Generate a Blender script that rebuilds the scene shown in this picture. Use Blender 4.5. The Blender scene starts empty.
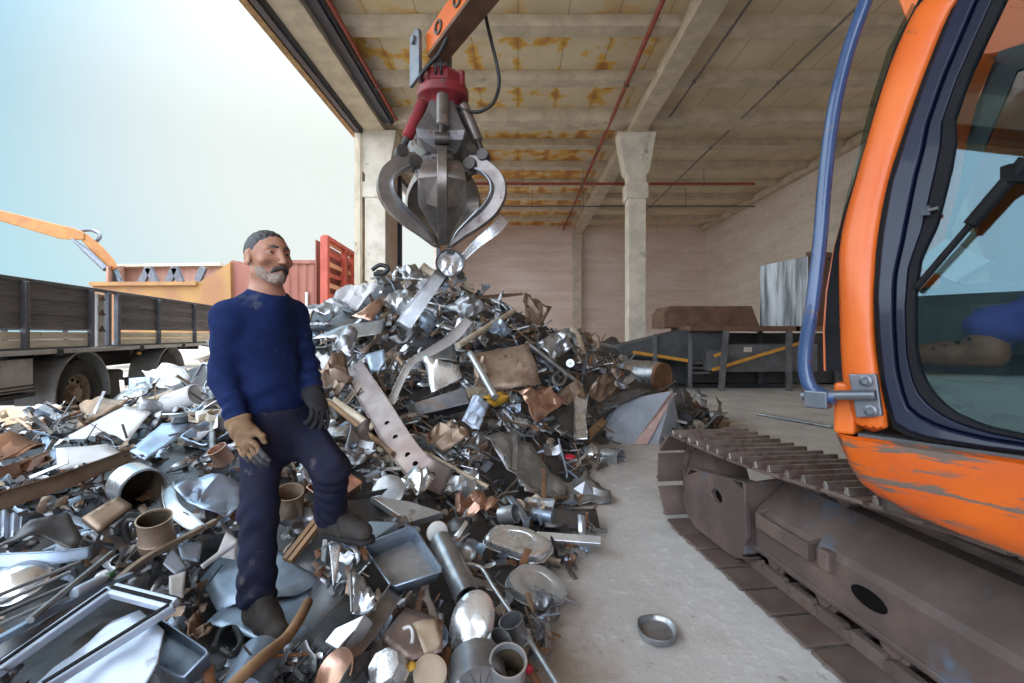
import bpy, bmesh, math, random
import numpy as np
from mathutils import Vector, Matrix, noise, Euler
random.seed(7)
C = bpy.context.scene.collection
S = bpy.context.scene
PI = math.pi
V = Vector
R = math.radians
FPX, VX, VY, EYE = 490.0, 518.0, 334.0, 1.5      # focal length in pixels, vanishing point, eye height

# ---------------------------------------------------------------- helpers
def at(px, py, D):
    """world point seen at photo pixel px,py at depth D (metres along +Y)"""
    return V(((px - VX) * D / FPX, D, EYE - (py - VY) * D / FPX))

def N(nt, typ, ins=None, **attrs):
    n = nt.nodes.new('ShaderNode' + typ)
    for k, v in attrs.items():
        setattr(n, k, v)
    for k, v in (ins or {}).items():
        s = n.inputs[k]
        if isinstance(v, bpy.types.NodeSocket):
            nt.links.new(v, s)
        else:
            if s.type == 'RGBA' and len(v) == 3:
                v = (*v, 1)
            s.default_value = v
    return n

def math_(nt, op, a, b=0.0, c=0.0, clamp=False):
    n = nt.nodes.new('ShaderNodeMath'); n.operation = op; n.use_clamp = clamp
    for i, v in enumerate((a, b, c)):
        if isinstance(v, bpy.types.NodeSocket): nt.links.new(v, n.inputs[i])
        else: n.inputs[i].default_value = v
    return n.outputs[0]

def mixc(nt, fac, a, b):
    n = nt.nodes.new('ShaderNodeMix'); n.data_type = 'RGBA'
    for i, v in ((0, fac), (6, a), (7, b)):
        if isinstance(v, bpy.types.NodeSocket): nt.links.new(v, n.inputs[i])
        elif i == 0: n.inputs[0].default_value = v
        else: n.inputs[i].default_value = (*v, 1)
    return n.outputs[2]

def ramp(nt, fac, lo, hi):
    n = N(nt, 'MapRange', {'Value': fac, 'From Min': lo, 'From Max': hi}); n.clamp = True; n.interpolation_type = 'SMOOTHSTEP'
    return n.outputs[0]

def newmat(name):
    m = bpy.data.materials.new(name); m.use_nodes = True
    nt = m.node_tree
    return m, nt, nt.nodes['Principled BSDF']

def pm(name, c1, c2=None, rough=.5, metal=0., scale=6., stretch=(1, 1, 1), bump=0., stain=None, sthr=.55, sscale=4., srough=.8,
       scratch=None, rnd=0., lo=.35, hi=.65, coat=0., spec=.5, rvar=.12):
    """procedural surface: two-tone noise, optional stain patches (rust, dirt), optional long scratches, optional bump"""
    m, nt, b = newmat(name)
    tc = N(nt, 'TexCoord').outputs['Object']
    oi = N(nt, 'ObjectInfo').outputs['Random']
    w = math_(nt, 'MULTIPLY', oi, 37.0)
    mp = N(nt, 'Mapping', {'Vector': tc, 'Scale': stretch}).outputs[0]
    n1 = N(nt, 'TexNoise', {'Vector': mp, 'W': w, 'Scale': scale, 'Detail': 6, 'Roughness': .6}, noise_dimensions='4D').outputs[0]
    col = mixc(nt, ramp(nt, n1, lo, hi), c1, c2 or [x * .75 for x in c1])
    if rnd:
        hv = N(nt, 'HueSaturation', {'Color': col, 'Value': math_(nt, 'MULTIPLY_ADD', oi, rnd, 1 - rnd / 2)})
        col = hv.outputs[0]
    met = rg = None
    rg = math_(nt, 'MULTIPLY_ADD', n1, rvar * 2, rough - rvar, clamp=True)
    if stain:
        n2 = N(nt, 'TexNoise', {'Vector': tc, 'W': math_(nt, 'ADD', w, 5.), 'Scale': sscale, 'Detail': 8, 'Roughness': .65}, noise_dimensions='4D').outputs[0]
        f = ramp(nt, n2, sthr, sthr + .09)
        col = mixc(nt, f, col, stain)
        rg = math_(nt, 'MAXIMUM', rg, math_(nt, 'MULTIPLY', f, srough))
        if metal: met = math_(nt, 'MULTIPLY_ADD', f, -metal, metal)
    if scratch:
        sc, sst, sth = scratch
        mp2 = N(nt, 'Mapping', {'Vector': tc, 'Scale': sst}).outputs[0]
        n3 = N(nt, 'TexNoise', {'Vector': mp2, 'Scale': 1., 'Detail': 7, 'Roughness': .7, 'Distortion': .4}).outputs[0]
        f = ramp(nt, n3, sth, sth + .06)
        col = mixc(nt, f, col, sc)
    nt.links.new(col, b.inputs['Base Color'])
    if isinstance(rg, bpy.types.NodeSocket): nt.links.new(rg, b.inputs['Roughness'])
    if met is not None: nt.links.new(met, b.inputs['Metallic'])
    else: b.inputs['Metallic'].default_value = metal
    b.inputs['Coat Weight'].default_value = coat
    b.inputs['Specular IOR Level'].default_value = spec
    if bump:
        bn = N(nt, 'Bump', {'Height': n1, 'Strength': bump, 'Distance': .01})
        nt.links.new(bn.outputs[0], b.inputs['Normal'])
    return m

class MB:
    """collects verts and faces; build() links them as ONE mesh object"""
    def __init__(s): s.v, s.f, s.m, s.mi = [], [], [], 0
    def add(s, vs, fs):
        o = len(s.v); s.v += [tuple(x) for x in vs]
        for f in fs: s.f.append(tuple(o + i for i in f)); s.m.append(s.mi)
        return s
    def box(s, c, size, M=None):
        c = V(c); h = V(size) / 2
        vs = [V((x * h.x, y * h.y, z * h.z)) for x in (-1, 1) for y in (-1, 1) for z in (-1, 1)]
        vs = [(M @ p if M else p) + c for p in vs]
        return s.add(vs, [(0, 1, 3, 2), (4, 6, 7, 5), (0, 4, 5, 1), (2, 3, 7, 6), (0, 2, 6, 4), (1, 5, 7, 3)])
    def beam(s, a, b, w, h, up=(0, 0, 1), w2=None, h2=None):
        a, b = V(a), V(b); d = (b - a).normalized(); x = d.cross(V(up)).normalized(); z = x.cross(d)
        w2 = w2 or w; h2 = h2 or h
        vs = [a + x * i * w / 2 + z * j * h / 2 for i, j in ((-1, -1), (1, -1), (1, 1), (-1, 1))] + \
             [b + x * i * w2 / 2 + z * j * h2 / 2 for i, j in ((-1, -1), (1, -1), (1, 1), (-1, 1))]
        return s.add(vs, [(3, 2, 1, 0), (4, 5, 6, 7), (0, 1, 5, 4), (1, 2, 6, 5), (2, 3, 7, 6), (3, 0, 4, 7)])
    def tube(s, pts, r, n=10, cap=True, wall=0):
        pts = [V(p) for p in pts]; k = len(pts)
        rs = r if isinstance(r, (list, tuple)) else [r] * k
        t0 = (pts[1] - pts[0]).normalized(); x = t0.orthogonal().normalized(); rings = []
        for i, p in enumerate(pts):
            t = ((pts[min(i + 1, k - 1)] - p).normalized() + (p - pts[max(i - 1, 0)]).normalized()).normalized()
            x = (x - t * x.dot(t)).normalized(); y = t.cross(x)
            rings.append([p + (x * math.cos(a) + y * math.sin(a)) * rs[i] for a in (2 * PI * j / n for j in range(n))])
        if wall:
            inner = [[p + (q - p) * (1 - wall / rs[i]) for q in rings[i]] for i, p in enumerate(pts)][::-1]
            rings = rings + inner; rings.append(rings[0]); return s.loft(rings, cap=False)
        return s.loft(rings, cap)
    def loft(s, rings, cap=True, closed=True):
        n = len(rings[0]); vs = [p for r_ in rings for p in r_]; fs = []
        for i in range(len(rings) - 1):
            for j in range(n if closed else n - 1):
                fs.append((i * n + j, i * n + (j + 1) % n, (i + 1) * n + (j + 1) % n, (i + 1) * n + j))
        if cap: fs += [tuple(range(n))[::-1], tuple((len(rings) - 1) * n + j for j in range(n))]
        return s.add(vs, fs)
    def lathe(s, prof, n=24, M=None, cap=False):
        rings = [[(r_ * math.cos(2 * PI * j / n), r_ * math.sin(2 * PI * j / n), z) for j in range(n)] for r_, z in prof]
        if M: rings = [[M @ V(p) for p in q] for q in rings]
        return s.loft(rings, cap)
    def prism(s, poly, off):
        poly = [V(p) for p in poly]; off = V(off); n = len(poly)
        return s.add(poly + [p + off for p in poly], [tuple(range(n))[::-1], tuple(range(n, 2 * n))] + [(i, (i + 1) % n, n + (i + 1) % n, n + i) for i in range(n)])
    def ring(s, outer, inner, off):
        """frame between two closed outlines with the same count, extruded by off"""
        n = len(outer); off = V(off); o = [V(p) for p in outer]; i_ = [V(p) for p in inner]
        vs = o + i_ + [p + off for p in o] + [p + off for p in i_]; fs = []
        for k in range(n):
            l = (k + 1) % n
            fs += [(k, l, n + l, n + k), (2 * n + k, 3 * n + k, 3 * n + l, 2 * n + l), (k, 2 * n + k, 2 * n + l, l), (n + k, n + l, 3 * n + l, 3 * n + k)]
        return s.add(vs, fs)
    def build(s, name, mat, parent=None, bevel=0, smooth=None, solid=0, sub=0, origin=True, crease=None):
        me = bpy.data.meshes.new(name)
        vs = [V(p) for p in s.v]; loc = V((0, 0, 0))
        if parent is None and origin and vs:
            lo = [min(p[i] for p in vs) for i in range(3)]; hi = [max(p[i] for p in vs) for i in range(3)]
            loc = V(((lo[0] + hi[0]) / 2, (lo[1] + hi[1]) / 2, lo[2])); vs = [p - loc for p in vs]
        me.from_pydata(vs, [], s.f)
        for m_ in (mat if isinstance(mat, (list, tuple)) else [mat]): me.materials.append(m_)
        for p, i in zip(me.polygons, s.m): p.material_index = i
        bm = bmesh.new(); bm.from_mesh(me); bmesh.ops.recalc_face_normals(bm, faces=bm.faces); bm.to_mesh(me); bm.free()
        if smooth is not None:
            for p in me.polygons: p.use_smooth = True
            me.set_sharp_from_angle(angle=R(smooth))
        o = bpy.data.objects.new(name, me); C.objects.link(o); o.location = loc
        if solid:
            md = o.modifiers.new('t', 'SOLIDIFY'); md.thickness = solid; md.offset = 0
        if bevel:
            md = o.modifiers.new('b', 'BEVEL'); md.width = bevel; md.segments = 2; md.limit_method = 'ANGLE'; md.angle_limit = R(40)
        if sub:
            md = o.modifiers.new('s', 'SUBSURF'); md.levels = sub; md.render_levels = sub
        if parent: attach(o, parent)
        return o

def attach(o, parent):
    o.parent = parent
    o.matrix_parent_inverse = parent_world(parent).inverted()

def parent_world(p):
    L = Matrix.LocRotScale(p.location, p.rotation_euler, p.scale)
    if p.parent: return parent_world(p.parent) @ p.matrix_parent_inverse @ L
    return L

def tag(o, label=None, cat=None, group=None, kind=None):
    if label: o['label'] = label
    if cat: o['category'] = cat
    if group: o['group'] = group
    if kind: o['kind'] = kind
    return o

def thing(name, label, cat, loc=(0, 0, 0), group=None):
    o = bpy.data.objects.new(name, None); C.objects.link(o); o.location = loc; o.empty_display_size = .1
    return tag(o, label, cat, group)

def part(o, label): o['label'] = label; return o

def copy_tree(o, parent=None):
    c = o.copy(); C.objects.link(c)
    if parent: c.parent = parent
    for ch in list(o.children): copy_tree(ch, c)
    return c

def spline(pts, n=8):
    """Catmull-Rom through points"""
    pts = [V(p) for p in pts]; out = []
    for i in range(len(pts) - 1):
        p0, p1, p2, p3 = pts[max(i - 1, 0)], pts[i], pts[i + 1], pts[min(i + 2, len(pts) - 1)]
        for k in range(n):
            t = k / n
            out.append(.5 * ((2 * p1) + (p2 - p0) * t + (2 * p0 - 5 * p1 + 4 * p2 - p3) * t * t + (3 * p1 - p0 - 3 * p2 + p3) * t ** 3))
    return out + [pts[-1]]

def frame(zdir, xhint=(1, 0, 0), loc=(0, 0, 0)):
    z = V(zdir).normalized(); x = V(xhint); x = (x - z * x.dot(z))
    x = x.normalized() if x.length > 1e-4 else z.orthogonal().normalized()
    y = z.cross(x)
    M = Matrix((x, y, z)).transposed().to_4x4(); M.translation = V(loc); return M

# ---------------------------------------------------------------- camera, sky, sun
cam = bpy.data.cameras.new('camera'); co = bpy.data.objects.new('camera', cam); C.objects.link(co)
co.location = (0, 0, EYE); co.rotation_euler = (R(90), 0, 0)
cam.sensor_width = 36; cam.lens = FPX / 1024 * 36; cam.shift_x = (512 - VX) / 1024; cam.shift_y = (VY - 341.5) / 1024
cam.clip_start = .02; cam.clip_end = 500
S.camera = co
S.view_settings.view_transform = 'Standard'; S.view_settings.look = 'None'; S.view_settings.gamma = 1
S.view_settings.exposure = EXPOSURE = 0.3
S.cycles.max_bounces = 8; S.cycles.diffuse_bounces = 5; S.cycles.glossy_bounces = 4; S.cycles.transmission_bounces = 6
S.cycles.caustics_reflective = False; S.cycles.caustics_refractive = False; S.cycles.sample_clamp_indirect = 6

w = bpy.data.worlds.new('sky'); S.world = w; w.use_nodes = True
nt = w.node_tree; bg = nt.nodes['Background']
d = N(nt, 'TexCoord').outputs['Generated']
sx = N(nt, 'SeparateXYZ', {0: d})
el = ramp(nt, sx.outputs[2], 0.0, 0.75)                       # horizon to zenith
glow = N(nt, 'VectorMath', {0: d, 1: V((-.30, .90, .33)).normalized()}, operation='DOT_PRODUCT').outputs['Value']
gl = ramp(nt, glow, .84, 1.0)
base = mixc(nt, el, (.48, .76, .86), (.15, .44, .70))
col = mixc(nt, gl, base, (.84, .90, .87))
back = ramp(nt, math_(nt, 'MULTIPLY', sx.outputs[1], -1.0), .12, .85); left = ramp(nt, sx.outputs[1], .62, .25)   # unseen sky behind and to the left boosted to light the hall
zen = ramp(nt, sx.outputs[2], .30, .9)
col = mixc(nt, math_(nt, 'MULTIPLY', left, .6), col, (.90, .86, .80)); col = mixc(nt, back, col, (.68, .77, .92))
st = math_(nt, 'ADD', math_(nt, 'MULTIPLY_ADD', left, 2.6, .84), math_(nt, 'ADD', math_(nt, 'MULTIPLY', back, 1.7), math_(nt, 'MULTIPLY', zen, 1.2)))
nt.links.new(col, bg.inputs[0]); nt.links.new(st, bg.inputs[1])

sun = bpy.data.lights.new('sun', 'SUN'); so = bpy.data.objects.new('sun', sun); C.objects.link(so)
sun.energy = 4.0; sun.angle = R(1.0); sun.color = (1, .93, .82)
sd = V((.20, -.42, -1.0)).normalized()                        # high, from beyond the truck
so.rotation_euler = sd.to_track_quat('-Z', 'Y').to_euler(); so.location = (-6, 20, 20)
# ---------------------------------------------------------------- the warehouse
SOF = 8.6                      # slab soffit
m, nt, b = newmat('floor concrete')
tc = N(nt, 'TexCoord').outputs['Object']
n1 = N(nt, 'TexNoise', {'Vector': tc, 'Scale': 1.3, 'Detail': 9, 'Roughness': .65}).outputs[0]
n2 = N(nt, 'TexNoise', {'Vector': tc, 'Scale': 11., 'Detail': 8, 'Roughness': .7}).outputs[0]
n3 = N(nt, 'TexNoise', {'Vector': tc, 'Scale': 60., 'Detail': 4}).outputs[0]
c = mixc(nt, ramp(nt, n1, .32, .68), (.44, .41, .39), (.60, .57, .55))
c = mixc(nt, ramp(nt, n2, .52, .72), c, (.66, .64, .62))
c = mixc(nt, ramp(nt, n2, .40, .28), c, (.22, .19, .17))
c = mixc(nt, ramp(nt, n3, .69, .74), c, (.14, .11, .09))
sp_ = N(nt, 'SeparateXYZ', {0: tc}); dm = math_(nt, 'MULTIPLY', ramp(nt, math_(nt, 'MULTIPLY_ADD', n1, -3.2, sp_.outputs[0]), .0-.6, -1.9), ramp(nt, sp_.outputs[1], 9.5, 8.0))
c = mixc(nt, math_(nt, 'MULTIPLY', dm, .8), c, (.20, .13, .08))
nt.links.new(c, b.inputs['Base Color']); b.inputs['Roughness'].default_value = .75
bn = N(nt, 'Bump', {'Height': n2, 'Strength': .35, 'Distance': .02}); nt.links.new(bn.outputs[0], b.inputs['Normal'])
M_FLOOR = m
M_YARD = pm('yard ground', (.36, .33, .28), (.26, .24, .20), rough=.9, scale=.8, bump=.2)

M_REFLWALL = pm('dark reflection wall', (.10, .095, .09), (.07, .065, .06), rough=.9, scale=.7)  # near black, to keep the door glass reflection dim
def wallmat(name, c1, c2, joint=1.25):
    m, nt, b = newmat(name)
    tc = N(nt, 'TexCoord').outputs['Object']; s = N(nt, 'SeparateXYZ', {0: tc})
    mp = N(nt, 'Mapping', {'Vector': tc, 'Scale': (.35, .35, 1.6)}).outputs[0]
    n1 = N(nt, 'TexNoise', {'Vector': mp, 'Scale': 1.0, 'Detail': 8, 'Roughness': .62}).outputs[0]
    n2 = N(nt, 'TexNoise', {'Vector': tc, 'Scale': 7., 'Detail': 6}).outputs[0]
    c = mixc(nt, ramp(nt, n1, .33, .66), c1, c2)
    c = mixc(nt, ramp(nt, n2, .56, .75), c, [x * .8 for x in c1])
    fr = math_(nt, 'FRACT', math_(nt, 'DIVIDE', s.outputs[2], joint))
    ln = math_(nt, 'LESS_THAN', fr, .022)
    c = mixc(nt, math_(nt, 'MULTIPLY', ln, .45), c, (.2, .16, .13))
    nt.links.new(c, b.inputs['Base Color']); b.inputs['Roughness'].default_value = .85
    return m
M_WALL = wallmat('wall concrete', (.70, .54, .44), (.80, .66, .57), .62)
M_WALLR = wallmat('side wall concrete', (.66, .55, .45), (.76, .66, .56), .62)
M_CONC = pm('precast concrete', (.66, .56, .42), (.50, .42, .31), rough=.85, scale=2.2, bump=.15, stain=(.36, .30, .22), sthr=.62, sscale=1.7)
M_CONCL = pm('pale column concrete', (.76, .68, .56), (.60, .53, .43), rough=.85, scale=2.2, stain=(.40, .37, .30), sthr=.6, sscale=2.)

m, nt, b = newmat('ceiling panels')
tc = N(nt, 'TexCoord').outputs['Object']; s = N(nt, 'SeparateXYZ', {0: tc})
n1 = N(nt, 'TexNoise', {'Vector': tc, 'Scale': .9, 'Detail': 6}).outputs[0]
n2 = N(nt, 'TexNoise', {'Vector': tc, 'Scale': 1.15, 'Detail': 7, 'Roughness': .62}).outputs[0]
c = mixc(nt, ramp(nt, n1, .35, .65), (.74, .62, .44), (.64, .52, .35))
fr = math_(nt, 'FRACT', math_(nt, 'DIVIDE', s.outputs[0], 1.12))
dj = math_(nt, 'ABSOLUTE', math_(nt, 'SUBTRACT', fr, .5))            # .5 at a joint
nearj = ramp(nt, dj, .30, .5)
inbay = math_(nt, 'MULTIPLY', ramp(nt, s.outputs[0], 3.6, 3.2), ramp(nt, s.outputs[1], 9.6, 12.0))
far = math_(nt, 'MULTIPLY', ramp(nt, s.outputs[0], 3.6, 3.2), ramp(nt, s.outputs[1], 14.5, 21.0))  # more orange at the far end: rust plus painted glow from the yard
f0 = math_(nt, 'ADD', n2, math_(nt, 'MULTIPLY', nearj, .11))
f0 = math_(nt, 'ADD', f0, math_(nt, 'MULTIPLY', far, .10))
rust = math_(nt, 'MULTIPLY', ramp(nt, f0, .53, .59), inbay)
rust = math_(nt, 'MULTIPLY', rust, .9)
rc = mixc(nt, ramp(nt, f0, .58, .70), (.74, .42, .05), (.50, .18, .03))
c = mixc(nt, rust, c, rc)
dots = math_(nt, 'MULTIPLY', math_(nt, 'LESS_THAN', .488, dj), .5)
c = mixc(nt, dots, c, (.16, .12, .08))
nt.links.new(c, b.inputs['Base Color']); b.inputs['Roughness'].default_value = .8
M_CEIL = m
M_DKSTEEL = pm('dark painted steel', (.045, .055, .085), (.07, .06, .06), rough=.45, metal=.3, scale=4, stain=(.25, .10, .04), sthr=.66)
M_RUSTEDGE = pm('rusty edge', (.45, .27, .12), (.30, .17, .08), rough=.8)
M_REDPIPE = pm('red pipe paint', (.36, .06, .04), (.25, .05, .03), rough=.5)
M_GREYPIPE = pm('grey pipe', (.20, .18, .17), rough=.5)

Y0, Y1 = -9.0, 32.0
def struct(mb, name, mat, **k): return tag(mb.build(name, mat, origin=False, **k), kind='structure')
struct(MB().box((3.75, 11.5, -.1), (17.5, 41, .2)), 'floor', M_FLOOR)
mb = MB(); mb.box((-42.5, 20, -.12), (75, 160, .2)); struct(mb, 'ground', M_YARD)
struct(MB().box((3.9, 11.5, SOF + .1), (17.6, 41.4, .2)), 'ceiling', M_CEIL)
struct(MB().box((3.9, Y1 + .15, 4.3), (17.6, .3, 8.6)), 'wall_back', M_WALL)
struct(MB().box((12.35, 11.5, 4.3), (.3, 41.4, 8.6)), 'wall_right', M_WALLR)
struct(MB().box((7.6, -9.05, 4.3), (9.8, .3, 8.6)), 'wall_front_block', M_WALLR)  # unseen wall added to keep light from behind off the right bay
# left side beyond the second column: short wall, tall gateway, lintel
mb = MB(); mb.box((-4.75, 17.6, 4.3), (.25, 2.4, 8.6)); mb.box((-4.75, 30.2, 4.3), (.25, 3.6, 8.6)); mb.box((-4.75, 23.6, 8.05), (.25, 9.6, 1.1))
struct(mb, 'wall_left', M_WALL)
mb = MB(); mb.box((-4.6, 18.95, 3.8), (.2, .22, 7.4)); mb.box((-4.6, 28.3, 3.8), (.2, .22, 7.4)); mb.box((-4.6, 23.6, 7.5), (.2, 9.4, .22))
struct(mb, 'trim_1', M_DKSTEEL)

struct(MB().box((-19, -14, 2.6), (.4, 44, 5.2)), 'reflection_wall', M_REFLWALL)  # unseen wall added so the door glass reflects something dark
def girder(name, x0, x1, z0, ya, yb):
    """precast girder running along the hall, with a stepped side"""
    mb = MB(); xm = (x0 + x1) / 2; hw = (x1 - x0) / 2
    sec = [(-hw, z0), (hw, z0), (hw, z0 + .28), (hw * .62, z0 + .36), (hw * .62, SOF), (-hw * .62, SOF), (-hw * .62, z0 + .36), (-hw, z0 + .28)]
    mb.prism([(xm + a, ya, c_) for a, c_ in sec], (0, yb - ya, 0))
    return struct(mb, name, M_CONC, bevel=.02)
girder('beam_middle', 3.56, 4.12, 8.0 - .02, Y0, Y1)
girder('beam_left', -4.9, -4.25, 8.0 - .02, Y0, Y1)
girder('beam_right', 11.9, 12.4, 8.2, Y0, Y1)
# gate head: dark rail with rusty lip along the open side
mb = MB(); mb.box((-5.05, 3.5, 8.06), (.22, 25, .3)); mb.box((-5.0, 3.5, 7.9), (.05, 25, .12)); mb.box((-5.19, 3.5, 8.16), (.05, 25, .08))
struct(mb, 'trim_2', M_DKSTEEL)
struct(MB().box((-5.30, 3.5, 8.0), (.16, 25, .16)), 'trim_3', M_RUSTEDGE)
mb = MB(); mb.beam((-4.05, Y0, 8.2), (-4.05, 15.4, 8.2), .34, .16); mb.beam((-3.97, Y0, 8.08), (-3.97, 15.4, 8.08), .06, .1)
struct(mb, 'trim_4', M_DKSTEEL)
# joists (shallow ribs across the bays); the one on the column line is deeper
k = 0; y = 15.7 - 2.3 * 10
while y < 31:
    deep = abs(y - 15.7) < .1
    h = .42 if deep else .25
    w_ = .75 if deep else .46
    for (xa, xb) in ((-4.5, 3.75), (3.95, 12.2)):
        mb = MB()
        sec = [(-w_ / 2, SOF), (-w_ / 2 + .02, SOF - h), (w_ / 2 - .02, SOF - h), (w_ / 2, SOF)]
        mb.prism([(xa, y + a, c_) for a, c_ in sec], (xb - xa, 0, 0))
        struct(mb, 'beam_cross', M_CONC)
    y += 2.3
def column(name, x, y, w_, d_, mat, cap=True):
    mb = MB(); mb.box((x, y, 4.0), (w_, d_, 8.0))
    if cap:
        mb.prism([(x - w_ / 2 - .34, y - d_ / 2 + .003, 8.0), (x + w_ / 2 + .34, y - d_ / 2 + .003, 8.0), (x + w_ / 2 + .12, y - d_ / 2 + .003, 6.75), (x + w_ / 2, y - d_ / 2 + .003, 6.6), (x - w_ / 2, y - d_ / 2 + .003, 6.6), (x - w_ / 2 - .12, y - d_ / 2 + .003, 6.75)], (0, d_ - .006, 0))
        mb.box((x, y, 6.1), (w_ + .14, d_ + .1, .5))
    return struct(mb, name, mat, bevel=.02)
column('column_middle', 3.83, 16.0, .56, .56, M_CONCL)
column('column_left', -4.55, 15.9, .66, .6, M_CONCL)
column('pilaster_back', 3.83, 31.8, .55, .5, M_CONC, cap=False)
# folded gate leaf standing at the left column
mb = MB(); mb.box((-5.1, 15.9, 4.0), (.25, .5, 8.0)); mb.box((-5.02, 15.5, 4.0), (.09, .06, 7.9))
struct(mb, 'door_1', M_CONC)

# pipes under the ceiling
def pipe(pts, r, mat, label, cat='pipe'):
    o = MB().tube(pts, r, 10).build('ceiling_pipe', mat, smooth=40); return tag(o, label, cat)
def hung(x, y, z, mb): mb.tube([(x, y, z), (x, y, SOF)], .012, 6)
for (x, y0, y1, z, r, mat, lab) in ((2.92, -2, 31.5, 8.22, .055, M_REDPIPE, 'long red sprinkler pipe running to the back wall beside the middle girder'),
                               (-3.78, -2, 15.2, 8.15, .05, M_REDPIPE, 'red pipe running under the ceiling beside the open side beam'),
                               (7.0, -2, 31.5, 8.25, .03, M_GREYPIPE, 'thin dark pipe running along the darker bay under the ceiling'),
                               (4.75, -2, 15.4, 8.3, .03, M_GREYPIPE, 'thin dark conduit close along the far side of the middle girder')):
    t = thing('ceiling_pipe', lab, 'pipe', (x, y0, z))
    MB().tube([(x, y0, z), (x, y1, z)], r, 10).build('pipe_run', mat, t, smooth=40)
    for k in range(5):
        yy = 8.6 + k * 4.6
        if yy < y1:
            mb = MB(); hung(x, yy, z, mb); mb.box((x, yy, z), (r * 2.6, .04, r * 2.6)); mb.build('hanger', M_GREYPIPE, t)
for (y, x0, x1, z, r, mat, lab) in ((20.3, -3.5, 9.8, 7.72, .06, M_REDPIPE, 'red pipe crossing the hall behind the middle column'),
                               (24.0, -3.0, 11.6, 7.75, .04, M_GREYPIPE, 'thin grey pipe crossing the hall nearer the back wall')):
    t = thing('ceiling_pipe', lab, 'pipe', (x0, y, z))
    MB().tube([(x0, y, z), (x1, y, z)], r, 10).build('pipe_run', mat, t, smooth=40)
    for k in range(5):
        mb = MB(); xx = x0 + 1.2 + k * 2.5; hung(xx, y, z, mb); mb.box((xx, y, z), (.04, r * 2.6, r * 2.6)); mb.build('hanger', M_REDPIPE if k % 2 else M_GREYPIPE, t)

# ---------------------------------------------------------------- baler with its feed table at the back of the hall
M_BAL = pm('baler grey paint', (.17, .175, .18), (.11, .11, .115), rough=.55, metal=.2, scale=2.5, stain=(.22, .15, .10), sthr=.58, sscale=2.)
M_BALB = pm('baler bluish steel', (.115, .125, .135), (.07, .075, .08), rough=.5, metal=.4, scale=2)
M_RUSTB = pm('rust brown plate', (.20, .105, .065), (.13, .07, .045), rough=.8, scale=3, bump=.1)
M_STRAP = pm('orange strap', (.75, .36, .05), (.6, .28, .04), rough=.6)
M_GALVP = pm('streaked zinc sheet', (.36, .37, .39), (.10, .105, .11), rough=.45, metal=.7, scale=1.6, stretch=(5, 5, .35))
t = thing('baler', 'long dark baling machine with orange stripes below its flat table top', 'machine', (6.5, 13.2, 0))
D = 13.0
P = lambda px, py, dd=D: at(px, py, dd)
def panel(px0, py0, px1, py1, dd, th): # block facing the camera
    a, c_ = P(px0, py0, dd), P(px1, py1, dd)
    return ((a.x + c_.x) / 2, dd + th / 2, (a.z + c_.z) / 2), (abs(c_.x - a.x), th, abs(a.z - c_.z))
top = MB()
for args in ((690, 326, 800, 331, 12.9, 1.6), (796, 326, 850, 331, 12.9, 1.6)): top.box(*panel(*args))
top.build('table_top', M_RUSTB, t, bevel=.01)
MB().box(*panel(727, 344, 818, 372, 13.3, 1.1)).build('press_box', M_BAL, t, bevel=.02)
mb = MB(); mb.box(*panel(690, 331, 726, 362, 13.25, .9)); mb.build('control_cabinet', M_BALB, t, bevel=.015)
MB().box(*panel(707, 350, 728, 371, 13.0, .3)).build('switch_box', M_BAL, t, bevel=.015)
MB().prism([P(x, y, 13.1) for x, y in ((690, 329), (690, 362), (622, 355), (622, 345))], (0, 1.0, 0)).build('feed_chute', M_BALB, t, bevel=.02)
for x in (655, 690):
    MB().beam(P(x, 334, 13.02), P(x, 388, 13.02), .09, .09, up=(0, 1, 0)).build('post', M_BAL, t)
for x, xb in ((726, 721), (789, 789)):
    MB().beam(P(x, 331, 12.9), P(xb, 392, 12.9), .13, .1, up=(0, 1, 0)).build('leg', M_BAL, t)
for x in (836, 760):
    MB().beam(P(x, 331, 14.4), P(x, 384, 14.4), .13, .1, up=(0, 1, 0)).build('leg', M_BAL, t)
for (a, c_) in (((633, 352), (690, 361)), ((712, 370), (800, 343)), ((714, 356), (726, 352))):
    MB().beam(P(*a, 13.05 if a[0] < 700 else 12.98), P(*c_, 13.05 if a[0] < 700 else 12.98), .025, .08, up=(0, 0, 1)).build('stripe', M_STRAP, t)
mb = MB(); mb.box(*panel(622, 388, 800, 393, 13.6, .8)); mb.build('base_frame', M_BAL, t)
for k in range(3):
    mb = MB(); mb.box(*panel(692, 362 + 5 * k, 710, 364 + 5 * k, 13.2, .3)); mb.build('rung', M_BAL, t)
o = MB().box(*panel(744, 347, 752, 352, 13.28, .02)).build('name_plate', M_CONCL, t)
for q_ in ((692, 333, 850, 383, 14.5, 1.0), (628, 352, 692, 384, 14.3, .8)): MB().box(*panel(*q_)).build('machine_body', M_BALB, t, bevel=.02)
o = MB().prism([P(x, y, 13.8) for x, y in ((664, 328), (664, 314), (670, 306), (752, 306), (760, 327))], (0, 1.3, 0)).build('rusty_trough', M_RUSTB, bevel=.02)
tag(o, 'brown rusty steel trough lying on the baling machine table', 'trough')
a = P(760, 327, 13.6); ax, az = P(806, 255, 12.9), P(760, 264, 13.9)
cz = thing('sheet_metal_hopper', 'tall boxy hopper of streaked silver sheet standing on the machine table', 'hopper', (a.x, 13.6, a.z))
p = [P(760, 327, 13.9), P(808, 327, 12.95), P(808, 256, 12.95), P(760, 266, 13.9)]
MB().prism(p, V((.04, .05, 0))).build('silver_side', M_GALVP, cz)
bk = V((1.2, 1.2, 0))
q = [p[1] + V((.05, .02, 0)), p[1] + V((.9, .45, 0)), p[2] + V((.9, .45, 0)), p[2] + V((.05, .02, 0))]
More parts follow.
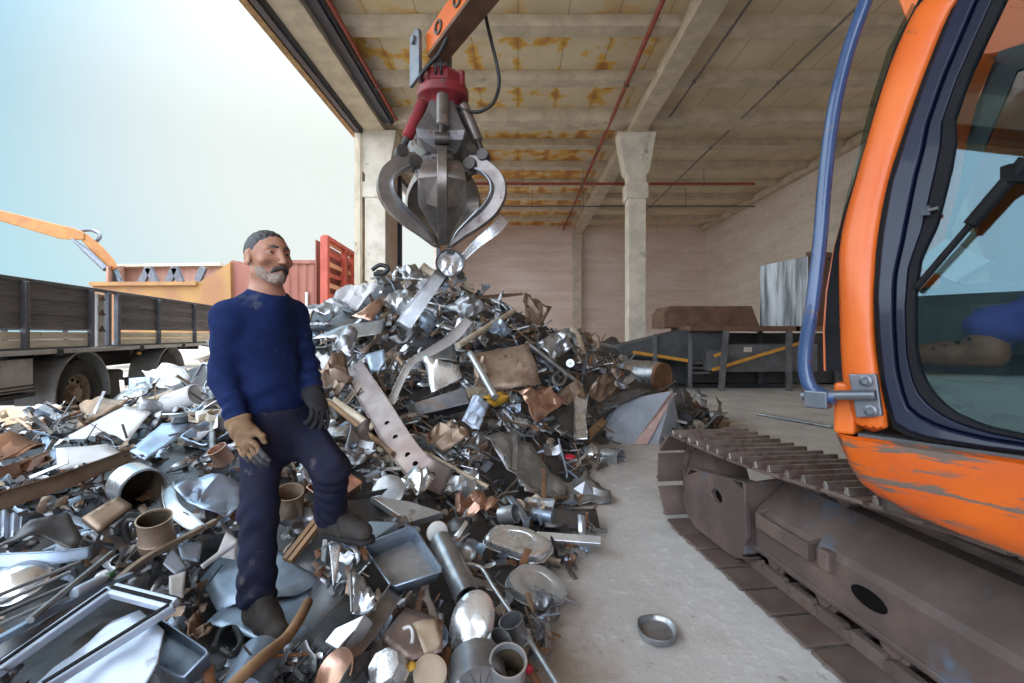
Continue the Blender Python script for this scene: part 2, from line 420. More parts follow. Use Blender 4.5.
MB().prism(q, V((-.03, .05, 0))).build('rusty_side', M_RUSTB, cz)
mb = MB(); mb.prism([p[0] + V((.9, .45, 0)), p[1] + V((.9, .45, 0)), p[2] + V((.9, .45, 0)), p[3] + V((.9, .45, 0))], (.03, .03, 0)); mb.prism([p[0], p[0] + V((.9, .45, 0)), p[3] + V((.9, .45, 0)), p[3]], (.03, .03, 0)); mb.build('back_side', M_RUSTB, cz)
MB().beam(p[2] + V((.15, .1, .05)), p[2] + V((.9, .45, .05)), .3, .16).build('rim_block', M_RUSTB, cz)
# ---------------------------------------------------------------- the excavator on the right
M_ORANGE = pm('orange paint worn', (.66, .115, .014), (.72, .15, .018), rough=.38, scale=2.5, stain=(.10, .055, .04), sthr=.64, sscale=11., coat=.08)
M_ORSKIRT = pm('orange paint scraped', (.62, .115, .007), (.52, .085, .008), rough=.42, scale=3., stain=(.16, .11, .08), sthr=.62, sscale=7.,
               scratch=((.14, .10, .08), (3.2, 3.2, 26.), .505))
M_NAVY = pm('navy door paint', (.006, .010, .034), (.004, .007, .024), rough=.34, coat=.15, scale=3, stain=(.16, .15, .16), sthr=.70, sscale=12., spec=.35)
M_GASKET = pm('black rubber', (.010, .010, .012), rough=.7, spec=.15)
M_BLUEPIPE = pm('blue rail paint', (.022, .058, .15), (.032, .075, .18), rough=.3, coat=.5, stain=(.12, .085, .085), sthr=.60, sscale=9.)
M_TRACK = pm('track steel brown', (.13, .09, .078), (.19, .14, .12), rough=.62, metal=.35, scale=4, bump=.15, stain=(.12, .07, .05), sthr=.6)
M_FRAME = pm('muddy frame paint', (.19, .13, .108), (.10, .07, .062), rough=.6, metal=.2, scale=2.4, bump=.12, stain=(.10, .115, .15), sthr=.57, sscale=2.6, srough=.4, lo=.3, hi=.6)
M_POLISH = pm('polished grouser edge', (.50, .46, .44), (.30, .24, .21), rough=.4, metal=.8, scale=14)
M_DKMETAL = pm('dark greasy steel', (.07, .065, .065), (.12, .10, .09), rough=.45, metal=.7, scale=6)
M_STEELB = pm('blue grey steel bracket', (.13, .155, .19), (.20, .20, .22), rough=.4, metal=.6, scale=9, stain=(.25, .12, .06), sthr=.62)
M_HOLE = pm('dark opening', (.008, .007, .007), rough=.95, spec=.05)
m, nt, b = newmat('cab glass')
nt.nodes.remove(b)
gl_ = N(nt, 'BsdfGlossy', {'Color': (.55, .85, 1.), 'Roughness': .015})
tr_ = N(nt, 'BsdfTransparent', {'Color': (.72, .78, .78)})
fr_ = N(nt, 'Fresnel', {'IOR': 1.5})
fac = math_(nt, 'MULTIPLY_ADD', fr_.outputs[0], 0.5, .045, clamp=True)
mx_ = N(nt, 'MixShader', {0: fac, 1: tr_.outputs[0], 2: gl_.outputs[0]})
nt.links.new(mx_.outputs[0], nt.nodes['Material Output'].inputs[0])
M_GLASS = m
m, nt, b = newmat('clear cab glass'); nt.nodes.remove(b)
mx_ = N(nt, 'MixShader', {0: .03, 1: N(nt, 'BsdfTransparent', {'Color': (.62, .70, .69)}).outputs[0], 2: N(nt, 'BsdfGlossy', {'Roughness': .02}).outputs[0]})
nt.links.new(mx_.outputs[0], nt.nodes['Material Output'].inputs[0]); M_GLASS2 = m
M_INT = pm('cab interior plastic', (.06, .068, .072), (.085, .09, .095), rough=.6)
M_INTL = pm('pale cab interior', (.48, .50, .50), (.40, .41, .41), rough=.6)
M_SEAT = pm('seat cloth', (.05, .06, .075), (.035, .04, .05), rough=.9)
M_CHROME = pm('chrome rod', (.72, .72, .72), rough=.15, metal=1)

exc = thing('excavator', 'orange tracked excavator with a navy cab door parked at the right of the scrap', 'excavator', (2.3, 1.6, 0))
# ---- undercarriage: local (t forward, s to its right, z)
TU, TN, TP = V((-.12, .993, 0)), V((.993, .12, 0)), V((1.38, 2.14, 0))
def uc(t, s, z): return TP + TU * t + TN * s + V((0, 0, z))
TW = .62
# belt loop as a closed path in (t,z): ground run, front idler, top run, rear sprocket
def belt(step):
    pts = []
    tc_f, zc_f, rf = 1.56, .37, .35
    tc_r, zc_r, rr = -2.35, .46, .44
    path = [V((tc_r, .02))]
    path += [V((x, .02)) for x in np.linspace(tc_r + .1, tc_f - .12, 20)]
    path += [V((tc_f + rf * math.sin(a), zc_f - rf * math.cos(a))) for a in np.linspace(0, PI, 16)]
    path += [V((x, .72 + (tc_f - x) / 1.75 * .085 - .02 * math.sin((tc_f - x) * 2.2))) for x in np.linspace(tc_f - .15, -1.6, 24)]
    path += [V((tc_r - rr * math.sin(a), zc_r + rr * math.cos(a))) for a in np.linspace(0, PI, 16)]
    L = [0]
    for i in range(1, len(path)): L.append(L[-1] + (path[i] - path[i - 1]).length)
    n = int(L[-1] / step); out = []
    for k in range(n):
        l = k * L[-1] / n
        i = max(j for j in range(len(L)) if L[j] <= l); i = min(i, len(path) - 2)
        f = (l - L[i]) / max(L[i + 1] - L[i], 1e-6); p = path[i].lerp(path[i + 1], f); dd = (path[i + 1] - path[i]).normalized()
        out.append((p, dd))
    return out
def make_track(s0, name, detail=True, sign=1):
    tr = thing(name, None, None, uc(0, s0, 0)); del_props(tr)
    tr.parent = exc; tr.matrix_parent_inverse = Matrix.Translation(exc.location).inverted()
    for p, dd in belt(.262):
        nn = V((dd.y, -dd.x))               # outward of the loop
        def q(a, n_, s): r_ = p + dd * a + nn * n_; return uc(r_.x, s0 + s, r_.y)
        mb = MB()
        L_ = .232
        # plate
        mb.add([q(a, n_, s) for a in (-L_ / 2, L_ / 2) for n_ in (-.010, .008) for s in (0, TW)], [(0, 1, 3, 2), (4, 6, 7, 5), (0, 4, 5, 1), (2, 3, 7, 6), (0, 2, 6, 4), (1, 5, 7, 3)])
        for a0 in (-.085, .035):
            mb.mi = 1
            s1 = .0
            mb.add([q(a, n_, s) for a, n_ in ((a0 - .016, .008), (a0 + .016, .008), (a0 - .008, .042), (a0 + .008, .042)) for s in (s1, TW - s1)],
                   [(0, 1, 3, 2), (0, 2, 6, 4), (2, 3, 7, 6), (4, 6, 7, 5), (1, 5, 7, 3), (0, 4, 5, 1)])
            mb.mi = 0
        mb.build('track_shoe', [M_TRACK, M_POLISH], tr, bevel=.003 if detail else 0)
    # chain links inside the belt
    for p, dd in belt(.215):
        nn = V((dd.y, -dd.x))
        def q(a, n_, s): r_ = p + dd * a + nn * n_; return uc(r_.x, s0 + s, r_.y)
        mb = MB()
        for sc in (.205, .395):
            prof = [(-.115, -.015), (.115, -.015), (.115, -.05), (.085, -.085), (-.085, -.085), (-.115, -.05)]
            mb.prism([q(a, n_, sc) for a, n_ in prof], TN * .035)
        mb.tube([q(.1, -.048, .20), q(.1, -.048, .435)], .026, 8)
        mb.build('chain_link', M_TRACK, tr)
    # idler and sprocket
    def wheel(name_, tc_, zc_, prof, holes=0):
        M = frame(TN, (0, 0, 1), uc(tc_, s0, zc_))
        mb = MB(); mb.lathe(prof, 36, M); mb.build(name_, M_FRAME, tr, smooth=35)
    wheel('idler_wheel', 1.56, .37, [(0, .2), (.06, .2), (.07, .24), (.20, .245), (.27, .22), (.285, .2), (.285, .42), (.27, .42), (.20, .38), (0, .38)])
    wheel('sprocket', -2.35, .46, [(0, .2), (.30, .22), (.33, .26), (.33, .36), (.30, .4), (0, .42)])
    for k in range(8):
        wheel('track_roller', 1.15 - k * .40, .155, [(0, .23), (.05, .23), (.055, .24), (.082, .245), (.082, .27), (.065, .275), (.065, .36), (.085, .365), (.085, .41), (0, .43)])
    for tc_ in (.35, -1.1):
        wheel('carrier_roller', tc_, .66, [(0, .34), (.05, .34), (.05, .48), (0, .48)])
    # long frame beam with sloping top
    sec = [(.20, .185), (.192, .205), (.195, .40), (.215, .435), (.40, .585), (.50, .585), (.50, .15), (.44, .15), (.44, .185)]
    mb = MB(); mb.loft([[uc(t_, s0 + a, z_) for a, z_ in sec] for t_ in (.88, -2.0)])
    mb.prism([uc(.88, s0 + a, z_) for a, z_ in ((.185, .165), (.185, .205), (.21, .205), (.21, .165))], TU * -2.9)
    mb.build('frame_beam', M_FRAME, tr, bevel=.012)
    if detail:
        # front idler guard with its hole
        side = [(1.757, .24), (1.70, .37), (1.62, .465), (.90, .575), (.86, .12), (1.02, .06), (1.55, .05), (1.70, .12)]
        hole = [(1.22 + .075 * math.cos(a), .385 + .048 * math.sin(a)) for a in (2 * PI * k / 16 for k in range(16))]
        mb = MB()
        outer = []
        for k in range(16):                                   # outline re-sampled by direction from the hole centre
            a = 2 * PI * k / 16; dr = V((math.cos(a), math.sin(a))); best = 9
            for i in range(len(side)):
                p_, q_ = V(side[i]) - V((1.22, .385)), V(side[(i + 1) % len(side)]) - V((1.22, .385)); e = q_ - p_
                den = dr.x * e.y - dr.y * e.x
                if abs(den) < 1e-9: continue
                tt = (p_.x * e.y - p_.y * e.x) / den; uu = (p_.x * dr.y - p_.y * dr.x) / den
                if tt > 0 and -1e-6 <= uu <= 1 + 1e-6: best = min(best, tt)
            outer.append((1.22 + dr.x * best, .385 + dr.y * best))
        mb.ring([uc(a, s0 + .135, z_) for a, z_ in outer], [uc(a, s0 + .135, z_) for a, z_ in hole], TN * .03)
        o1 = [uc(a, s0 + .135, z_) for a, z_ in side]
        for i in range(len(side)):
            if i in (3,): continue
            p_, q_ = o1[i], o1[(i + 1) % len(side)]
            mb.add([p_, q_, q_ + TN * .09, p_ + TN * .09], [(0, 1, 2, 3)])
        mb.build('idler_guard', M_FRAME, tr, solid=.012, bevel=.006)
        # back step plate and web between guard and beam
        MB().prism([uc(.885, s0 + a, z_) for a, z_ in ((.135, .13), (.135, .57), (.44, .60), (.44, .15))], TU * .03).build('guard_web', M_FRAME, tr, bevel=.006)
        MB().box(uc(1.22, s0 + .20, .385), (.3, .05, .2), frame(V((0, 0, 1)), TU).to_3x3()).build('guard_recess', M_HOLE, tr)
        # step pocket welded on the beam
        mb = MB()
        mb.prism([uc(.80, s0 + .145, .335), uc(.36, s0 + .145, .335), uc(.36, s0 + .145, .425), uc(.80, s0 + .145, .425)], TN * .014)
        mb.prism([uc(.80, s0 + .145, .335), uc(.36, s0 + .145, .335), uc(.36, s0 + .20, .335), uc(.80, s0 + .20, .335)], (0, 0, .012))
        for t_ in (.80, .37): mb.prism([uc(t_, s0 + .145, .335), uc(t_, s0 + .145, .425), uc(t_, s0 + .23, .45), uc(t_, s0 + .20, .335)], TU * -.014)
        mb.build('step_pocket', M_FRAME, tr, bevel=.005)
        MB().box(uc(.27, s0 + .185, .38), (.07, .05, .10), frame(V((0, 0, 1)), TU).to_3x3()).build('step_lug', M_FRAME, tr, bevel=.01)
        # slot in the beam
        MB().prism([uc(.03 + .10 * math.cos(a), s0 + .1925, .315 + .042 * math.sin(a)) for a in (2 * PI * k / 20 for k in range(20))], TN * .01).build('drain_slot', M_HOLE, tr)
        MB().prism([uc(-.9 + .12 * math.cos(a), s0 + .1925, .315 + .045 * math.sin(a)) for a in (2 * PI * k / 20 for k in range(20))], TN * .01).build('drain_slot', M_HOLE, tr)
    return tr
def del_props(o):
    for k in list(o.keys()): del o[k]
make_track(0, 'crawler_track')
make_track(2.05, 'crawler_track', detail=False)
mb = MB(); mb.prism([uc(.75, .5, .34), uc(-1.4, .5, .34), uc(-1.1, 1.0, .42), uc(-1.1, 1.7, .42), uc(-1.4, 2.25, .34), uc(.75, 2.25, .34), uc(.4, 1.7, .42), uc(.4, 1.0, .42)], (0, 0, .28)); mb.build('car_body', M_FRAME, exc, bevel=.02)
SW = uc(-.35, 1.34, 0)
mb = MB(); mb.lathe([(0, .60), (.62, .60), (.62, .86), (0, .86)], 32, Matrix.Translation(SW)); mb.build('swing_ring', M_DKMETAL, exc, smooth=30)

# ---- upper structure: local (f forward, r to its right, z), origin at the cab's front left corner
CF, CR, CO = V((-.616, .788, 0)), V((.788, .616, 0)), V((1.135, 1.68, 0))
def cw(f, r, z): return CO + CF * f + CR * r + V((0, 0, z))
def lean(z): return 0 if z < 1.62 else .20 * (z - 1.62) ** 1.0
def cp(px, py, off=0.):
    """point of the leaning cab side seen at a photo pixel, as (f, r, z)"""
    dx, dz = (px - VX) / FPX, (VY - py) / FPX; r = 0
    for _ in range(30):
        # CO + f CF + r CR = (dx*Y, Y)
        a = np.array([[CF.x - dx * CF.y]]); rhs = dx * (CO.y + r * CR.y) - CO.x - r * CR.x
        f = rhs / a[0, 0]; Y = CO.y + f * CF.y + r * CR.y; z = EYE + dz * Y; r = lean(z) + off
    return f, r, z
def cpw(px, py, off=0.): return cw(*cp(px, py, off))
# deck, skirt, counterweight, engine house
mb = MB(); mb.prism([cw(-.06, .10, .88), cw(-.06, 2.45, .88), cw(-2.9, 2.45, .88), cw(-2.9, .10, .88)], (0, 0, .26)); mb.build('deck', M_DKMETAL, exc, bevel=.02)
def skirt_zb(f): return .955 - .20 * min(max(-f, 0), .45)
rings = []
for f, r0, inf, inr in ((.06, .95, -1, 0), (.06, .14, -1, 0), (.048, .05, -.8, .6), (.022, .012, -.5, .87), (-.02, 0, 0, 1), (-.15, 0, 0, 1), (-.3, 0, 0, 1), (-.45, 0, 0, 1), (-1.0, 0, 0, 1), (-1.75, 0, 0, 1)):
    zb = skirt_zb(f)
    rings.append([cw(f + inf * i - (max(0, 1.15 - z) * .42 if f > -.05 else 0), r0 + inr * i, z) for i, z in ((.004, 1.150), (-.012, 1.142), (-.012, zb + .07), (.0, zb + .03), (.03, zb), (.22, zb - .01), (.22, 1.15))])
MB().loft(rings).build('side_skirt', M_ORSKIRT, exc, smooth=38)
mb = MB(); mb.prism([cw(-1.78, .02, 1.15), cw(-1.78, 2.45, 1.15), cw(-2.75, 2.45, 1.15), cw(-2.9, 2.2, 1.15), cw(-2.9, .25, 1.15), cw(-2.75, .02, 1.15)], (0, 0, .95)); mb.build('engine_house', M_ORANGE, exc, bevel=.05)
mb = MB(); mb.prism([cw(-.5, 1.75, 1.15), cw(-.5, 2.45, 1.15), cw(-1.78, 2.45, 1.15), cw(-1.78, 1.75, 1.15)], (0, 0, .6)); mb.build('tank_box', M_ORANGE, exc, bevel=.04)
mb = MB(); mb.loft([[cw(-2.9 - .35 * math.cos(a), 1.23 + 1.22 * math.sin(a), z) for a in np.linspace(-1.4, 1.4, 12)] + [cw(-2.8, 2.4, z), cw(-2.8, .06, z)] for z in (.9, 2.0)]); mb.build('counterweight', M_NAVY, exc, bevel=.05)

cab = thing('cab', None, None, cw(-.8, .5, 1.15)); del_props(cab)
cab.parent = exc; cab.matrix_parent_inverse = Matrix.Translation(exc.location).inverted()
ROOF = 2.80
# orange front pillar: rounded section swept along its two photo edges
pl = [(917, -6), (905, 20), (887, 60), (870, 115), (855, 169), (842, 214), (835, 249), (834, 300), (834, 345), (838, 395), (847, 432)]
pr = [(958, -6), (944, 25), (924, 75), (905, 125), (887, 184), (877, 239), (874, 285), (873, 320), (874, 345), (880, 390), (894, 440)]
rings = []
top_l, top_r = cp(*pl[0]), cp(*pr[0])
def pillar_ring(L, Rr):
    f0, f1 = L[0], Rr[0]; z0, z1 = L[2], Rr[2]; r_ = Rr[1]; w_ = f0 - f1
    sh = [(f1, .05), (f1, .004), (f1 + .012, -.006), (f1 + w_ * .35, -.012), (f1 + w_ * .55, -.004), (f1 + w_ * .80, .008), (f0 - .004, .028), (f0, .06), (f0 - .02, .11), (f1 + .02, .11)]
    return [cw(f, r_ + a, z1 + (z0 - z1) * (f - f1) / w_) for f, a in sh]
extra = [((top_l[0] - .17, top_l[1] + .05, ROOF - .06), (top_r[0] - .15, top_r[1] + .045, ROOF - .08))]
for L, Rr in extra: rings.append(pillar_ring((L[0] + .04, L[1], L[2]), Rr))
for a, c_ in zip(pl, pr): rings.append(pillar_ring(cp(*a), cp(*c_)))
MB().loft(rings).build('front_pillar', M_ORANGE, cab, smooth=50, sub=1)
# door: outer edge follows the pillar, inner edge is the glass line
do = [(955, -6), (922, 78), (885, 186), (876, 240), (873, 300), (876, 345), (882, 392), (893, 432), (925, 441), (985, 449), (1030, 454)]
di = [(1006, -6), (968, 75), (953, 118), (954, 140), (950, 165), (936, 222), (919, 259), (914, 299), (914, 345), (919, 370), (929, 391), (950, 412), (985, 427), (1030, 437)]
fo = [cp(*p) for p in do]; fi = [cp(*p) for p in di]
def resample(pts, n):
    pts = [V(p) for p in pts]; L = [0]
    for i in range(1, len(pts)): L.append(L[-1] + (pts[i] - pts[i - 1]).length)
    out = []
    for k in range(n):
        l = L[-1] * k / (n - 1); i = min(max(j for j in range(len(L)) if L[j] <= l + 1e-9), len(pts) - 2)
        out.append(pts[i].lerp(pts[i + 1], min(1, (l - L[i]) / (L[i + 1] - L[i]))))
    return out
zt = 2.72
tail_o = [(-1.02, lean(1.16), 1.16), (-1.05, lean(1.7), 1.70), (-1.05, lean(zt), zt), (fo[0][0] - .13, lean(zt), zt)]
tail_i = [(-.90, lean(1.25), 1.25), (-.95, lean(1.7), 1.72), (-.95, lean(zt - .1), zt - .10), (fi[0][0] - .05, lean(zt - .1), zt - .10)]
NO = 40
oc = resample(fo, NO) + [V(p) for p in tail_o]; ic = resample(fi, NO) + [V(p) for p in tail_i]
W_ = lambda lst, off: [cw(p.x, p.y + off, p.z) for p in lst]
def bandof(a, c_, f0, f1): # outlines between two fractions of the frame width
    return [p.lerp(q, f0) for p, q in zip(a, c_)], [p.lerp(q, f1) for p, q in zip(a, c_)]
door = thing('cab_door', None, None, cw(-.5, 0, 1.16)); del_props(door); door.parent = exc; door.matrix_parent_inverse = Matrix.Translation(exc.location).inverted()
a, c_ = bandof(oc, ic, 0.0, .13); MB().ring(W_(a, .006), W_(c_, .006), CR * .03).build('door_seal', M_GASKET, door)
# pressed steel frame with stepped levels
a, c_ = bandof(oc, ic, .13, .48); MB().ring(W_(a, -.016), W_(c_, -.010), CR * .05).build('door_frame', M_NAVY, door, bevel=.006, smooth=45)
a, c_ = bandof(oc, ic, .48, .80); MB().ring(W_(a, .004), W_(c_, .004), CR * .04).build('door_inner_frame', M_NAVY, door, bevel=.008, smooth=45)
a, c_ = bandof(oc, ic, .80, 1.02); MB().ring(W_(a, -.004), W_(c_, .0), CR * .04).build('glass_seal', M_GASKET, door, bevel=.004)
ZL = 1.62
def clip(poly, above):
    out = []
    for i, p in enumerate(poly):
        q = poly[(i + 1) % len(poly)]; a, c2 = (p.z >= ZL) == above, (q.z >= ZL) == above
        if a: out.append(p)
        if a != c2: t_ = (ZL - p.z) / (q.z - p.z); x_ = p.lerp(q, t_); x_.y = 0; out.append(x_)
    return out
mb = MB()
for ab in (True, False): mb.prism(W_([V((p.x, lean(p.z), p.z)) for p in clip(ic, ab)], .016), CR * .005)
mb.build('door_glass', M_GLASS, door)
# latch on the frame
a = cpw(925, 211, -.02); c_ = cpw(938, 208, -.02)
mb = MB(); mb.tube([a, c_], .006, 8); mb.box(a, (.018, .018, .03)); mb.build('door_latch', M_STEELB, door)
# gas strut inside the door
s0_, s1_ = cpw(916, 288, -.012), cpw(1026, 160, -.03); mid = s0_.lerp(s1_, .52)
mb = MB(); mb.tube([s0_, mid], .010, 10); mb.tube([mid, s1_], .019, 10); mb.box(s1_.lerp(s0_, .1), (.05, .03, .05)); mb.build('gas_strut', M_GASKET, door, smooth=40)
# front windscreen standing proud of the pillar: glass edge, orange trim
we = [(917, -8), (890, 40), (868, 95), (850, 160), (838, 205), (829, 245), (824, 290), (822, 330), (821, 372)]
wi = [(921, -8), (896, 40), (878, 95), (862, 160), (850, 205), (842, 245), (838, 290), (837, 330), (838, 372)]
def proud(px, py, f_add, r_add):
    f, r, z = cp(px, py); return cw(f + f_add, r + r_add, z)
lo = [cp(*p) for p in wi]; wk = [min(1, max(.12, (p[1] - 110) / 200)) for p in wi]
gl_front = [cw(f + .035, r + .05, z) for f, r, z in lo]; gl_back = [cw(f + .035, .95 - r * .5, z) for f, r, z in lo]
n = len(lo)
MB().add(gl_front + gl_back, [(i, i + 1, n + i + 1, n + i) for i in range(n - 1)]).build('windscreen', M_GLASS2, cab, solid=.006)
mb = MB(); mb.loft([[cw(f - .02, r + .03, z), cw(f + .045 * k, r + .02, z), cw(f + .05 * k, r + .05, z), cw(f - .02, r + .06, z)] for (f, r, z), k in zip(lo, wk)]); mb.build('windscreen_seal', M_GASKET, cab)
mb = MB(); mb.loft([[cw(f + .045 * k - .004, r + .03, z), cw(f + .058 * k - .004, r + .026, z), cw(f + .06 * k - .004, r + .05, z), cw(f + .045 * k - .004, r + .054, z)] for (f, r, z), k in zip(lo, wk)]); mb.build('windscreen_trim', M_ORANGE, cab)
mb = MB(); mb.loft([[cw(f - .02, .97 - r * .5, z), cw(f + .05, .97 - r * .5, z), cw(f + .05, 1.03 - r * .5, z), cw(f - .1, 1.03 - r * .5, z)] for f, r, z in lo]); mb.build('far_pillar', M_ORANGE, cab)
# front lower corner
mb = MB(); mb.loft([[cw(.055, a, 1.15), cw(.055, a, 1.33), cw(-.01, a, 1.33), cw(-.01, a, 1.15)] for a in (.015, .98)]); mb.build('front_panel', M_ORANGE, cab, bevel=.012)
# rail clamp bolted on the pillar foot
mb = MB()
mb.prism([cpw(848, 374, -.022), cpw(876, 374, -.022), cpw(882, 416, -.022), cpw(856, 418, -.022)], CR * .022)
mb.build('clamp_plate', M_STEELB, cab, bevel=.004)
for (x, y) in ((866, 381), (871, 411)):
    c0 = cpw(x, y, -.022); M = frame(-CR, (0, 0, 1), c0)
    MB().lathe([(0, .012), (.010, .012), (.013, .008), (.020, .006), (.021, 0), (0, 0)], 14, M).build('bolt', M_STEELB, cab, smooth=40)
c0, c1 = cpw(876, 395, -.034), cw(.135, -.034, cp(845, 397)[2] - .005)
MB().tube([c0, c1], .017, 12).build('clamp_pin', M_STEELB, cab, smooth=40)
mb = MB(); M3 = Matrix((CF, CR, V((0, 0, 1)))).transposed()
zc = cp(838, 400)[2]
mb.box(cw(.085, -.03, zc), (.075, .055, .062), M3); mb.build('clamp_block', M_STEELB, cab, bevel=.006)
# blue hand rail
def rail_pt(px, py, f):  # on a plane ahead of the side at forward offset f is not level: keep the side's lean
    dx, dz = (px - VX) / FPX, (VY - py) / FPX; r = -.03
    for _ in range(20):
        ff = (dx * (CO.y + r * CR.y) - CO.x - r * CR.x) / (CF.x - dx * CF.y); Y = CO.y + ff * CF.y + r * CR.y; z = EYE + dz * Y; r = lean(z) * .8 - .03
    return cw(ff, r, z)
rp = [rail_pt(x, y, 0) for x, y in ((876, -30), (866, 0), (850, 45), (838, 90), (830, 135), (824, 190), (820, 240), (813, 300), (806, 345), (805, 368), (810, 386), (822, 395), (836, 398))]
top_end = cw(-.32, .22, 2.86)
MB().tube(spline([rp[0] + V((.06, 0, .12))] + rp, 6), .0235, 14).build('hand_rail', M_BLUEPIPE, cab, smooth=60)
# cab shell
mb = MB(); mb.prism([cw(-.02, .02, 1.12), cw(-.02, 1.02, 1.12), cw(-1.72, 1.02, 1.12), cw(-1.72, .02, 1.12)], (0, 0, .04)); mb.build('cab_floor', M_INT, cab)
fr0 = top_l[0] - .1
mb = MB(); mb.loft([[cw(f, r, z) for r, z in ((.24, ROOF - .1), (.26, ROOF), (.85, ROOF + .03), (.96, ROOF - .1))] for f in (fr0 - .14, -1.0, -1.72)]); mb.build('cab_roof', M_ORANGE, cab, bevel=.02)
mb = MB(); mb.prism([cw(-1.70, .0, 1.15), cw(-1.70, 1.0, 1.15), cw(-1.70, .95, ROOF - .1), cw(-1.70, .24, ROOF - .1)], CF * .03); mb.build('rear_wall', M_INT, cab)
mb = MB(); mb.prism([cw(-1.06, .0, 1.16), cw(-1.70, .0, 1.16), cw(-1.70, lean(1.7), 1.7), cw(-1.70, lean(ROOF - .1), ROOF - .1), cw(-1.06, lean(ROOF - .1), ROOF - .1), cw(-1.06, lean(1.7), 1.7)], CR * .04); mb.build('rear_quarter', M_ORANGE, cab)
mb = MB(); mb.ring([cw(.0, 1.0, 1.15), cw(-1.7, 1.0, 1.15), cw(-1.7, .96, ROOF - .1), cw(fr0, .96, ROOF - .1), cw(.0, 1.0, 2.0)], [cw(-.10, 1.0, 1.52), cw(-1.6, 1.0, 1.52), cw(-1.6, .97, ROOF - .2), cw(fr0 - .06, .97, ROOF - .2), cw(-.08, .98, 1.98)], CR * .03); mb.build('far_wall', M_INT, cab)
MB().prism([cw(-.10, 1.01, 1.52), cw(-1.6, 1.01, 1.52), cw(-1.6, .98, ROOF - .2), cw(fr0 - .06, .98, ROOF - .2), cw(-.08, .99, 1.98)], CR * .004).build('far_window', M_GLASS2, cab)
# inside: seat, consoles, pedals, pale panel for the window glare
def cbox(f, r, z, sf, sr, sz): mb = MB(); mb.box(cw(f, r, z), (sf, sr, sz), M3); return mb
cbox(-1.02, .50, 1.52, .46, .46, .14).build('seat_cushion', M_SEAT, cab, bevel=.04)
cbox(-1.28, .50, 1.92, .14, .46, .72).build('seat_back', M_SEAT, cab, bevel=.05)
cbox(-1.02, .50, 1.30, .30, .34, .30).build('seat_base', M_INT, cab, bevel=.02)
for r in (.16, .84):
    cbox(-.92, r, 1.60, .55, .15, .12).build('side_console', M_INT, cab, bevel=.03)
    mb = MB(); mb.tube([cw(-.70, r, 1.66), cw(-.69, r, 1.80)], .014, 8); mb.lathe([(0, 0), (.03, .02), (.028, .10), (.018, .13), (0, .14)], 12, Matrix.Translation(cw(-.69, r, 1.78))); mb.build('joystick', M_GASKET, cab, smooth=40)
cbox(-.25, .86, 1.56, .5, .12, .30).build('right_console', M_INT, cab, bevel=.03)
cbox(-.25, .795, 1.60, .14, .015, .05).build('console_display', M_STEELB, cab, bevel=.004)
cbox(-.16, .50, 1.18, .22, .40, .03).build('foot_plate', M_STEELB, cab, bevel=.004)
for r in (.42, .58):
    mb = MB(); mb.prism([cw(-.02, r - .05, 1.33), cw(-.02, r + .05, 1.33), cw(-.22, r + .05, 1.22), cw(-.22, r - .05, 1.22)], (0, 0, .012)); mb.tube([cw(-.12, r, 1.27), cw(-.08, r, 1.17)], .01, 6); mb.build('pedal', M_GASKET, cab, bevel=.003)
MB().beam(cw(-.28, .20, 1.17), cw(-.28, .20, 1.36), .035, .05).build('floor_lever', M_INTL, cab, bevel=.004)
q = [(950, 240), (990, 262), (955, 279), (917, 262)]
def inpt(px, py, r):
    dx, dz = (px - VX) / FPX, (VY - py) / FPX
    f = (dx * (CO.y + r * CR.y) - CO.x - r * CR.x) / (CF.x - dx * CF.y); Y = CO.y + f * CF.y + r * CR.y
    return cw(f, r, EYE + dz * Y)
MB().prism([inpt(946, 238, .55), inpt(994, 262, .55), inpt(958, 280, .47), inpt(914, 262, .47)], V((0, 0, -.012))).build('window_glare_panel', M_INTL, cab, bevel=.003)  # made-up pale panel standing in for brightness seen through a window
MB().beam(inpt(996, 262, .55), inpt(958, 283, .47), .02, .02).build('glare_panel_frame', M_INT, cab)

# ---- boom and stick, out of the cab roof line and over to the grapple
G = at(443, 60, 6.3); GX, GY = G.x, G.y              # grapple hangs here
PIN = at(431, 55, 6.3)
bd = V((-.66, .75, 0)).normalized()
foot = cw(-.45, 1.38, 1.45); elbow = V((.90, 3.75, 5.75))
bp = spline([foot, foot.lerp(elbow, .35) + V((.25, -.1, .95)), foot.lerp(elbow, .72) + V((.1, .0, .75)), elbow], 6)
side = V((bd.y, -bd.x, 0))
rings = []
for i, p in enumerate(bp):
    tdir = (bp[min(i + 1, len(bp) - 1)] - bp[max(i - 1, 0)]).normalized(); nrm = tdir.cross(side).normalized(); hh = .2 + .10 * math.sin(PI * i / (len(bp) - 1))
    rings.append([p + side * a * .16 + nrm * c2 * hh for a, c2 in ((-1, -1), (1, -1), (1, 1), (-1, 1))])
MB().loft(rings).build('boom', M_ORANGE, exc, bevel=.015)
sdir = (PIN - elbow).normalized(); back_ = elbow - sdir * .7
ss = sdir.cross(V((0, 0, 1))).normalized(); su = ss.cross(sdir)
mb = MB(); hs = [(.17, .2), (.16, .20), (.15, .18), (.135, .15)]
stops = [back_, elbow, elbow.lerp(PIN, .6), PIN - sdir * .12]
mb.loft([[p + ss * a * w_ * .95 + su * c2 * h_ for a, c2 in ((-1, -1), (1, -1), (1, 1), (-1, 1))] for p, (w_, h_) in zip(stops, hs)])
mb.build('stick', M_ORANGE, exc, bevel=.012)
mb = MB(); mb.loft([[p + ss * a * w_ * .97 + su * c2 for a, c2 in ((-1, -h_ - .012), (1, -h_ - .012), (1, -h_ + .04), (-1, -h_ + .04))] for p, (w_, h_) in zip(stops, hs)])
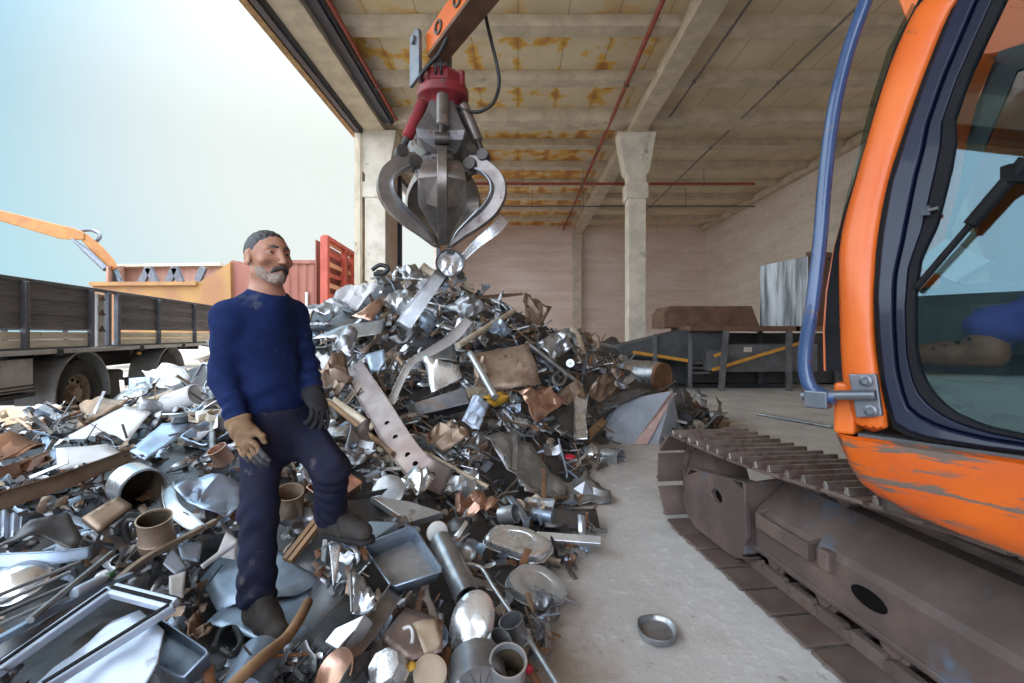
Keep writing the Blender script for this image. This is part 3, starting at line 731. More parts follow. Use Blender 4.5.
mb.build('stick_dark_underside', M_RUSTB, exc, bevel=.006)  # brown plate making the stick's lower face darker than its sides
for k, l in ((0, .45), (1, .9), (2, 1.35)):
    c0 = PIN - sdir * l - ss * (.148 + .016 * l) + su * .02
    c0 = PIN - sdir * l; sgn = 1 if ss.dot(V((0, 0, 0)) - c0) > 0 else -1
    for sg in (1, -1):
        M = frame(ss * sg, sdir, c0 + ss * sg * (.135 + .011 * l) - su * .0)
        MB().lathe([(.085, 0), (.085, .012), (.055, .014), (.055, -.02), (0, -.02)], 20, M).build('stick_boss', [M_DKMETAL], exc, smooth=35)
mb = MB(); mb.tube([elbow + V((.05, 0, .33)), elbow + V((-.2, .25, .36)), back_ + su * .2], .06, 10); mb.build('stick_cylinder', M_DKMETAL, exc, smooth=40)
# end bracket plates at the stick tip
for sg in (-1, 1):
    mb = MB(); cc = PIN + ss * sg * .19
    pts = []
    for a in np.linspace(0, PI, 9): pts.append(cc + V((0, 0, .1)) + sdir * .13 * math.cos(a) * -1 + V((0, 0, .13 * math.sin(a))))
    pts += [cc + sdir * .13 + V((0, 0, -.42)), cc - sdir * .13 + V((0, 0, -.42))]
    mb.prism(pts, ss * sg * .05); mb.build('hanger_plate', M_STEELB, exc, bevel=.01)
    M = frame(ss * sg, (0, 0, 1), cc + ss * sg * .05 + V((0, 0, .1)))
    MB().lathe([(0, .035), (.05, .035), (.055, 0), (0, 0)], 16, M).build('pin', M_STEELB, exc, smooth=35)

# ---------------------------------------------------------------- the grapple
M_GRED = pm('red grapple paint', (.27, .022, .028), (.17, .018, .022), rough=.45, scale=5, stain=(.12, .06, .05), sthr=.56, sscale=6.)
M_GPLATE = pm('worn grey plate', (.17, .16, .16), (.26, .25, .25), rough=.45, metal=.6, scale=4, stain=(.16, .10, .08), sthr=.58, sscale=5.)
M_TINE = pm('worn tine steel', (.30, .27, .25), (.20, .17, .155), rough=.4, metal=.75, scale=5, stain=(.20, .12, .09), sthr=.56, sscale=4.)
M_TINEIN = pm('polished tine inside', (.48, .51, .55), (.32, .34, .37), rough=.32, metal=.9, scale=4)
M_HOSE = pm('black hose', (.018, .018, .02), rough=.5)
def gz(py): return EYE - (py - VY) * 6.3 / FPX
gr = thing('scrap_grapple', 'five-tined orange-peel grapple hanging over the scrap heap', 'grapple', (GX, GY, gz(250)))
GC = V((GX, GY, 0))
def gp(rho, az, z, off=0.):  # cylindrical about the grapple axis; off = sideways along the tangent
    c_, s_ = math.cos(R(az)), math.sin(R(az)); return GC + V((rho * c_ - off * s_, rho * s_ + off * c_, z))
T = Matrix.Translation
# hanger link + red rotator head
mb = MB(); mb.box(GC + V((-.02, 0, gz(66))), (.20, .16, .34)); mb.box(GC + V((-.06, 0, gz(54))), (.24, .30, .12)); mb.build('suspension_link', M_DKMETAL, gr, bevel=.02)
mb = MB()
mb.lathe([(0, gz(72)), (.17, gz(72)), (.30, gz(80)), (.31, gz(86)), (.31, gz(91))], 8, T(GC) @ Matrix.Rotation(.35, 4, 'Z'))
mb.lathe([(.31, gz(90)), (.33, gz(92)), (.33, gz(100)), (.24, gz(104)), (.20, gz(110)), (0, gz(110))], 24, T(GC))
mb.build('rotator_head', M_GRED, gr, bevel=.012, smooth=35)
mb = MB()
for az in (60, 150, 240, 330): mb.box(gp(.28, az, gz(85)), (.10, .06, .20), Matrix.Rotation(R(az), 3, 'Z'))
mb.build('rotator_rib', M_GRED, gr, bevel=.01)
# body: five sloping plates between the cylinders
mb = MB(); n = 10
def deca(r1, r2, z): return [gp(r1 if k % 2 else r2, -85 + 36 * k, z) for k in range(10)]
mb.loft([deca(.22, .19, gz(106)), deca(.30, .24, gz(118)), deca(.50, .34, gz(142)), deca(.46, .32, gz(150)), deca(.30, .26, gz(160))]); mb.build('body_housing', M_GPLATE, gr, bevel=.012)
mb = MB(); mb.lathe([(0, gz(150)), (.22, gz(150)), (.26, gz(160)), (.24, gz(178)), (.12, gz(186)), (0, gz(186))], 20, T(GC)); mb.build('body_hub', M_DKMETAL, gr, smooth=35)
prof_o = [(.36, 158), (.50, 160), (.66, 168), (.78, 178), (.83, 190), (.81, 203), (.70, 217), (.52, 228), (.30, 238), (.12, 247)]
prof_i = [(.34, 174), (.44, 172), (.55, 176), (.64, 183), (.685, 191), (.66, 201), (.56, 212), (.40, 222), (.22, 234), (.12, 246)]
po = spline([V((a, gz(z), 0)) for a, z in prof_o], 4); pi = spline([V((a, gz(z), 0)) for a, z in prof_i], 4)
for az in (-82, -10, 62, 134, 206):
    tn = thing('tine', None, None, gp(.4, az, gz(165))); del_props(tn); tn.parent = gr; tn.matrix_parent_inverse = T(gr.location).inverted()
    nn = len(po)
    # central spine rib
    mb = MB(); vs = [[gp(p.x, az, p.y, s) for s in (-.055, .055)] + [gp(q.x, az, q.y, s) for s in (.055, -.055)] for p, q in zip(po, pi)]
    mb.loft(vs); mb.build('spine', M_TINE, tn, bevel=.008, smooth=35)
    # curved shell plate on the inner side, widening then pointed
    mb = MB(); rows = []
    for i, q in enumerate(pi):
        f = i / (nn - 1); wd = (.14 + .14 * math.sin(min(1, f * 1.55) * PI / 2)) if az == -82 else (.085 + .06 * math.sin(min(1, f * 1.3) * PI / 2)); wd *= 1 if f < .70 else max(.10, 1 - ((f - .70) / .30) ** 1.1)
        rows.append([gp(q.x - .03 * abs(s) ** 1.5, az, q.y - .0, s * wd) for s in (-1, -.6, -.2, .2, .6, 1)])
    mb.loft(rows, cap=False, closed=False); mb.build('shell_plate', M_TINEIN if az in (-10, 206) else M_TINE, tn, solid=.022, bevel=.004, smooth=40)
    # gussets between spine and shell
    for s in (-1, 1) if az == -82 else ():
        mb = MB(); i0, i1 = nn * 5 // 10, nn * 7 // 10
        mb.add([gp(po[i0].x - .02, az, po[i0].y, s * .055), gp(pi[i0].x, az, pi[i0].y, s * (.26 if az == -82 else .15)), gp(pi[i1].x, az, pi[i1].y, s * (.18 if az == -82 else .13)), gp(po[i1].x - .02, az, po[i1].y, s * .055)], [(0, 1, 2, 3)])
        mb.build('gusset', M_TINE, tn, solid=.015)
    # pivot boss
    M = frame(gp(0, az, 0, 1) - GC, (0, 0, 1), gp(.38, az, gz(168)))
    MB().lathe([(0, -.13), (.075, -.13), (.085, -.10), (.085, .10), (.075, .13), (0, .13)], 18, M).build('pivot_pin', M_DKMETAL, tn, smooth=35)
    # cylinder: barrel from the head, rod down to the tine
    a, c_ = gp(.26, az, gz(106)), gp(.54, az, gz(159))
    if az == -82: a, c_ = gp(.30, az, gz(106)), gp(.50, az, gz(154))
    b_ = a.lerp(c_, .70)
    cyl = MB().tube([a, a.lerp(c_, .04), b_, b_ + (c_ - a) * .03], [.05, .075, .075, .05], 16).build('cylinder_barrel', M_GRED if az in (206, 134) else M_TINE, gr, smooth=35)
    rod = MB().tube([b_, c_], .042, 12).build('cylinder_rod', M_DKMETAL, gr, smooth=40)
    M = frame(gp(0, az, 0, 1) - GC, (0, 0, 1), c_)
    MB().lathe([(0, -.09), (.07, -.09), (.075, -.07), (.075, .07), (.07, .09), (0, .09)], 16, M).build('rod_eye', M_DKMETAL, gr, smooth=35)
# hoses
def hose(name, pix, r, lab=None):
    pts = spline([at(x, y, d_) for x, y, d_ in pix], 8)
    o = MB().tube(pts, r, 10).build('hydraulic_hose', M_HOSE, gr, smooth=60)
hose('h', [(484, -30, 5.8), (485, 10, 5.9), (491, 40, 6.0), (497, 65, 6.05), (499, 85, 6.1), (493, 103, 6.1), (478, 112, 6.15), (462, 109, 6.2), (452, 103, 6.2)], .022)
hose('h', [(458, -30, 5.7), (457, 5, 5.75), (450, 30, 5.8), (440, 52, 5.9), (428, 66, 5.95), (421, 76, 6.0), (424, 84, 6.1)], .026)
hose('h', [(434, 58, 5.95), (436, 70, 5.98), (434, 80, 6.1)], .016)
hose('h', [(440, 58, 5.95), (441, 70, 5.98), (441, 82, 6.1)], .016)
# ---------------------------------------------------------------- the truck beside the open side
TRD, TRS, TR0 = V((-.22, .975, 0)).normalized(), V((-.975, -.22, 0)).normalized(), V((-6.03, 5.7, 0))   # along, away from us, origin
def tw(t, s, z): return TR0 + TRD * t + TRS * s + V((0, 0, z))
TM = Matrix((TRD, TRS, V((0, 0, 1)))).transposed()
def tbox(mb, t, s, z, st, ss_, sz): return mb.box(tw(t, s, z), (st, ss_, sz), TM)
M_SLAT = pm('weathered grey side boards', (.15, .14, .14), (.24, .22, .22), rough=.8, scale=3, stretch=(1, 1, 14), stain=(.26, .23, .2), sthr=.63, sscale=3.)
M_PALEB = pm('pale worn boards', (.92, .84, .68), (.74, .64, .50), rough=.8, scale=3, stretch=(1, 1, 10), stain=(.22, .17, .13), sthr=.6)
M_TRPOST = pm('grey side post', (.15, .15, .165), (.10, .10, .11), rough=.5, metal=.4, scale=6)
M_TRWHITE = pm('dirty white paint', (.66, .64, .62), (.50, .47, .44), rough=.5, scale=3, stain=(.22, .15, .10), sthr=.62, sscale=3.)
M_TYRE = pm('tyre rubber', (.03, .029, .029), (.055, .05, .045), rough=.85, scale=9)
M_RIM = pm('rusty pale rim', (.42, .36, .28), (.28, .20, .14), rough=.6, metal=.3, scale=8)
M_GUARD = pm('grey mudguard', (.36, .35, .34), (.26, .25, .24), rough=.6, scale=4)
M_CHAS = pm('dark chassis', (.03, .028, .028), (.06, .05, .045), rough=.7, scale=5)
truck = thing('flatbed_truck', 'grey truck with weathered slatted side boards parked beyond the scrap', 'truck', tw(2, 1.2, 0))
ZB, ZT = 1.30, 2.16
tbox(MB(), 2.3, 1.22, ZB - .02, 8.2, 2.4, .10).build('bed_floor', M_TRPOST, truck)
o = MB(); tbox(o, 2.3, -.01, ZB - .035, 8.2, .05, .06).build('bed_rail', M_TRWHITE, truck, bevel=.005)
posts = [-1.75, .33, 1.62, 2.05, 2.30, 3.65, 5.25, 6.4]
def sidewall(s, det):
    edges = [-1.75, .33, 1.62, 2.36, 3.65, 5.25, 6.4]
    for i in range(len(edges) - 1):
        a, c_ = edges[i], edges[i + 1]
        if abs(edges[i] - 1.62) < .01: continue
        mb = MB(); k = 6
        for j in range(k):
            hh = (ZT - ZB - .29) / k; z = ZB + .27 + hh * (j + .5)
            tbox(mb, (a + c_) / 2, s + .015 * (j % 2), z, c_ - a, .03, hh + .004)
        mb.build('slat_panel', M_SLAT, truck)
        mb = MB()
        for j in range(2): tbox(mb, (a + c_) / 2, s, ZB + .075 + .105 * j, c_ - a, .03, .095)
        mb.build('lower_board', M_PALEB, truck)
    tbox(MB(), 2.3, s, ZT + .01, 8.2, .06, .05).build('top_rail', M_TRPOST, truck, bevel=.008)
    for p_ in posts:
        wide = .07
        tbox(MB(), p_, s - .035, (ZB + ZT) / 2, wide, .07, ZT - ZB - .02).build('stake', M_TRPOST, truck, bevel=.008)
sidewall(0, True); sidewall(2.42, False)
mb = MB(); tbox(mb, 1.84, -.03, (ZB + ZT) / 2 - .02, .17, .05, ZT - ZB - .06); mb.build('white_post', M_TRWHITE, truck, bevel=.006)
for z in (1.55, 1.80, 2.03):
    mb = MB(); tbox(mb, 1.84, -.065, z, .12, .03, .03); mb.prism([tw(1.79, -.07, z + .015), tw(1.89, -.07, z + .015), tw(1.84, -.07, z + .075)], TRS * .02); mb.build('hinge_bracket', M_RUSTB, truck)
for t_ in (.95, 3.05, 4.7):
    tbox(MB(), t_, -.03, ZB - .05, .10, .06, .09).build('latch', M_CHAS, truck, bevel=.01)
o = tbox(MB(), 3.0, -.02, ZB - .14, .07, .03, .05).build('side_marker_lamp', M_STRAP, truck)
for s in (.75, 1.7): tbox(MB(), 2.3, s, 1.05, 8.0, .09, .26).build('chassis_rail', M_CHAS, truck)
for k in range(6): tbox(MB(), -1.2 + k * 1.4, 1.2, 1.2, .08, 2.2, .10).build('cross_member', M_CHAS, truck)
# tool box with a dark trim line
mb = MB(); tbox(mb, -.35, .30, .98, 2.0, .45, .42); mb.build('tool_box', M_TRWHITE, truck, bevel=.015)
for z in (.80, .845): tbox(MB(), -.35, .07, z, 2.0, .01, .018).build('trim_line', M_CHAS, truck)
tbox(MB(), -.35, .28, .72, 2.1, .4, .05).build('box_step', M_CHAS, truck, bevel=.01)
mb = MB(); mb.prism([tw(-.2 + a * .075 + .06 * math.sin(a * 2.2), .073, 1.10 + .022 * math.cos(a * 3.1)) for a in np.linspace(0, 4, 12)] + [tw(.1 - a * .075, .073, 1.06 + .014 * math.sin(a * 3.7)) for a in np.linspace(0, 4, 12)], TRS * .004)
mb.build('dark_smear', M_CHAS, truck)
def truck_wheel(t_, z_, s0=.10):
    wh = thing('wheel', None, None, tw(t_, s0 + .15, z_)); wh.parent = truck; wh.matrix_parent_inverse = Matrix.Translation(truck.location).inverted()
    M = frame(-TRS, (0, 0, 1), tw(t_, s0, z_))
    mb = MB(); mb.lathe([(.29, -.24), (.38, -.27), (.49, -.25), (.525, -.19), (.525, -.08), (.49, -.02), (.42, .005), (.33, -.005), (.292, -.03), (.29, -.24)], 40, M); mb.build('tyre', M_TYRE, wh, smooth=35)
    mb = MB(); mb.lathe([(.295, -.03), (.285, -.035), (.265, -.07), (.25, -.10), (.15, -.10), (.125, -.07), (.10, -.03), (.0, -.025)], 40, M); mb.build('rim', M_RIM, wh, smooth=30)
    for k in range(10):
        a = 2 * PI * k / 10
        MB().lathe([(.027, 0), (.027, .006), (0, .006)], 10, M @ Matrix.Translation((.20 * math.cos(a), .20 * math.sin(a), -.100))).build('hand_hole', M_HOLE, wh)
    # mudguard arch
    mg = MB(); rows = []
    for a in np.linspace(R(-8), R(188), 22):
        rows.append([tw(t_ + rr * math.cos(a), s, z_ + rr * math.sin(a)) for rr, s in ((.61, s0 - .06), (.64, s0 - .06), (.64, s0 + .4), (.61, s0 + .4))])
    mg.loft(rows); mg.build('mudguard', M_GUARD, truck, smooth=40)
truck_wheel(1.62, .62); truck_wheel(4.35, .62)
tbox(MB(), 1.62, 1.2, .56, .16, 2.0, .16).build('axle', M_CHAS, truck); tbox(MB(), 4.35, 1.2, .56, .16, 2.0, .16).build('axle', M_CHAS, truck)
tbox(MB(), 2.75, .35, .62, .5, .3, .55).build('brake_tank', M_CHAS, truck, bevel=.06)

# ---------------------------------------------------------------- yard beyond: shear hopper, crane arm, rusty walls, red slatted container
M_OCHRE = pm('ochre rusty paint', (.37, .20, .06), (.30, .14, .065), rough=.75, scale=.9, stretch=(1, 1, .4), stain=(.36, .28, .02), sthr=.60, sscale=.8)
M_RUSTPINK = pm('pinkish rust', (.34, .17, .12), (.42, .24, .17), rough=.8, scale=1.2, stretch=(2, 2, .5), stain=(.25, .12, .08), sthr=.58, sscale=1.)
M_RUSTRED = pm('red brown rust', (.25, .09, .065), (.31, .13, .09), rough=.8, scale=1.5, stretch=(2, 2, .4))
M_REDC = pm('faded red paint', (.50, .10, .06), (.40, .07, .045), rough=.6, scale=2.)
M_TIMBER = pm('pale red timber', (.62, .26, .15), (.70, .38, .22), rough=.7, scale=2.)
M_CRANE = pm('orange crane paint', (.36, .15, .022), (.30, .11, .022), rough=.5, scale=1.5)
hp = thing('shear_hopper', 'long ochre rusty loading hopper with triangular braces behind the truck', 'hopper', (-14, 21, 0))
DH = 21.0
fr_poly = [(92, 285), (196, 284.5), (230, 262), (232, 345), (92, 345)]
MB().prism([at(x, y, DH) for x, y in fr_poly], (0, .25, 0)).build('front_wall', M_OCHRE, hp)
MB().beam(at(91, 284, DH - .1), at(197, 283.5, DH - .1), .2, .16).build('wall_rim', M_OCHRE, hp)
MB().prism([at(x, y, DH + 3.2) for x, y in ((124, 267), (222, 265), (222, 340), (124, 340))], (0, .2, 0)).build('back_wall', M_RUSTPINK, hp)
MB().prism([at(106, 266, DH + .3), at(124, 266, DH + 3.2), at(124, 340, DH + 3.2), at(106, 340, DH + .3)], (.1, 0, 0)).build('end_wall', M_RUSTPINK, hp)
MB().beam(at(108, 266, DH + 3), at(222, 264.5, DH + 3), .3, .14).build('back_rim', M_CONC, hp)
MB().prism([at(x, y, DH + .2) for x, y in ((229, 263), (232, 260), (262, 266), (262, 345), (232, 345))], (0, 3, 0)).build('tall_end', M_RUSTRED, hp)
for a, c_ in (((141, 284), (149, 268)), ((156, 283), (149, 268)), ((168, 284), (175, 268)), ((181, 282), (175, 268)), ((198, 281), (204, 267))):
    MB().beam(at(*a, DH + .5), at(*c_, DH + .5), .28, .16, up=(0, 1, 0)).build('brace', M_TRPOST, hp)
rw = thing('rusty_container', 'rust red corrugated container wall standing behind the man', 'container', (-7.5, 20, 0))
mb = MB(); prof = []
for k in range(40):
    x0 = at(262, 0, 20).x + k * .085; prof.append((x0, 20 + (.05 if (k // 2) % 2 else 0)))
zt = at(0, 262, 20).z
mb.add([V((x, y, 0)) for x, y in prof] + [V((x, y, zt)) for x, y in prof], [(i, i + 1, 41 + i, 40 + i) for i in range(39)])
mb.build('corrugated_side', M_RUSTRED, rw, solid=.03)
x0, x1 = at(262, 0, 20).x, at(262, 0, 20).x + 39 * .085
mb = MB(); mb.box(((x0 + x1) / 2, 20, zt), (x1 - x0, .14, .14)); mb.build('top_rail', M_RUSTRED, rw)
mb = MB(); mb.box(((x0 + x1) / 2, 22, zt - .02), (x1 - x0, 4, .08)); mb.build('roof_sheet', M_RUSTRED, rw)
a = at(306, 0, 19.85).x; MB().box((a, 19.93, 2.0), (.1, .1, 2.4)).build('pale_post', M_TRWHITE, rw)
# red slatted container receding to the right
rc = thing('slatted_container', 'bright red container with open slatted sides beside the warehouse column', 'container', (-7, 18, 0))
A, B = at(325, 237, 17.2), at(363, 260, 22.6); A.z = B.z = (A.z + B.z) / 2
def rp_(f, z, o=0): p = A.lerp(B, f); return V((p.x - o, p.y, z))
zt = A.z
for f, w_ in ((0, .42), (.43, .30), (.50, .14), (.66, .34), (1.0, .3)):
    MB().beam(rp_(f, 0), rp_(f, zt), w_ * .6, w_ * .5, up=(0, 1, 0)).build('upright', M_REDC, rc)
for k in range(13):
    z = .2 + k * (zt - .3) / 12
    MB().beam(rp_(0, z, .06), rp_(1, z, .06), .05, .16).build('slat', M_TIMBER if k % 2 == 0 else M_REDC, rc)
MB().beam(rp_(0, zt), rp_(1, zt), .18, .14).build('top_rail', M_REDC, rc)
mb = MB(); mb.prism([rp_(0, 0, .3), rp_(1, 0, .3), rp_(1, zt - .1, .3), rp_(0, zt - .1, .3)], (-.04, 0, 0)); mb.build('inner_sheet', M_RUSTRED, rc)
for o_ in (): MB().beam(rp_(0, 0, o_), rp_(0, zt, o_), .1, .1, up=(0, 1, 0)).build('upright', M_REDC, rc)
# loading crane arm
cr = thing('crane_arm', 'orange loading crane arm reaching over the hopper', 'crane', at(-60, 200, 22) * 1)
DC = 22.0
mb = MB(); pts = [(-60, 196, 22), (0, 215, 20), (60, 230, 18), (78, 234, 17)]
mb.loft([[at(x, y - h_, DC - .3), at(x, y - h_, DC + .3), at(x, y + h_, DC + .3), at(x, y + h_, DC - .3)] for x, y, h_ in ((-120, 186, 6), (-60, 196, 6), (0, 215.5, 5.5), (60, 232, 7), (74, 234, 6), (84, 236, 4))]); mb.build('main_arm', M_CRANE, cr, bevel=.04)
mb = MB(); mb.loft([[at(x - h_, y + h_ * .6, DC - .25), at(x - h_, y + h_ * .6, DC + .25), at(x + h_, y - h_ * .6, DC + .25), at(x + h_, y - h_ * .6, DC - .25)] for x, y, h_ in ((82, 235, 3.6), (98, 250, 5), (110, 263, 4.5), (114, 270, 4))]); mb.build('stick', M_CRANE, cr, bevel=.04)
MB().tube([at(72, 239, DC - .3), at(88, 252, DC - .3), at(106, 269, DC - .3)], [.05, .14, .14], 8).build('stick_cylinder', M_STEELB, cr)
mb = MB(); mb.prism([at(x, y, DC - .1) for x, y in ((104, 263), (110, 263), (119, 283), (108, 284))], (0, .3, 0)); mb.build('grab_link', M_GALVP, cr)
MB().tube(spline([at(80, 231, DC), at(90, 230, DC), at(98, 233, DC), at(100, 237, DC), at(96, 242, DC)], 6), .075, 8).build('hose', M_STEELB, cr)
MB().beam(at(-118, 186, DC), V((at(-118, 0, DC).x, DC, 0)), .8, .8, up=(0, 1, 0)).build('crane_post', M_CRANE, cr)
# ---------------------------------------------------------------- figures: smooth distance fields meshed by surface nets
def snet(f, xs, ys, zs):
    P = np.stack(np.meshgrid(xs, ys, zs, indexing='ij'), -1)
    v = f(P); sg = v < 0; nx, ny, nz = v.shape
    acc = np.zeros((nx - 1, ny - 1, nz - 1, 3)); cnt = np.zeros((nx - 1, ny - 1, nz - 1))
    for ax in range(3):
        sl0 = [slice(None)] * 3; sl1 = [slice(None)] * 3; sl0[ax] = slice(0, -1); sl1[ax] = slice(1, None)
        a, c_ = v[tuple(sl0)], v[tuple(sl1)]; cr_ = (a < 0) != (c_ < 0)
        t = np.where(cr_, a / np.where(cr_, a - c_, 1), 0)
        pt = P[tuple(sl0)] + (P[tuple(sl1)] - P[tuple(sl0)]) * t[..., None]; pt = pt * cr_[..., None]
        o1, o2 = [q for q in range(3) if q != ax]
        for i in (0, 1):
            for j in (0, 1):
                s_ = [slice(None)] * 3; s_[o1] = slice(i, i + v.shape[o1] - 1); s_[o2] = slice(j, j + v.shape[o2] - 1)
                acc += pt[tuple(s_)]; cnt += cr_[tuple(s_)]
    act = cnt > 0; idx = -np.ones(act.shape, int); idx[act] = np.arange(act.sum()); vs = acc[act] / cnt[act][:, None]
    fs = []
    for ax in range(3):
        o1, o2 = [q for q in range(3) if q != ax]
        sl0 = [slice(1, -1)] * 3; sl1 = [slice(1, -1)] * 3; sl0[ax] = slice(0, -1); sl1[ax] = slice(1, None)
        a, c_ = sg[tuple(sl0)], sg[tuple(sl1)]; ii = np.argwhere(a != c_)
        fl = a[tuple(ii.T)]
        off = np.zeros(3, int); off[o1] = 1; off[o2] = 1; b0 = ii + off
        def cell(d1, d2):
            q = b0.copy(); q[:, o1] -= d1; q[:, o2] -= d2; return idx[tuple(q.T)]
        quad = np.stack([cell(1, 1), cell(0, 1), cell(0, 0), cell(1, 0)], -1)
        fs.append(quad)
    return vs, np.concatenate(fs)

def smin(a, c_, k): h = np.maximum(k - np.abs(a - c_), 0) / k; return np.minimum(a, c_) - h * h * k * .25
def smax(a, c_, k): return -smin(-a, -c_, k)
def rcone(P, a, c_, ra, rb):
    a = np.array(a, float); c_ = np.array(c_, float); d = c_ - a; L2 = d @ d
    t = np.clip(((P - a) @ d) / L2, 0, 1); q = P - a - t[..., None] * d
    return np.sqrt((q * q).sum(-1)) - (ra + (rb - ra) * t)
def ell(P, c_, r, Rm=None):
    q = P - np.array(c_, float)
    if Rm is not None: q = q @ np.array(Rm, float)
    q = q / np.array(r, float); k = np.sqrt((q * q).sum(-1)); return (k - 1) * min(r)
def squash(P, c_, ax, k):
    """stretch space along ax about c_ so that solids come out flatter by k"""
    ax = np.array(ax, float); s = (P - np.array(c_, float)) @ ax; return P + (s * (k - 1))[..., None] * ax
def chain(P, pts, rs, k=.02):
    d = None
    for i in range(len(pts) - 1):
        e = rcone(P, pts[i], pts[i + 1], rs[i], rs[i + 1]); d = e if d is None else smin(d, e, k)
    return d
def mesh_sdf(f, lo, hi, step, name, mat, parent, fine=None):
    axs = []
    for i in range(3):
        if fine:
            l, h, st = fine[i]; a = list(np.arange(lo[i], l, step)) + list(np.arange(l, h, st)) + list(np.arange(h, hi[i] + step, step)); axs.append(np.unique(np.round(a, 5)))
        else: axs.append(np.arange(lo[i], hi[i] + step, step))
    vs, fs = snet(f, *axs)
    mb = MB(); mb.v = [tuple(p) for p in vs]; mb.f = [tuple(int(i) for i in q) for q in fs]; mb.m = [0] * len(mb.f)
    return mb.build(name, mat, parent, smooth=180)
def wr(P, fr, amp, ph=0): return amp * np.sin(P[..., 0] * fr[0] + P[..., 1] * fr[1] + P[..., 2] * fr[2] + ph + 1.3 * np.sin(P[..., 2] * 23 + ph) + .9 * np.sin(P[..., 0] * 19 + P[..., 1] * 17))

M_SKIN = pm('tanned skin', (.46, .235, .155), (.38, .18, .115), rough=.5, scale=14, bump=.05)
M_SWEAT = pm('navy sweater knit', (.010, .024, .100), (.007, .016, .068), rough=.85, scale=18, bump=.10, stain=(.055, .065, .10), sthr=.60, sscale=7., srough=.9, spec=.2)
M_TROU = pm('dusty navy trousers', (.014, .016, .042), (.022, .022, .040), rough=.9, scale=10, bump=.10, stain=(.10, .085, .09), sthr=.60, sscale=8., srough=.9, spec=.2)
M_GLOVE = pm('tan work glove', (.30, .19, .105), (.22, .13, .07), rough=.85, scale=14, bump=.2, stain=(.10, .09, .085), sthr=.6, sscale=20.)
M_GLOVED = pm('dark work glove', (.014, .014, .017), (.025, .024, .026), rough=.85, scale=14, bump=.2)
M_FTIP = pm('dark rubber fingers', (.06, .06, .065), (.09, .085, .085), rough=.7, scale=14)
M_BOOT = pm('worn work boot', (.028, .023, .021), (.055, .045, .038), rough=.75, scale=10, bump=.15, stain=(.11, .095, .08), sthr=.62, sscale=12.)
M_SOLE = pm('boot sole', (.025, .023, .023), rough=.8)
M_HAIR = pm('dark greying hair', (.028, .028, .032), (.075, .075, .08), rough=.6, scale=60, stretch=(1, 1, .4), bump=.6)
M_BEARD = pm('grey stubble', (.36, .29, .25), (.25, .17, .13), rough=.8, scale=90, bump=.6)
M_MOUST = pm('dark moustache', (.035, .028, .026), (.08, .065, .06), rough=.7, scale=80, bump=.5)
M_EYEW = pm('eye white', (.36, .32, .30), rough=.2); M_IRIS = pm('dark iris', (.02, .012, .01), rough=.15)
M_BROW = M_HAIR

man = thing('person', 'man in navy sweater, work gloves and boots standing on the scrap', 'person', at(268, 620, 2.2))
F_ = V((.86, -.51, 0)); LFT = V((.51, .86, 0)); UP = V((0, 0, 1))          # facing, his left
a3 = np.array
# joints
neck = at(268, 297, 2.20); shR, shL = at(229, 318, 2.10), at(292, 316, 2.36)
elR, wrR, haR = at(223, 376, 2.08), at(239, 424, 2.02), at(247, 447, 2.0)
elL, wrL, haL = at(305, 366, 2.42), at(313, 394, 2.30), at(319, 410, 2.25)
chest, waist, pelv = at(262, 338, 2.22), at(272, 392, 2.22), at(281, 426, 2.24)
hipR, hipL = at(262, 432, 2.18), at(301, 430, 2.30)
knR, anR = at(259, 512, 2.15), at(257, 590, 2.17)
knL, anL = at(331, 468, 2.22), at(331, 517, 2.40)
hc = at(268, 262, 2.185)                                                     # head centre
HF = V((.83, -.55, .06)).normalized(); HU = V((.03, .0, 1)).normalized(); HL = HU.cross(HF).normalized(); HU = HF.cross(HL)
HM = Matrix((HL, HF, HU)).transposed()                                       # columns: his left, forward, up
def hd(P): return (P - a3(hc)) @ a3(HM)                                      # to head space (left, forward, up)
KH = 1.10
def head_sdf(P):
    q = hd(P) / KH; q = q.copy(); x = np.abs(q[..., 0]); Q = np.stack([x, q[..., 1], q[..., 2]], -1)
    d = ell(Q, (0, -.012, .042), (.073, .092, .082))
    d = smin(d, ell(Q, (0, .030, .010), (.062, .062, .075)), .03)                # face mass
    d = smin(d, rcone(Q, (0, .068, -.070), (.0, .045, -.062), .024, .03), .03)     # chin
    d = smin(d, rcone(Q, (.048, .0, -.046), (.014, .066, -.068), .017, .020), .035)  # jaw line
    d = smin(d, ell(Q, (.046, .058, -.008), (.022, .020, .017)), .022)            # cheek bone
    d = smin(d, rcone(Q, (.008, .086, .040), (.040, .070, .040), .011, .010), .014)  # brow
    d = smax(d, -ell(Q, (.031, .092, .024), (.019, .017, .012)), .016)            # eye socket
    d = smin(d, ell(Q, (.031, .0735, .0235), (.016, .013, .011)), .004)
    d = smax(d, -ell(Q, (.031, .0885, .0225), (.0100, .010, .0024)), .003)           # lid slit
    d = smin(d, rcone(Q, (0, .090, .030), (0, .114, -.016), .0085, .0120), .012)  # nose
    d = smin(d, ell(Q, (.0125, .101, -.019), (.0085, .011, .0075)), .006)
    d = smax(d, -ell(Q, (.036, .082, -.048), (.016, .014, .022)), .03)            # hollow cheek
    d = smin(d, rcone(Q, (0, .092, -.046), (.022, .082, -.048), .0055, .003), .008)
    d = smin(d, rcone(Q, (0, .090, -.056), (.018, .083, -.054), .0065, .003), .008)
    d = smax(d, -rcone(Q, (0, .100, -.051), (.024, .086, -.050), .0022, .0012), .003)
    ear = ell(Q, (.079, -.008, .010), (.010, .020, .033)); ear = smax(ear, -ell(Q, (.090, -.002, .012), (.008, .011, .020)), .006)
    d = smin(d, ear, .008)
    return d * KH
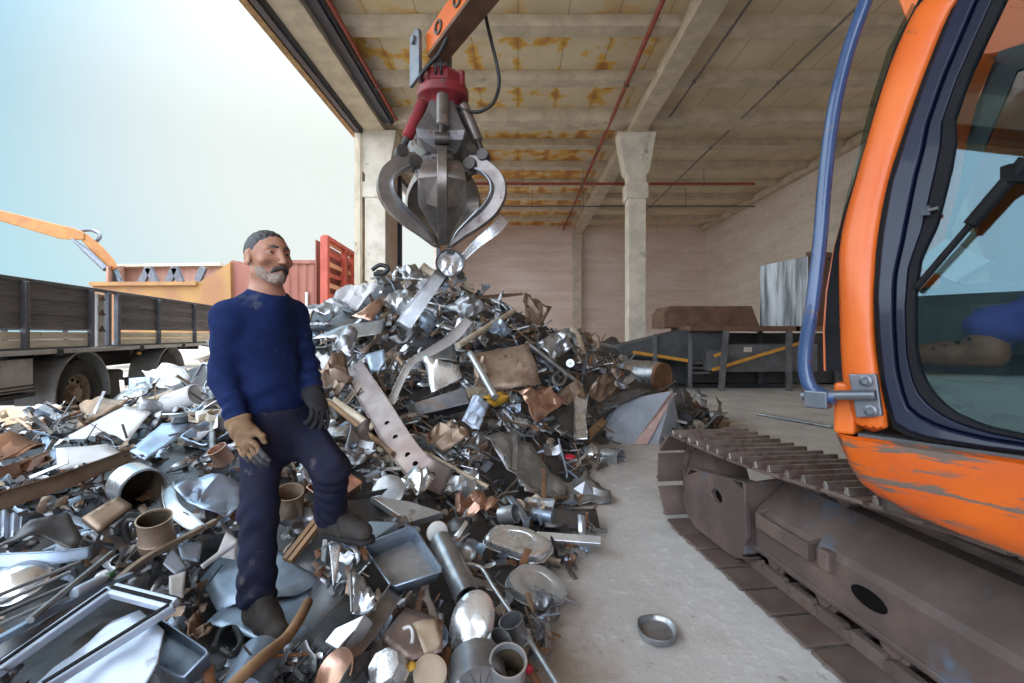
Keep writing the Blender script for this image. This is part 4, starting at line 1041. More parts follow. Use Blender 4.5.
def body_sdf(P):
    d = head_sdf(P)
    d = smin(d, rcone(P, hc + V((0, 0, -.06)) - HF * .022, neck + V((0, 0, -.02)), .060, .066), .03)
    T_ = squash(P, chest, F_, 1.5)
    d = smin(d, rcone(T_, neck + V((0, 0, -.07)), waist, .10, .12), .08)
    d = smin(d, rcone(T_, waist, pelv, .12, .13), .05)
    d = smin(d, rcone(P, shR, shL, .05, .05), .05)
    d = smin(d, chain(P, [shR, elR, wrR, haR], [.045, .035, .024, .014]), .03); d = smin(d, chain(P, [shL, elL, wrL, haL], [.045, .035, .024, .014]), .03)
    d = smin(d, chain(P, [hipR, knR, anR], [.07, .045, .032]), .04); d = smin(d, chain(P, [hipL, knL, anL], [.07, .045, .032]), .04)
    return d
lo = (-1.65, 1.9, .2); hi = (-.7, 2.6, 2.02)
mesh_sdf(body_sdf, lo, hi, .014, 'body', M_SKIN, man, fine=((hc.x - .13, hc.x + .14, .0034), (hc.y - .14, hc.y + .13, .0034), (hc.z - .17, hc.z + .16, .0034)))
HB = ((hc.x - .15, hc.y - .16, hc.z - .18), (hc.x + .16, hc.y + .15, hc.z + .17))
def hair_sdf(P):
    q = hd(P) / KH; x = np.abs(q[..., 0]); Q = np.stack([x, q[..., 1], q[..., 2]], -1)
    d = ell(Q, (0, -.014, .046), (.0768, .0948, .0852)) + .0012 * np.sin(q[..., 0] * 260 + q[..., 1] * 90) * np.sin(q[..., 2] * 120)
    # hairline: forehead and temples bare, sides down to the ear, nape
    front = q[..., 1] - (.070 - .6 * np.maximum(.078 - q[..., 2], 0) * 1.15 - .45 * np.maximum(x - .032, 0) + .35 * np.maximum(.105 - q[..., 2], -.02) * 0)
    low = -(q[..., 2] - np.where(q[..., 1] > -.03, .012, -.045))
    d = smax(d, front, .010); d = smax(d, low, .010)
    return d * KH
mesh_sdf(hair_sdf, *HB, .0036, 'hair', M_HAIR, man)
def beard_sdf(P):
    q = hd(P) / KH; x = np.abs(q[..., 0])
    d = head_sdf(P) / KH - .0012 + .0006 * np.sin(q[..., 0] * 900) * np.sin(q[..., 1] * 800 + q[..., 2] * 700)
    zt = -.056 + np.maximum(x - .03, 0) * 1.1
    d = smax(d, q[..., 2] - zt, .006); d = smax(d, -(q[..., 2] + .112), .01); d = smax(d, -(q[..., 1] - .012), .008)
    d = smax(d, q[..., 2] + .028, .004)
    return d * KH
mesh_sdf(beard_sdf, *HB, .0034, 'beard', M_BEARD, man)
def moust_sdf(P):
    q = hd(P) / KH; Q = np.stack([np.abs(q[..., 0]), q[..., 1], q[..., 2]], -1)
    return smin(rcone(Q, (.0, .1005, -.038), (.022, .093, -.043), .0095, .0085), rcone(Q, (.022, .093, -.042), (.033, .082, -.056), .0085, .005), .006) * KH
mesh_sdf(moust_sdf, *HB, .003, 'moustache', M_MOUST, man)
for sx_ in (-1, 1):
    def brow_sdf(P, sx_=sx_):
        q = hd(P) / KH; return rcone(q, (sx_ * .012, .0965, .0445), (sx_ * .030, .0905, .0490), .0048, .0045) if False else chain(q, [(sx_ * .012, .0955, .042), (sx_ * .029, .0885, .0475), (sx_ * .045, .074, .042)], [.0045, .0048, .0025], .004) * KH
    mesh_sdf(brow_sdf, *HB, .003, 'eyebrow', M_BROW, man)
    e = hc + (HM @ V((sx_ * .031, .0735, .0235))) * KH
    mb = MB(); M = frame(HF + HL * .15 * 0 + HF * 0, (0, 0, 1), e)
    r_ = .0118 * KH; prof = [(r_ * math.sin(a), r_ * math.cos(a)) for a in np.linspace(0, PI, 14)]
    mb.lathe(prof, 16, M); o = mb.build('eye', [M_EYEW, M_IRIS], man, smooth=60)
    for p in o.data.polygons:
        c_ = sum((o.data.vertices[i].co for i in p.vertices), V()) / len(p.vertices)
        if (c_ - e).normalized().dot(HF) > .86: p.material_index = 1
# sweater
def sweater_sdf(P):
    T_ = squash(P, chest, F_, 1.55)
    up_c, lo_c = neck + V((0, 0, -.10)), at(281, 418, 2.24)
    d = chain(T_, [up_c, chest, waist, lo_c], [.138, .152, .142, .142], .06)
    sp = rcone(P, shR + V((0, 0, .005)), neck + V((0, 0, -.035)), .070, .055); sp = smin(sp, rcone(P, shL + V((0, 0, .005)), neck + V((0, 0, -.035)), .070, .055), .03)
    d = smin(d, sp, .06)
    d = smin(d, rcone(P, neck + V((0, 0, -.05)), neck + V((0, 0, .012)) + HF * .004, .085, .074), .04)                     # collar
    aR = chain(P, [shR, elR, wrR], [.068, .054, .043], .03); aL = chain(P, [shL, elL, wrL], [.072, .060, .050], .03)
    sl = (P - a3(elR)) @ a3((wrR - shR).normalized())
    aR = aR + .0042 * np.sin(sl * 70 + 2.2 * np.sin((P @ a3(F_)) * 28) + 1.2 * np.sin((P @ a3(LFT)) * 31)) * np.exp(-(np.abs(sl) / .17) ** 2)
    sl = (P - a3(wrR)) @ a3((wrR - elR).normalized()); aR = aR + .0045 * np.sin(sl * 120 + np.sin((P @ a3(F_)) * 40)) * np.exp(-((sl + .06) / .07) ** 2)
    sl = (P - a3(elL)) @ a3((wrL - shL).normalized())
    aL = aL + .006 * np.sin(sl * 90 + 2 * np.sin((P @ a3(F_)) * 28)) * np.exp(-(np.abs(sl) / .16) ** 2)
    aR = smax(aR, ((P - a3(wrR)) @ a3((wrR - elR).normalized())) - .004, .006); aL = smax(aL, ((P - a3(wrL)) @ a3((wrL - elL).normalized())) - .004, .006)
    hem = -(P[..., 2] - (lo_c.z + .020)); hem = np.maximum(hem, -(1e-9))
    low = P[..., 2] - waist.z
    d = d + .0075 * np.sin(P[..., 2] * 58 + 3.0 * np.sin((P @ a3(LFT)) * 13) + 2.2 * np.sin((P @ a3(F_)) * 15)) * np.exp(-((low) / .11) ** 2)
    d = d + .007 * np.sin((P @ a3(LFT)) * 34 + P[..., 2] * 27 + 1.5 * np.sin(P[..., 2] * 14)) * np.exp(-((P[..., 2] - chest.z + .02) / .15) ** 2) * .7
    d = smax(d, lo_c.z - .015 - P[..., 2], .014)
    d = smin(d, aR, .030); d = smin(d, aL, .030)
    # open neck: cut by the neck column
    d = smax(d, -rcone(P, neck + V((0, 0, -.02)) + HF * .004, neck + V((0, 0, .2)), .062, .085), .012)
    d = smax(d, ((P - a3(neck)) @ a3((V((0, 0, 1)) + F_ * .33).normalized())) - .030, .012)
    return d
mesh_sdf(sweater_sdf, (-1.62, 1.85, .98), (-.80, 2.65, 1.80), .0075, 'sweater', M_SWEAT, man)
def trouser_sdf(P):
    T_ = squash(P, pelv, F_, 1.35)
    d = rcone(T_, at(278, 412, 2.23), at(281, 434, 2.24), .136, .140)
    lR = chain(P, [hipR, knR, anR + V((0, 0, -.01))], [.090, .073, .080], .05)
    lL = chain(P, [hipL, knL, anL + V((0, 0, .0))], [.092, .077, .074], .04)
    zR = P[..., 2] - anR.z
    lR = lR + .0062 * np.sin(zR * 62 + 3.2 * np.sin((P @ a3(F_)) * 26) + 1.5 * np.sin((P @ a3(LFT)) * 30)) * np.clip(np.exp(-(zR / .20) ** 2) + .8 * np.exp(-((P[..., 2] - knR.z) / .10) ** 2), 0, 1)
    lL = lL + .006 * np.sin((P @ a3(F_)) * 60 + P[..., 2] * 66 + 2 * np.sin((P @ a3(LFT)) * 24)) * np.clip(np.exp(-(((P - a3(knL)) ** 2).sum(-1)) / .02) + np.exp(-((P[..., 2] - anL.z) / .12) ** 2), 0, 1)
    d = smin(smin(d, lR, .05), lL, .05)
    d = d + .004 * np.sin((P @ a3(LFT)) * 50 + (P @ a3(F_)) * 45 + P[..., 2] * 40) * np.exp(-((P[..., 2] - pelv.z + .05) / .09) ** 2)
    d = smax(d, P[..., 2] - (at(0, 408, 2.23).z), .01)
    d = smax(d, -(P[..., 2] - np.where(P[..., 0] > (anR.x + anL.x) / 2, anL.z - .03, anR.z - .06)), .012)
    return d
mesh_sdf(trouser_sdf, (-1.5, 1.9, .25), (-.65, 2.65, 1.2), .008, 'trousers', M_TROU, man)
# boots
def boot(an, fdir, tilt, zsole, name='boot'):
    f = V(fdir).normalized(); l = UP.cross(f).normalized(); u = f.cross(l)
    heel = an - f * .035; heel.z = zsole
    toe = heel + f * .285 + V((0, 0, tilt))
    f = (toe - heel).normalized(); u = f.cross(l).normalized() * 1.0
    if u.z < 0: u = -u
    def bs(P):
        d = rcone(P, an + u * .05 - f * .01, heel + u * .075 + f * .03, .062, .058)
        d = smin(d, chain(P, [heel + u * .055 + f * .03, heel + u * .062 + f * .13, heel + u * .050 + f * .225], [.050, .052, .046], .03), .03)
        d = smin(d, rcone(P, an + u * .02 + f * .0, heel + u * .075 + f * .15, .056, .047), .03)
        s = (P - a3(heel)) @ a3(u); ff = (P - a3(heel)) @ a3(f)
        d = d + .0028 * np.sin(ff * 130 + s * 60) * np.exp(-((ff - .13) / .05) ** 2)
        d = smax(d, -(s - .022), .006); d = smax(d, ((P - a3(an)) @ a3(u)) - .065, .01)
        return d
    def so(P):
        s = (P - a3(heel)) @ a3(u); ff = (P - a3(heel)) @ a3(f); ll = np.abs((P - a3(heel)) @ a3(l))
        Q = P - s[..., None] * a3(u)
        d = chain(Q, [heel + f * .02, heel + f * .12, heel + f * .235], [.044, .043, .050], .03)
        d = smax(d, np.abs(s - .013) - .014 + .003 * (np.sin(ff * 190) > .3), .004)
        return d
    c_ = heel + f * .11 + u * .06
    lo_, hi_ = tuple(c_ - V((.22, .22, .17))), tuple(c_ + V((.22, .22, .20)))
    b = mesh_sdf(bs, lo_, hi_, .0065, name, M_BOOT, man)
    s = mesh_sdf(so, lo_, hi_, .0055, 'sole', M_SOLE, b)
    for k in range(5):
        p = heel + f * (.085 + .026 * k) + u * (.150 - .017 * k)
        MB().tube(spline([p - l * .035 - u * .012, p + u * .006, p + l * .035 - u * .012], 4), .0035, 6).build('lace', M_SOLE, b)
    return b
zsR, zsL = at(0, 627, 2.17).z, at(0, 538, 2.38).z
boot(anR + V((0, 0, -.02)), (.80, -.60, 0), -.015, zsR)
boot(anL + V((0, 0, -.01)), (.93, -.36, 0), .0, zsL)
# gloves: five fingers
def glove(wr_, ha_, palm_n, mats, thumb_side, curl):
    ax = (ha_ - wr_).normalized(); n = V(palm_n); n = (n - ax * n.dot(ax)).normalized(); sd_ = ax.cross(n)     # n points out of the palm
    ts = sd_ * thumb_side
    def W(a, s, h): return wr_ + ax * a + ts * s + n * h
    fing = []
    for k, (s, L_) in enumerate(((.038, .094), (.013, .110), (-.013, .102), (-.038, .078))):
        cu = curl + .07 * k; r_ = .0100 - .0008 * (k == 3)
        p = [W(.092, s, .0)]; a = .15
        for seg, ln in enumerate((.46, .32, .26)):
            a += cu * (.8 if seg == 0 else 1.1); q = p[-1] + (ax * math.cos(a) + n * math.sin(a) + ts * (s * 2.6)) * L_ * ln; p.append(q)
        fing.append((p, [r_ + .0015, r_ + .0006, r_, r_ - .002]))
    th = [W(.025, .030, .008), W(.055, .052, .018), W(.083, .058, .030), W(.104, .052, .040)]
    def base(P):
        Q = squash(P, W(.05, 0, 0), n, 1.75)
        d = chain(Q, [W(-.03, 0, 0), W(.0, 0, 0), W(.035, .004, 0), W(.064, 0, 0)], [.056, .047, .043, .040], .03)
        d = smin(d, rcone(P, W(-.03, 0, 0), W(.01, 0, 0), .052, .043), .02)
        d = smin(d, chain(P, th, [.018, .0145, .013, .010], .01), .016)
        for p, rs in fing: d = smin(d, rcone(P, p[0], p[1], rs[0], rs[1]), .006)
        d = d + .002 * np.sin((P @ a3(ax)) * 150 + 2 * np.sin((P @ a3(ts)) * 60))
        d = smax(d, -((P - a3(W(-.028, 0, 0))) @ a3(ax)), .006)
        return d
    def tips(P):
        d = None
        for p, rs in fing:
            e = chain(P, p[1:], rs[1:], .006) - .0008; d = e if d is None else smin(d, e, .002)
        return d
    c_ = W(.06, 0, .02); lo_, hi_ = tuple(c_ - V((.15,) * 3)), tuple(c_ + V((.15,) * 3))
    g = mesh_sdf(base, lo_, hi_, .0034, 'glove', mats[0], man)
    mesh_sdf(tips, lo_, hi_, .0030, 'fingers', mats[1], g)
    return g
glove(wrR + (wrR - elR).normalized() * .005, haR, V((.25, .9, 0)), (M_GLOVE, M_FTIP), 1, .12)
glove(wrL + (wrL - elL).normalized() * .012, haL, V((-.7, .5, 0)), (M_GLOVED, M_GLOVED), 1, .5)

# ---------------------------------------------------------------- the driver seen through the cab glass
drv = thing('person', 'driver in blue trousers and brown boots seated behind the cab door glass', 'person', cw(-1.0, .5, 1.59))
M_JEAN = pm('blue work trousers', (.06, .075, .34), (.08, .095, .42), rough=.9, scale=12, bump=.15)
M_SLEEVE = pm('grey green jacket', (.13, .17, .17), (.17, .21, .21), rough=.9, scale=8)
M_BBOOT = pm('brown leather boot', (.36, .15, .08), (.24, .10, .06), rough=.6, scale=12, bump=.2)
hp_ = [cw(-.98, .40, 1.63), cw(-.98, .62, 1.63)]; kn_ = [cw(-.74, .30, 1.64), cw(-.58, .62, 1.76)]; an_ = [inpt(988, 336, .27), cw(-.24, .62, 1.42)]
sh_ = [cw(-1.10, .32, 2.14), cw(-1.10, .72, 2.14)]; el_ = [cw(-.98, .22, 1.86), cw(-.98, .82, 1.86)]; wr_ = [cw(-.74, .18, 1.84), cw(-.74, .84, 1.84)]
dh = cw(-1.06, .52, 2.40)
def dbody(P):
    d = ell(P, dh, (.08, .09, .12)); d = smin(d, rcone(P, dh, cw(-1.1, .52, 2.18), .05, .06), .03)
    d = smin(d, rcone(P, cw(-1.1, .52, 2.10), cw(-1.02, .52, 1.70), .14, .14), .06)
    for i in (0, 1): d = smin(d, chain(P, [hp_[i], kn_[i], an_[i]], [.06, .05, .035]), .03); d = smin(d, chain(P, [sh_[i], el_[i], wr_[i]], [.045, .035, .028]), .03)
    d = smin(d, ell(P, dh + CF * .085 - V((0, 0, .005)), (.016, .016, .02)), .015)
    return d
pts = [dh, an_[0], an_[1], sh_[0], sh_[1], wr_[0], wr_[1], hp_[0]]
lo_ = tuple(min(p[i] for p in pts) - .2 for i in range(3)); hi_ = tuple(max(p[i] for p in pts) + .2 for i in range(3))
mesh_sdf(dbody, lo_, hi_, .014, 'body', M_SKIN, drv)
def djack(P):
    d = rcone(squash(P, dh, CF, 1.3), cw(-1.1, .52, 2.08), cw(-1.02, .52, 1.66), .19, .18)
    for i in (0, 1): d = smin(d, chain(P, [sh_[i], el_[i], wr_[i]], [.075, .062, .05]), .04)
    d = d + .005 * np.sin(P[..., 2] * 60 + P[..., 0] * 40)
    return smax(d, P[..., 2] - 2.2, .02)
mesh_sdf(djack, lo_, hi_, .013, 'jacket', M_SLEEVE, drv)
def dtrou(P):
    d = None
    for i in (0, 1):
        e = chain(P, [hp_[i], kn_[i], an_[i] + V((0, 0, .03))], [.10, .078, .062]); d = e if d is None else smin(d, e, .04)
    return d + .004 * np.sin(P[..., 2] * 80 + P[..., 0] * 60)
mesh_sdf(dtrou, lo_, hi_, .012, 'trousers', M_JEAN, drv)
for i in (0, 1):
    a = an_[i]
    def dboot(P, a=a):
        d = rcone(P, a + V((0, 0, .03)), a - V((0, 0, .05)), .052, .05); d = smin(d, chain(P, [a + V((0, 0, -.06)), a + CF * .10 + V((0, 0, -.065)), a + CF * .17 + V((0, 0, -.07))], [.045, .045, .04]), .03)
        return smax(d, -(P[..., 2] - a.z + .105), .006)
    b_ = mesh_sdf(dboot, tuple(a - V((.3, .3, .2))), tuple(a + V((.3, .3, .2))), .009, 'boot', M_BBOOT, drv)
    MB().loft([[a + CF * f + CR * r + V((0, 0, z)) for f, r in ((-.05, -.045), (.08, -.05), (.19, -.045), (.21, 0), (.19, .045), (.08, .05), (-.05, .045))] for z in (-.125, -.1)]).build('sole', M_SOLE, b_)
    for k in range(4):
        MB().tube([a + CF * (.04 + .03 * k) - CR * .04 + V((0, 0, -.01 - .012 * k)), a + CF * (.04 + .03 * k) + CR * .04 + V((0, 0, -.01 - .012 * k))], .006, 6).build('lace', M_SOLE, b_)
# ---------------------------------------------------------------- the scrap heap
HPTS = [(560, 683, 2.1, 0), (450, 683, 1.98, None), (300, 683, 1.80, None), (200, 683, 1.72, None), (0, 683, 1.56, None), (0, 600, 2.0, None), (0, 530, 2.4, None), (100, 600, 2.0, None),
        (245, 627, 2.32, None), (285, 622, 2.32, None), (330, 540, 2.42, None), (355, 540, 2.36, None), (410, 575, 2.5, None), (470, 620, 2.35, None), (520, 600, 2.6, None), (575, 600, 2.77, 0), (600, 510, 4.18, 0), (605, 480, 5.0, 0), (612, 460, 5.8, 0), (690, 434, 7.4, 0),
        (600, 448, 6.2, 0), (595, 447, 6.6, 0), (580, 450, 6.0, 0), (612, 436, 7.0, 0), (640, 447, 6.3, 0), (640, 415, 7.2, None), (390, 272, 7.6, None), (430, 276, 7.6, None), (470, 288, 7.6, None), (520, 308, 7.8, None), (580, 335, 8.0, None), (620, 355, 8.2, None), (670, 392, 8.2, None), (715, 425, 8.0, 0),
        (350, 294, 7.6, None), (305, 308, 7.5, None), (330, 304, 7.5, None), (250, 335, 7.0, None), (215, 355, 6.3, None), (150, 382, 6.0, None), (90, 405, 5.5, None), (30, 415, 5.2, None), (-60, 420, 5.0, None),
        (400, 400, 5.0, None), (340, 450, 3.5, None), (400, 455, 4.0, None), (450, 500, 3.7, None), (500, 450, 4.6, None), (550, 485, 4.8, None), (200, 480, 3.0, None), (100, 500, 2.7, None), (0, 500, 2.55, None), (100, 445, 3.8, None),
        (200, 425, 4.0, None), (300, 400, 4.5, None), (300, 345, 6.0, None), (370, 330, 6.4, None), (450, 340, 6.3, None), (540, 362, 6.8, None), (540, 420, 5.6, None), (590, 400, 6.8, None), (280, 520, 2.7, None), (430, 430, 4.4, None), (0, 445, 3.6, None), (0, 470, 3.0, None)]
ctrl = []
for px, py, D_, z in HPTS:
    p = at(px, py, D_); ctrl.append((p.x, p.y, p.z if z is None else z))
for x, y, z in ((-1.8, 9.4, 1.2), (0, 9.6, 1.0), (1.6, 9.4, .3), (-3.5, 9.2, .9), (-2, 11, 0), (0, 11, 0), (2, 10.5, 0), (-4.5, 9, .3), (-4.6, 7.5, .75), (3.5, 9, 0), (3.3, 7, 0), (2.2, 5.5, 0), (1.4, 4.2, 0), (.8, 3.2, 0), (.9, 2, 0), (.6, 1.2, 0), (0, 1.2, .05), (-1, .9, .2), (-2, .8, .3), (-3.5, 1.5, .45), (-5, 2.5, .4), (-5.8, 4.2, .4), (-6.2, 6, .3), (-6.4, 8, .1), (-8, 5, 0), (-8, 2, 0), (-6, 0, 0), (-3, -.3, 0), (0, 0, 0), (-6, 10, 0)):
    ctrl.append((x, y, z))
ctrl = np.array(ctrl)
def _phi(a, b_): return np.sqrt(((a[:, None, :] - b_[None]) ** 2).sum(-1))
_K = _phi(ctrl[:, :2], ctrl[:, :2]) - np.eye(len(ctrl)) * .04
_W = np.linalg.solve(_K, ctrl[:, 2])
def Hn(xy): return np.maximum(_phi(np.asarray(xy, float).reshape(-1, 2), ctrl[:, :2]) @ _W, 0)
GX0, GY0, GS = -8.5, -.5, .05
_gx = np.arange(GX0, 4.5, GS); _gy = np.arange(GY0, 12.0, GS)
HG = Hn(np.stack(np.meshgrid(_gx, _gy, indexing='ij'), -1)).reshape(len(_gx), len(_gy))
def H(x, y):
    i = (x - GX0) / GS; j = (y - GY0) / GS
    if not (0 <= i < len(_gx) - 1 and 0 <= j < len(_gy) - 1): return 0.
    a, c_ = int(i), int(j); u, w_ = i - a, j - c_
    return (HG[a, c_] * (1 - u) + HG[a + 1, c_] * u) * (1 - w_) + (HG[a, c_ + 1] * (1 - u) + HG[a + 1, c_ + 1] * u) * w_
def Hnorm(x, y, e=.12): return V((H(x - e, y) - H(x + e, y), H(x, y - e) - H(x, y + e), 2 * e)).normalized()
def hit(px, py, lift=0.):
    """first point of the heap or floor seen at a photo pixel, lifted towards the viewer"""
    d = V(((px - VX) / FPX, 1, (VY - py) / FPX)); D_ = 1.2; prev = None
    while D_ < 14:
        p = V((0, 0, EYE)) + d * D_
        if p.z <= H(p.x, p.y):
            lo_, hi_ = D_ - .04, D_
            for _ in range(12):
                m_ = (lo_ + hi_) / 2; q = V((0, 0, EYE)) + d * m_
                if q.z <= H(q.x, q.y): hi_ = m_
                else: lo_ = m_
            D_ = hi_; break
        D_ += .04
    D_ -= lift
    return V((0, 0, EYE)) + d * D_

# metals
def metal(name, c1, c2, rough=.35, met=.9, stain=(.16, .095, .06), sthr=.60, ss=3.5, **k):
    return pm(name, c1, c2, rough=rough, metal=met, scale=7, stain=stain, sthr=sthr, sscale=ss, srough=.7, rnd=.35, bump=.55, **k)
S_BRIGHT = metal('bright steel sheet', (.70, .73, .76), (.52, .55, .58), .32, .74, sthr=.66)
S_GREY = metal('grey steel sheet', (.46, .47, .485), (.29, .295, .31), .34, .78, sthr=.60)
S_BLUE = metal('bluish steel sheet', (.40, .50, .62), (.30, .37, .47), .40, .65, stain=(.22, .23, .25), sthr=.64)
S_DARK = metal('dark steel sheet', (.10, .10, .11), (.16, .155, .155), .42, .7, sthr=.58)
S_BROWN = metal('brown stained steel', (.26, .175, .12), (.36, .27, .20), .45, .55, stain=(.12, .065, .04), sthr=.58)
S_RUST = pm('rusted steel', (.30, .135, .06), (.17, .085, .05), rough=.8, metal=.1, scale=6, bump=.25, rnd=.4)
S_PALE = pm('pale bluish enamel', (.50, .57, .68), (.36, .42, .52), rough=.42, metal=.35, scale=3, stain=(.16, .15, .17), sthr=.60, sscale=4., bump=.2)
S_WHITE = pm('white enamel sheet', (.74, .73, .72), (.62, .61, .61), rough=.4, scale=3, stain=(.30, .22, .16), sthr=.64, sscale=3., rnd=.15)
S_PINK = pm('pinkish primer sheet', (.42, .34, .31), (.30, .22, .20), rough=.42, metal=.65, scale=4, stain=(.5, .48, .46), sthr=.62, rnd=.2)
S_COPPER = metal('copper coloured sheet', (.58, .36, .27), (.42, .25, .18), .35, .85, sthr=.66)
S_CREAM = pm('cream stained sheet', (.62, .54, .42), (.48, .38, .27), rough=.55, metal=.2, scale=4, stain=(.25, .13, .06), sthr=.58, rnd=.2)
S_WOOD = pm('brown stick', (.34, .20, .10), (.22, .13, .07), rough=.7, scale=5, stretch=(1, 1, .2), rnd=.3)
S_YEL = pm('yellow paint chipped', (.72, .42, .04), (.5, .27, .03), rough=.6, stain=(.12, .07, .04), sthr=.54, sscale=9.)
S_REDP = pm('red plastic', (.55, .02, .05), rough=.4)
S_CHROME = metal('polished chrome', (.80, .81, .83), (.64, .66, .69), .27, .8, sthr=.70)
S_HOLEI = pm('dark pot inside', (.055, .045, .035), (.14, .10, .06), rough=.6, metal=.5, scale=9)  # dark brown lining for the insides of can, jug and pot
S_BLACK = pm('black plastic', (.018, .018, .02), (.03, .03, .03), rough=.5)
METALS = dict(bright=S_BRIGHT, grey=S_GREY, bluish=S_BLUE, dark=S_DARK, brown=S_BROWN, rusty=S_RUST, white=S_WHITE, cream=S_CREAM, copper=S_COPPER)

HPIX = [(212, 560, 308, 664), (310, 500, 374, 548), (235, 480, 285, 580)]   # photo areas kept clear of loose filling: the man's boots, then the big pieces
def blocked(p, m=5):
    px, py = VX + p.x / p.y * FPX, VY - (p.z - EYE) / p.y * FPX
    return any(a - m <= px <= c_ + m and b_ - m <= py <= e + m for a, b_, c_, e in HPIX)
def samp(rnd_, n, ymin=268, ymax=700, keep=None):
    out = []
    while len(out) < n:
        px, py = rnd_.uniform(-40, 730), rnd_.uniform(ymin, ymax); p = hit(px, py)
        if p.y < 13 and H(p.x, p.y) > .03 and p.y > 1.25 and not (keep is not None and blocked(p, keep)): out.append(p)
    return out
# ---- kinds of scrap piece; each maker returns a mesh builder in its own coordinates, unit size about 1
def crumple(mb, amp, sc, seed):
    off = V((seed * 3.1, seed * 1.7, seed * .9))
    mb.v = [tuple(V(p) + V((noise.noise(V(p) * sc + off), noise.noise(V(p) * sc + off + V((9, 0, 0))), noise.noise(V(p) * sc + off + V((0, 9, 0))))) * amp) for p in mb.v]
    return mb
def k_sheet(r):
    mb = MB(); n, m_ = 9, 7; asp = r.uniform(.5, .95); f1, f2 = r.uniform(.25, .75), r.uniform(.2, .8); a1, a2 = r.uniform(-1.3, 1.3), r.uniform(-.8, .8); rows = []
    for i in range(n):
        row = []
        for j in range(m_):
            u, w_ = i / (n - 1), j / (m_ - 1); x, y, z = (u - .5), (w_ - .5) * asp, 0
            dd = (u - f1) + (w_ - .5) * .5
            if dd > 0: z += dd * math.sin(a1); x -= dd * (1 - math.cos(a1)) * .8
            d2 = (w_ - f2) - (u - .5) * .3
            if d2 > 0: z += d2 * math.sin(a2)
            if i in (0, n - 1) or j in (0, m_ - 1): x += r.uniform(-.05, .05); y += r.uniform(-.05, .05)
            row.append((x, y, z))
        rows.append(row)
    mb.loft(rows, cap=False, closed=False); crumple(mb, r.uniform(.05, .16), 3.5, r.random() * 50)
    return mb, .008, 30
def k_strip(r):
    pts = [V((-.5, 0, 0))]; d = V((1, 0, 0)); k = r.randint(2, 5)
    for i in range(k):
        d = (d + V((r.uniform(-.2, .3), r.uniform(-.7, .7), r.uniform(-.6, .6)))).normalized(); pts.append(pts[-1] + d / k)
    w_ = r.uniform(.05, .12); mb = MB(); sp = spline(pts, 4); rows = []
    tw = r.uniform(-1.2, 1.2)
    for i, p in enumerate(sp):
        t = (sp[min(i + 1, len(sp) - 1)] - sp[max(i - 1, 0)]).normalized(); s_ = t.cross(V((0, 0, 1))).normalized(); q = s_ * math.cos(tw * i / len(sp)) + V((0, 0, 1)) * math.sin(tw * i / len(sp))
        rows.append([p - q * w_, p + q * w_])
    mb.loft(rows, cap=False, closed=False); return mb, .010, 35
def k_channel(r):
    w_, h_ = r.uniform(.05, .12), r.uniform(.04, .10); mb = MB(); b1, b2 = r.uniform(-.14, .14), r.uniform(-.14, .14); rows = []
    for x in np.linspace(-.5, .5, 7):
        oy, oz = b1 * math.sin((x + .5) * 3), b2 * (x * x - .2) * 2
        rows.append([(x, oy - w_, oz + h_), (x, oy - w_, oz), (x, oy + w_, oz), (x, oy + w_, oz + h_)])
    mb.loft(rows, cap=False, closed=False); return crumple(mb, .02, 5, r.random() * 50), .012, 25
def k_pipe(r):
    rr = r.uniform(.012, .032); b_ = r.uniform(0, .22); pts = spline([(-.5, 0, 0), (-.15, b_ * .6, r.uniform(-.05, .05)), (.2, b_, 0), (.5, r.uniform(-.1, .2), r.uniform(-.15, .15))], 5)
    return MB().tube(pts, rr, 10, wall=.18), 0, 50
def k_rod(r):
    pts = spline([(-.5, 0, 0), (-.1, r.uniform(-.05, .05), r.uniform(-.03, .03)), (.25, r.uniform(-.06, .06), 0), (.5, r.uniform(-.12, .12), r.uniform(-.05, .05))], 4)
    return MB().tube(pts, r.uniform(.008, .016), 7), 0, 60
def k_can(r):
    rr = r.uniform(.26, .42); lip = r.uniform(.0, .03)
    mb = MB(); mb.lathe([(0, -.45), (rr * .94, -.45), (rr, -.40), (rr, -.1), (rr * 1.01, .2), (rr, .44), (rr + lip, .46), (rr - .02, .45), (rr - .035, .2), (rr - .035, -.40), (0, -.41)], 22)
    off = r.random() * 50
    mb.v = [tuple(V(p) * (1 - .16 * max(0, noise.noise(V((p[0] * 2, p[1] * 2, p[2] * 1.5 + off)))))) for p in mb.v]
    return mb, 0, 35
def k_bowl(r):
    d_ = r.uniform(.10, .28); mb = MB(); pr = [(0, -d_), (.22, -d_ * .97), (.36, -d_ * .72), (.44, -d_ * .25), (.46, 0), (.50, .012), (.50, -.004), (.45, -.02), (.42, -d_ * .3), (.33, -d_ * .78), (0, -d_ - .02)]
    mb.lathe(pr, 26); return crumple(mb, .05, 2.2, r.random() * 50), 0, 40
def k_tray(r):
    asp, h_ = r.uniform(.6, .95), r.uniform(.08, .22); mb = MB(); fl = r.uniform(.0, .06)
    def rr_(s, z): return [(x * s, y * asp * s, z) for x, y in ((-.5, -.42), (-.42, -.5), (.42, -.5), (.5, -.42), (.5, .42), (.42, .5), (-.42, .5), (-.5, .42))]
    mb.loft([rr_(1.06, h_ + .0), rr_(1.0 , h_), rr_(.95, .02), rr_(.91, 0)], cap=False); n0 = len(mb.v) - 8; mb.f.append(tuple(range(n0, n0 + 8))); mb.m.append(0)
    return crumple(mb, r.uniform(.02, .08), 2.6, r.random() * 50), .012, 30
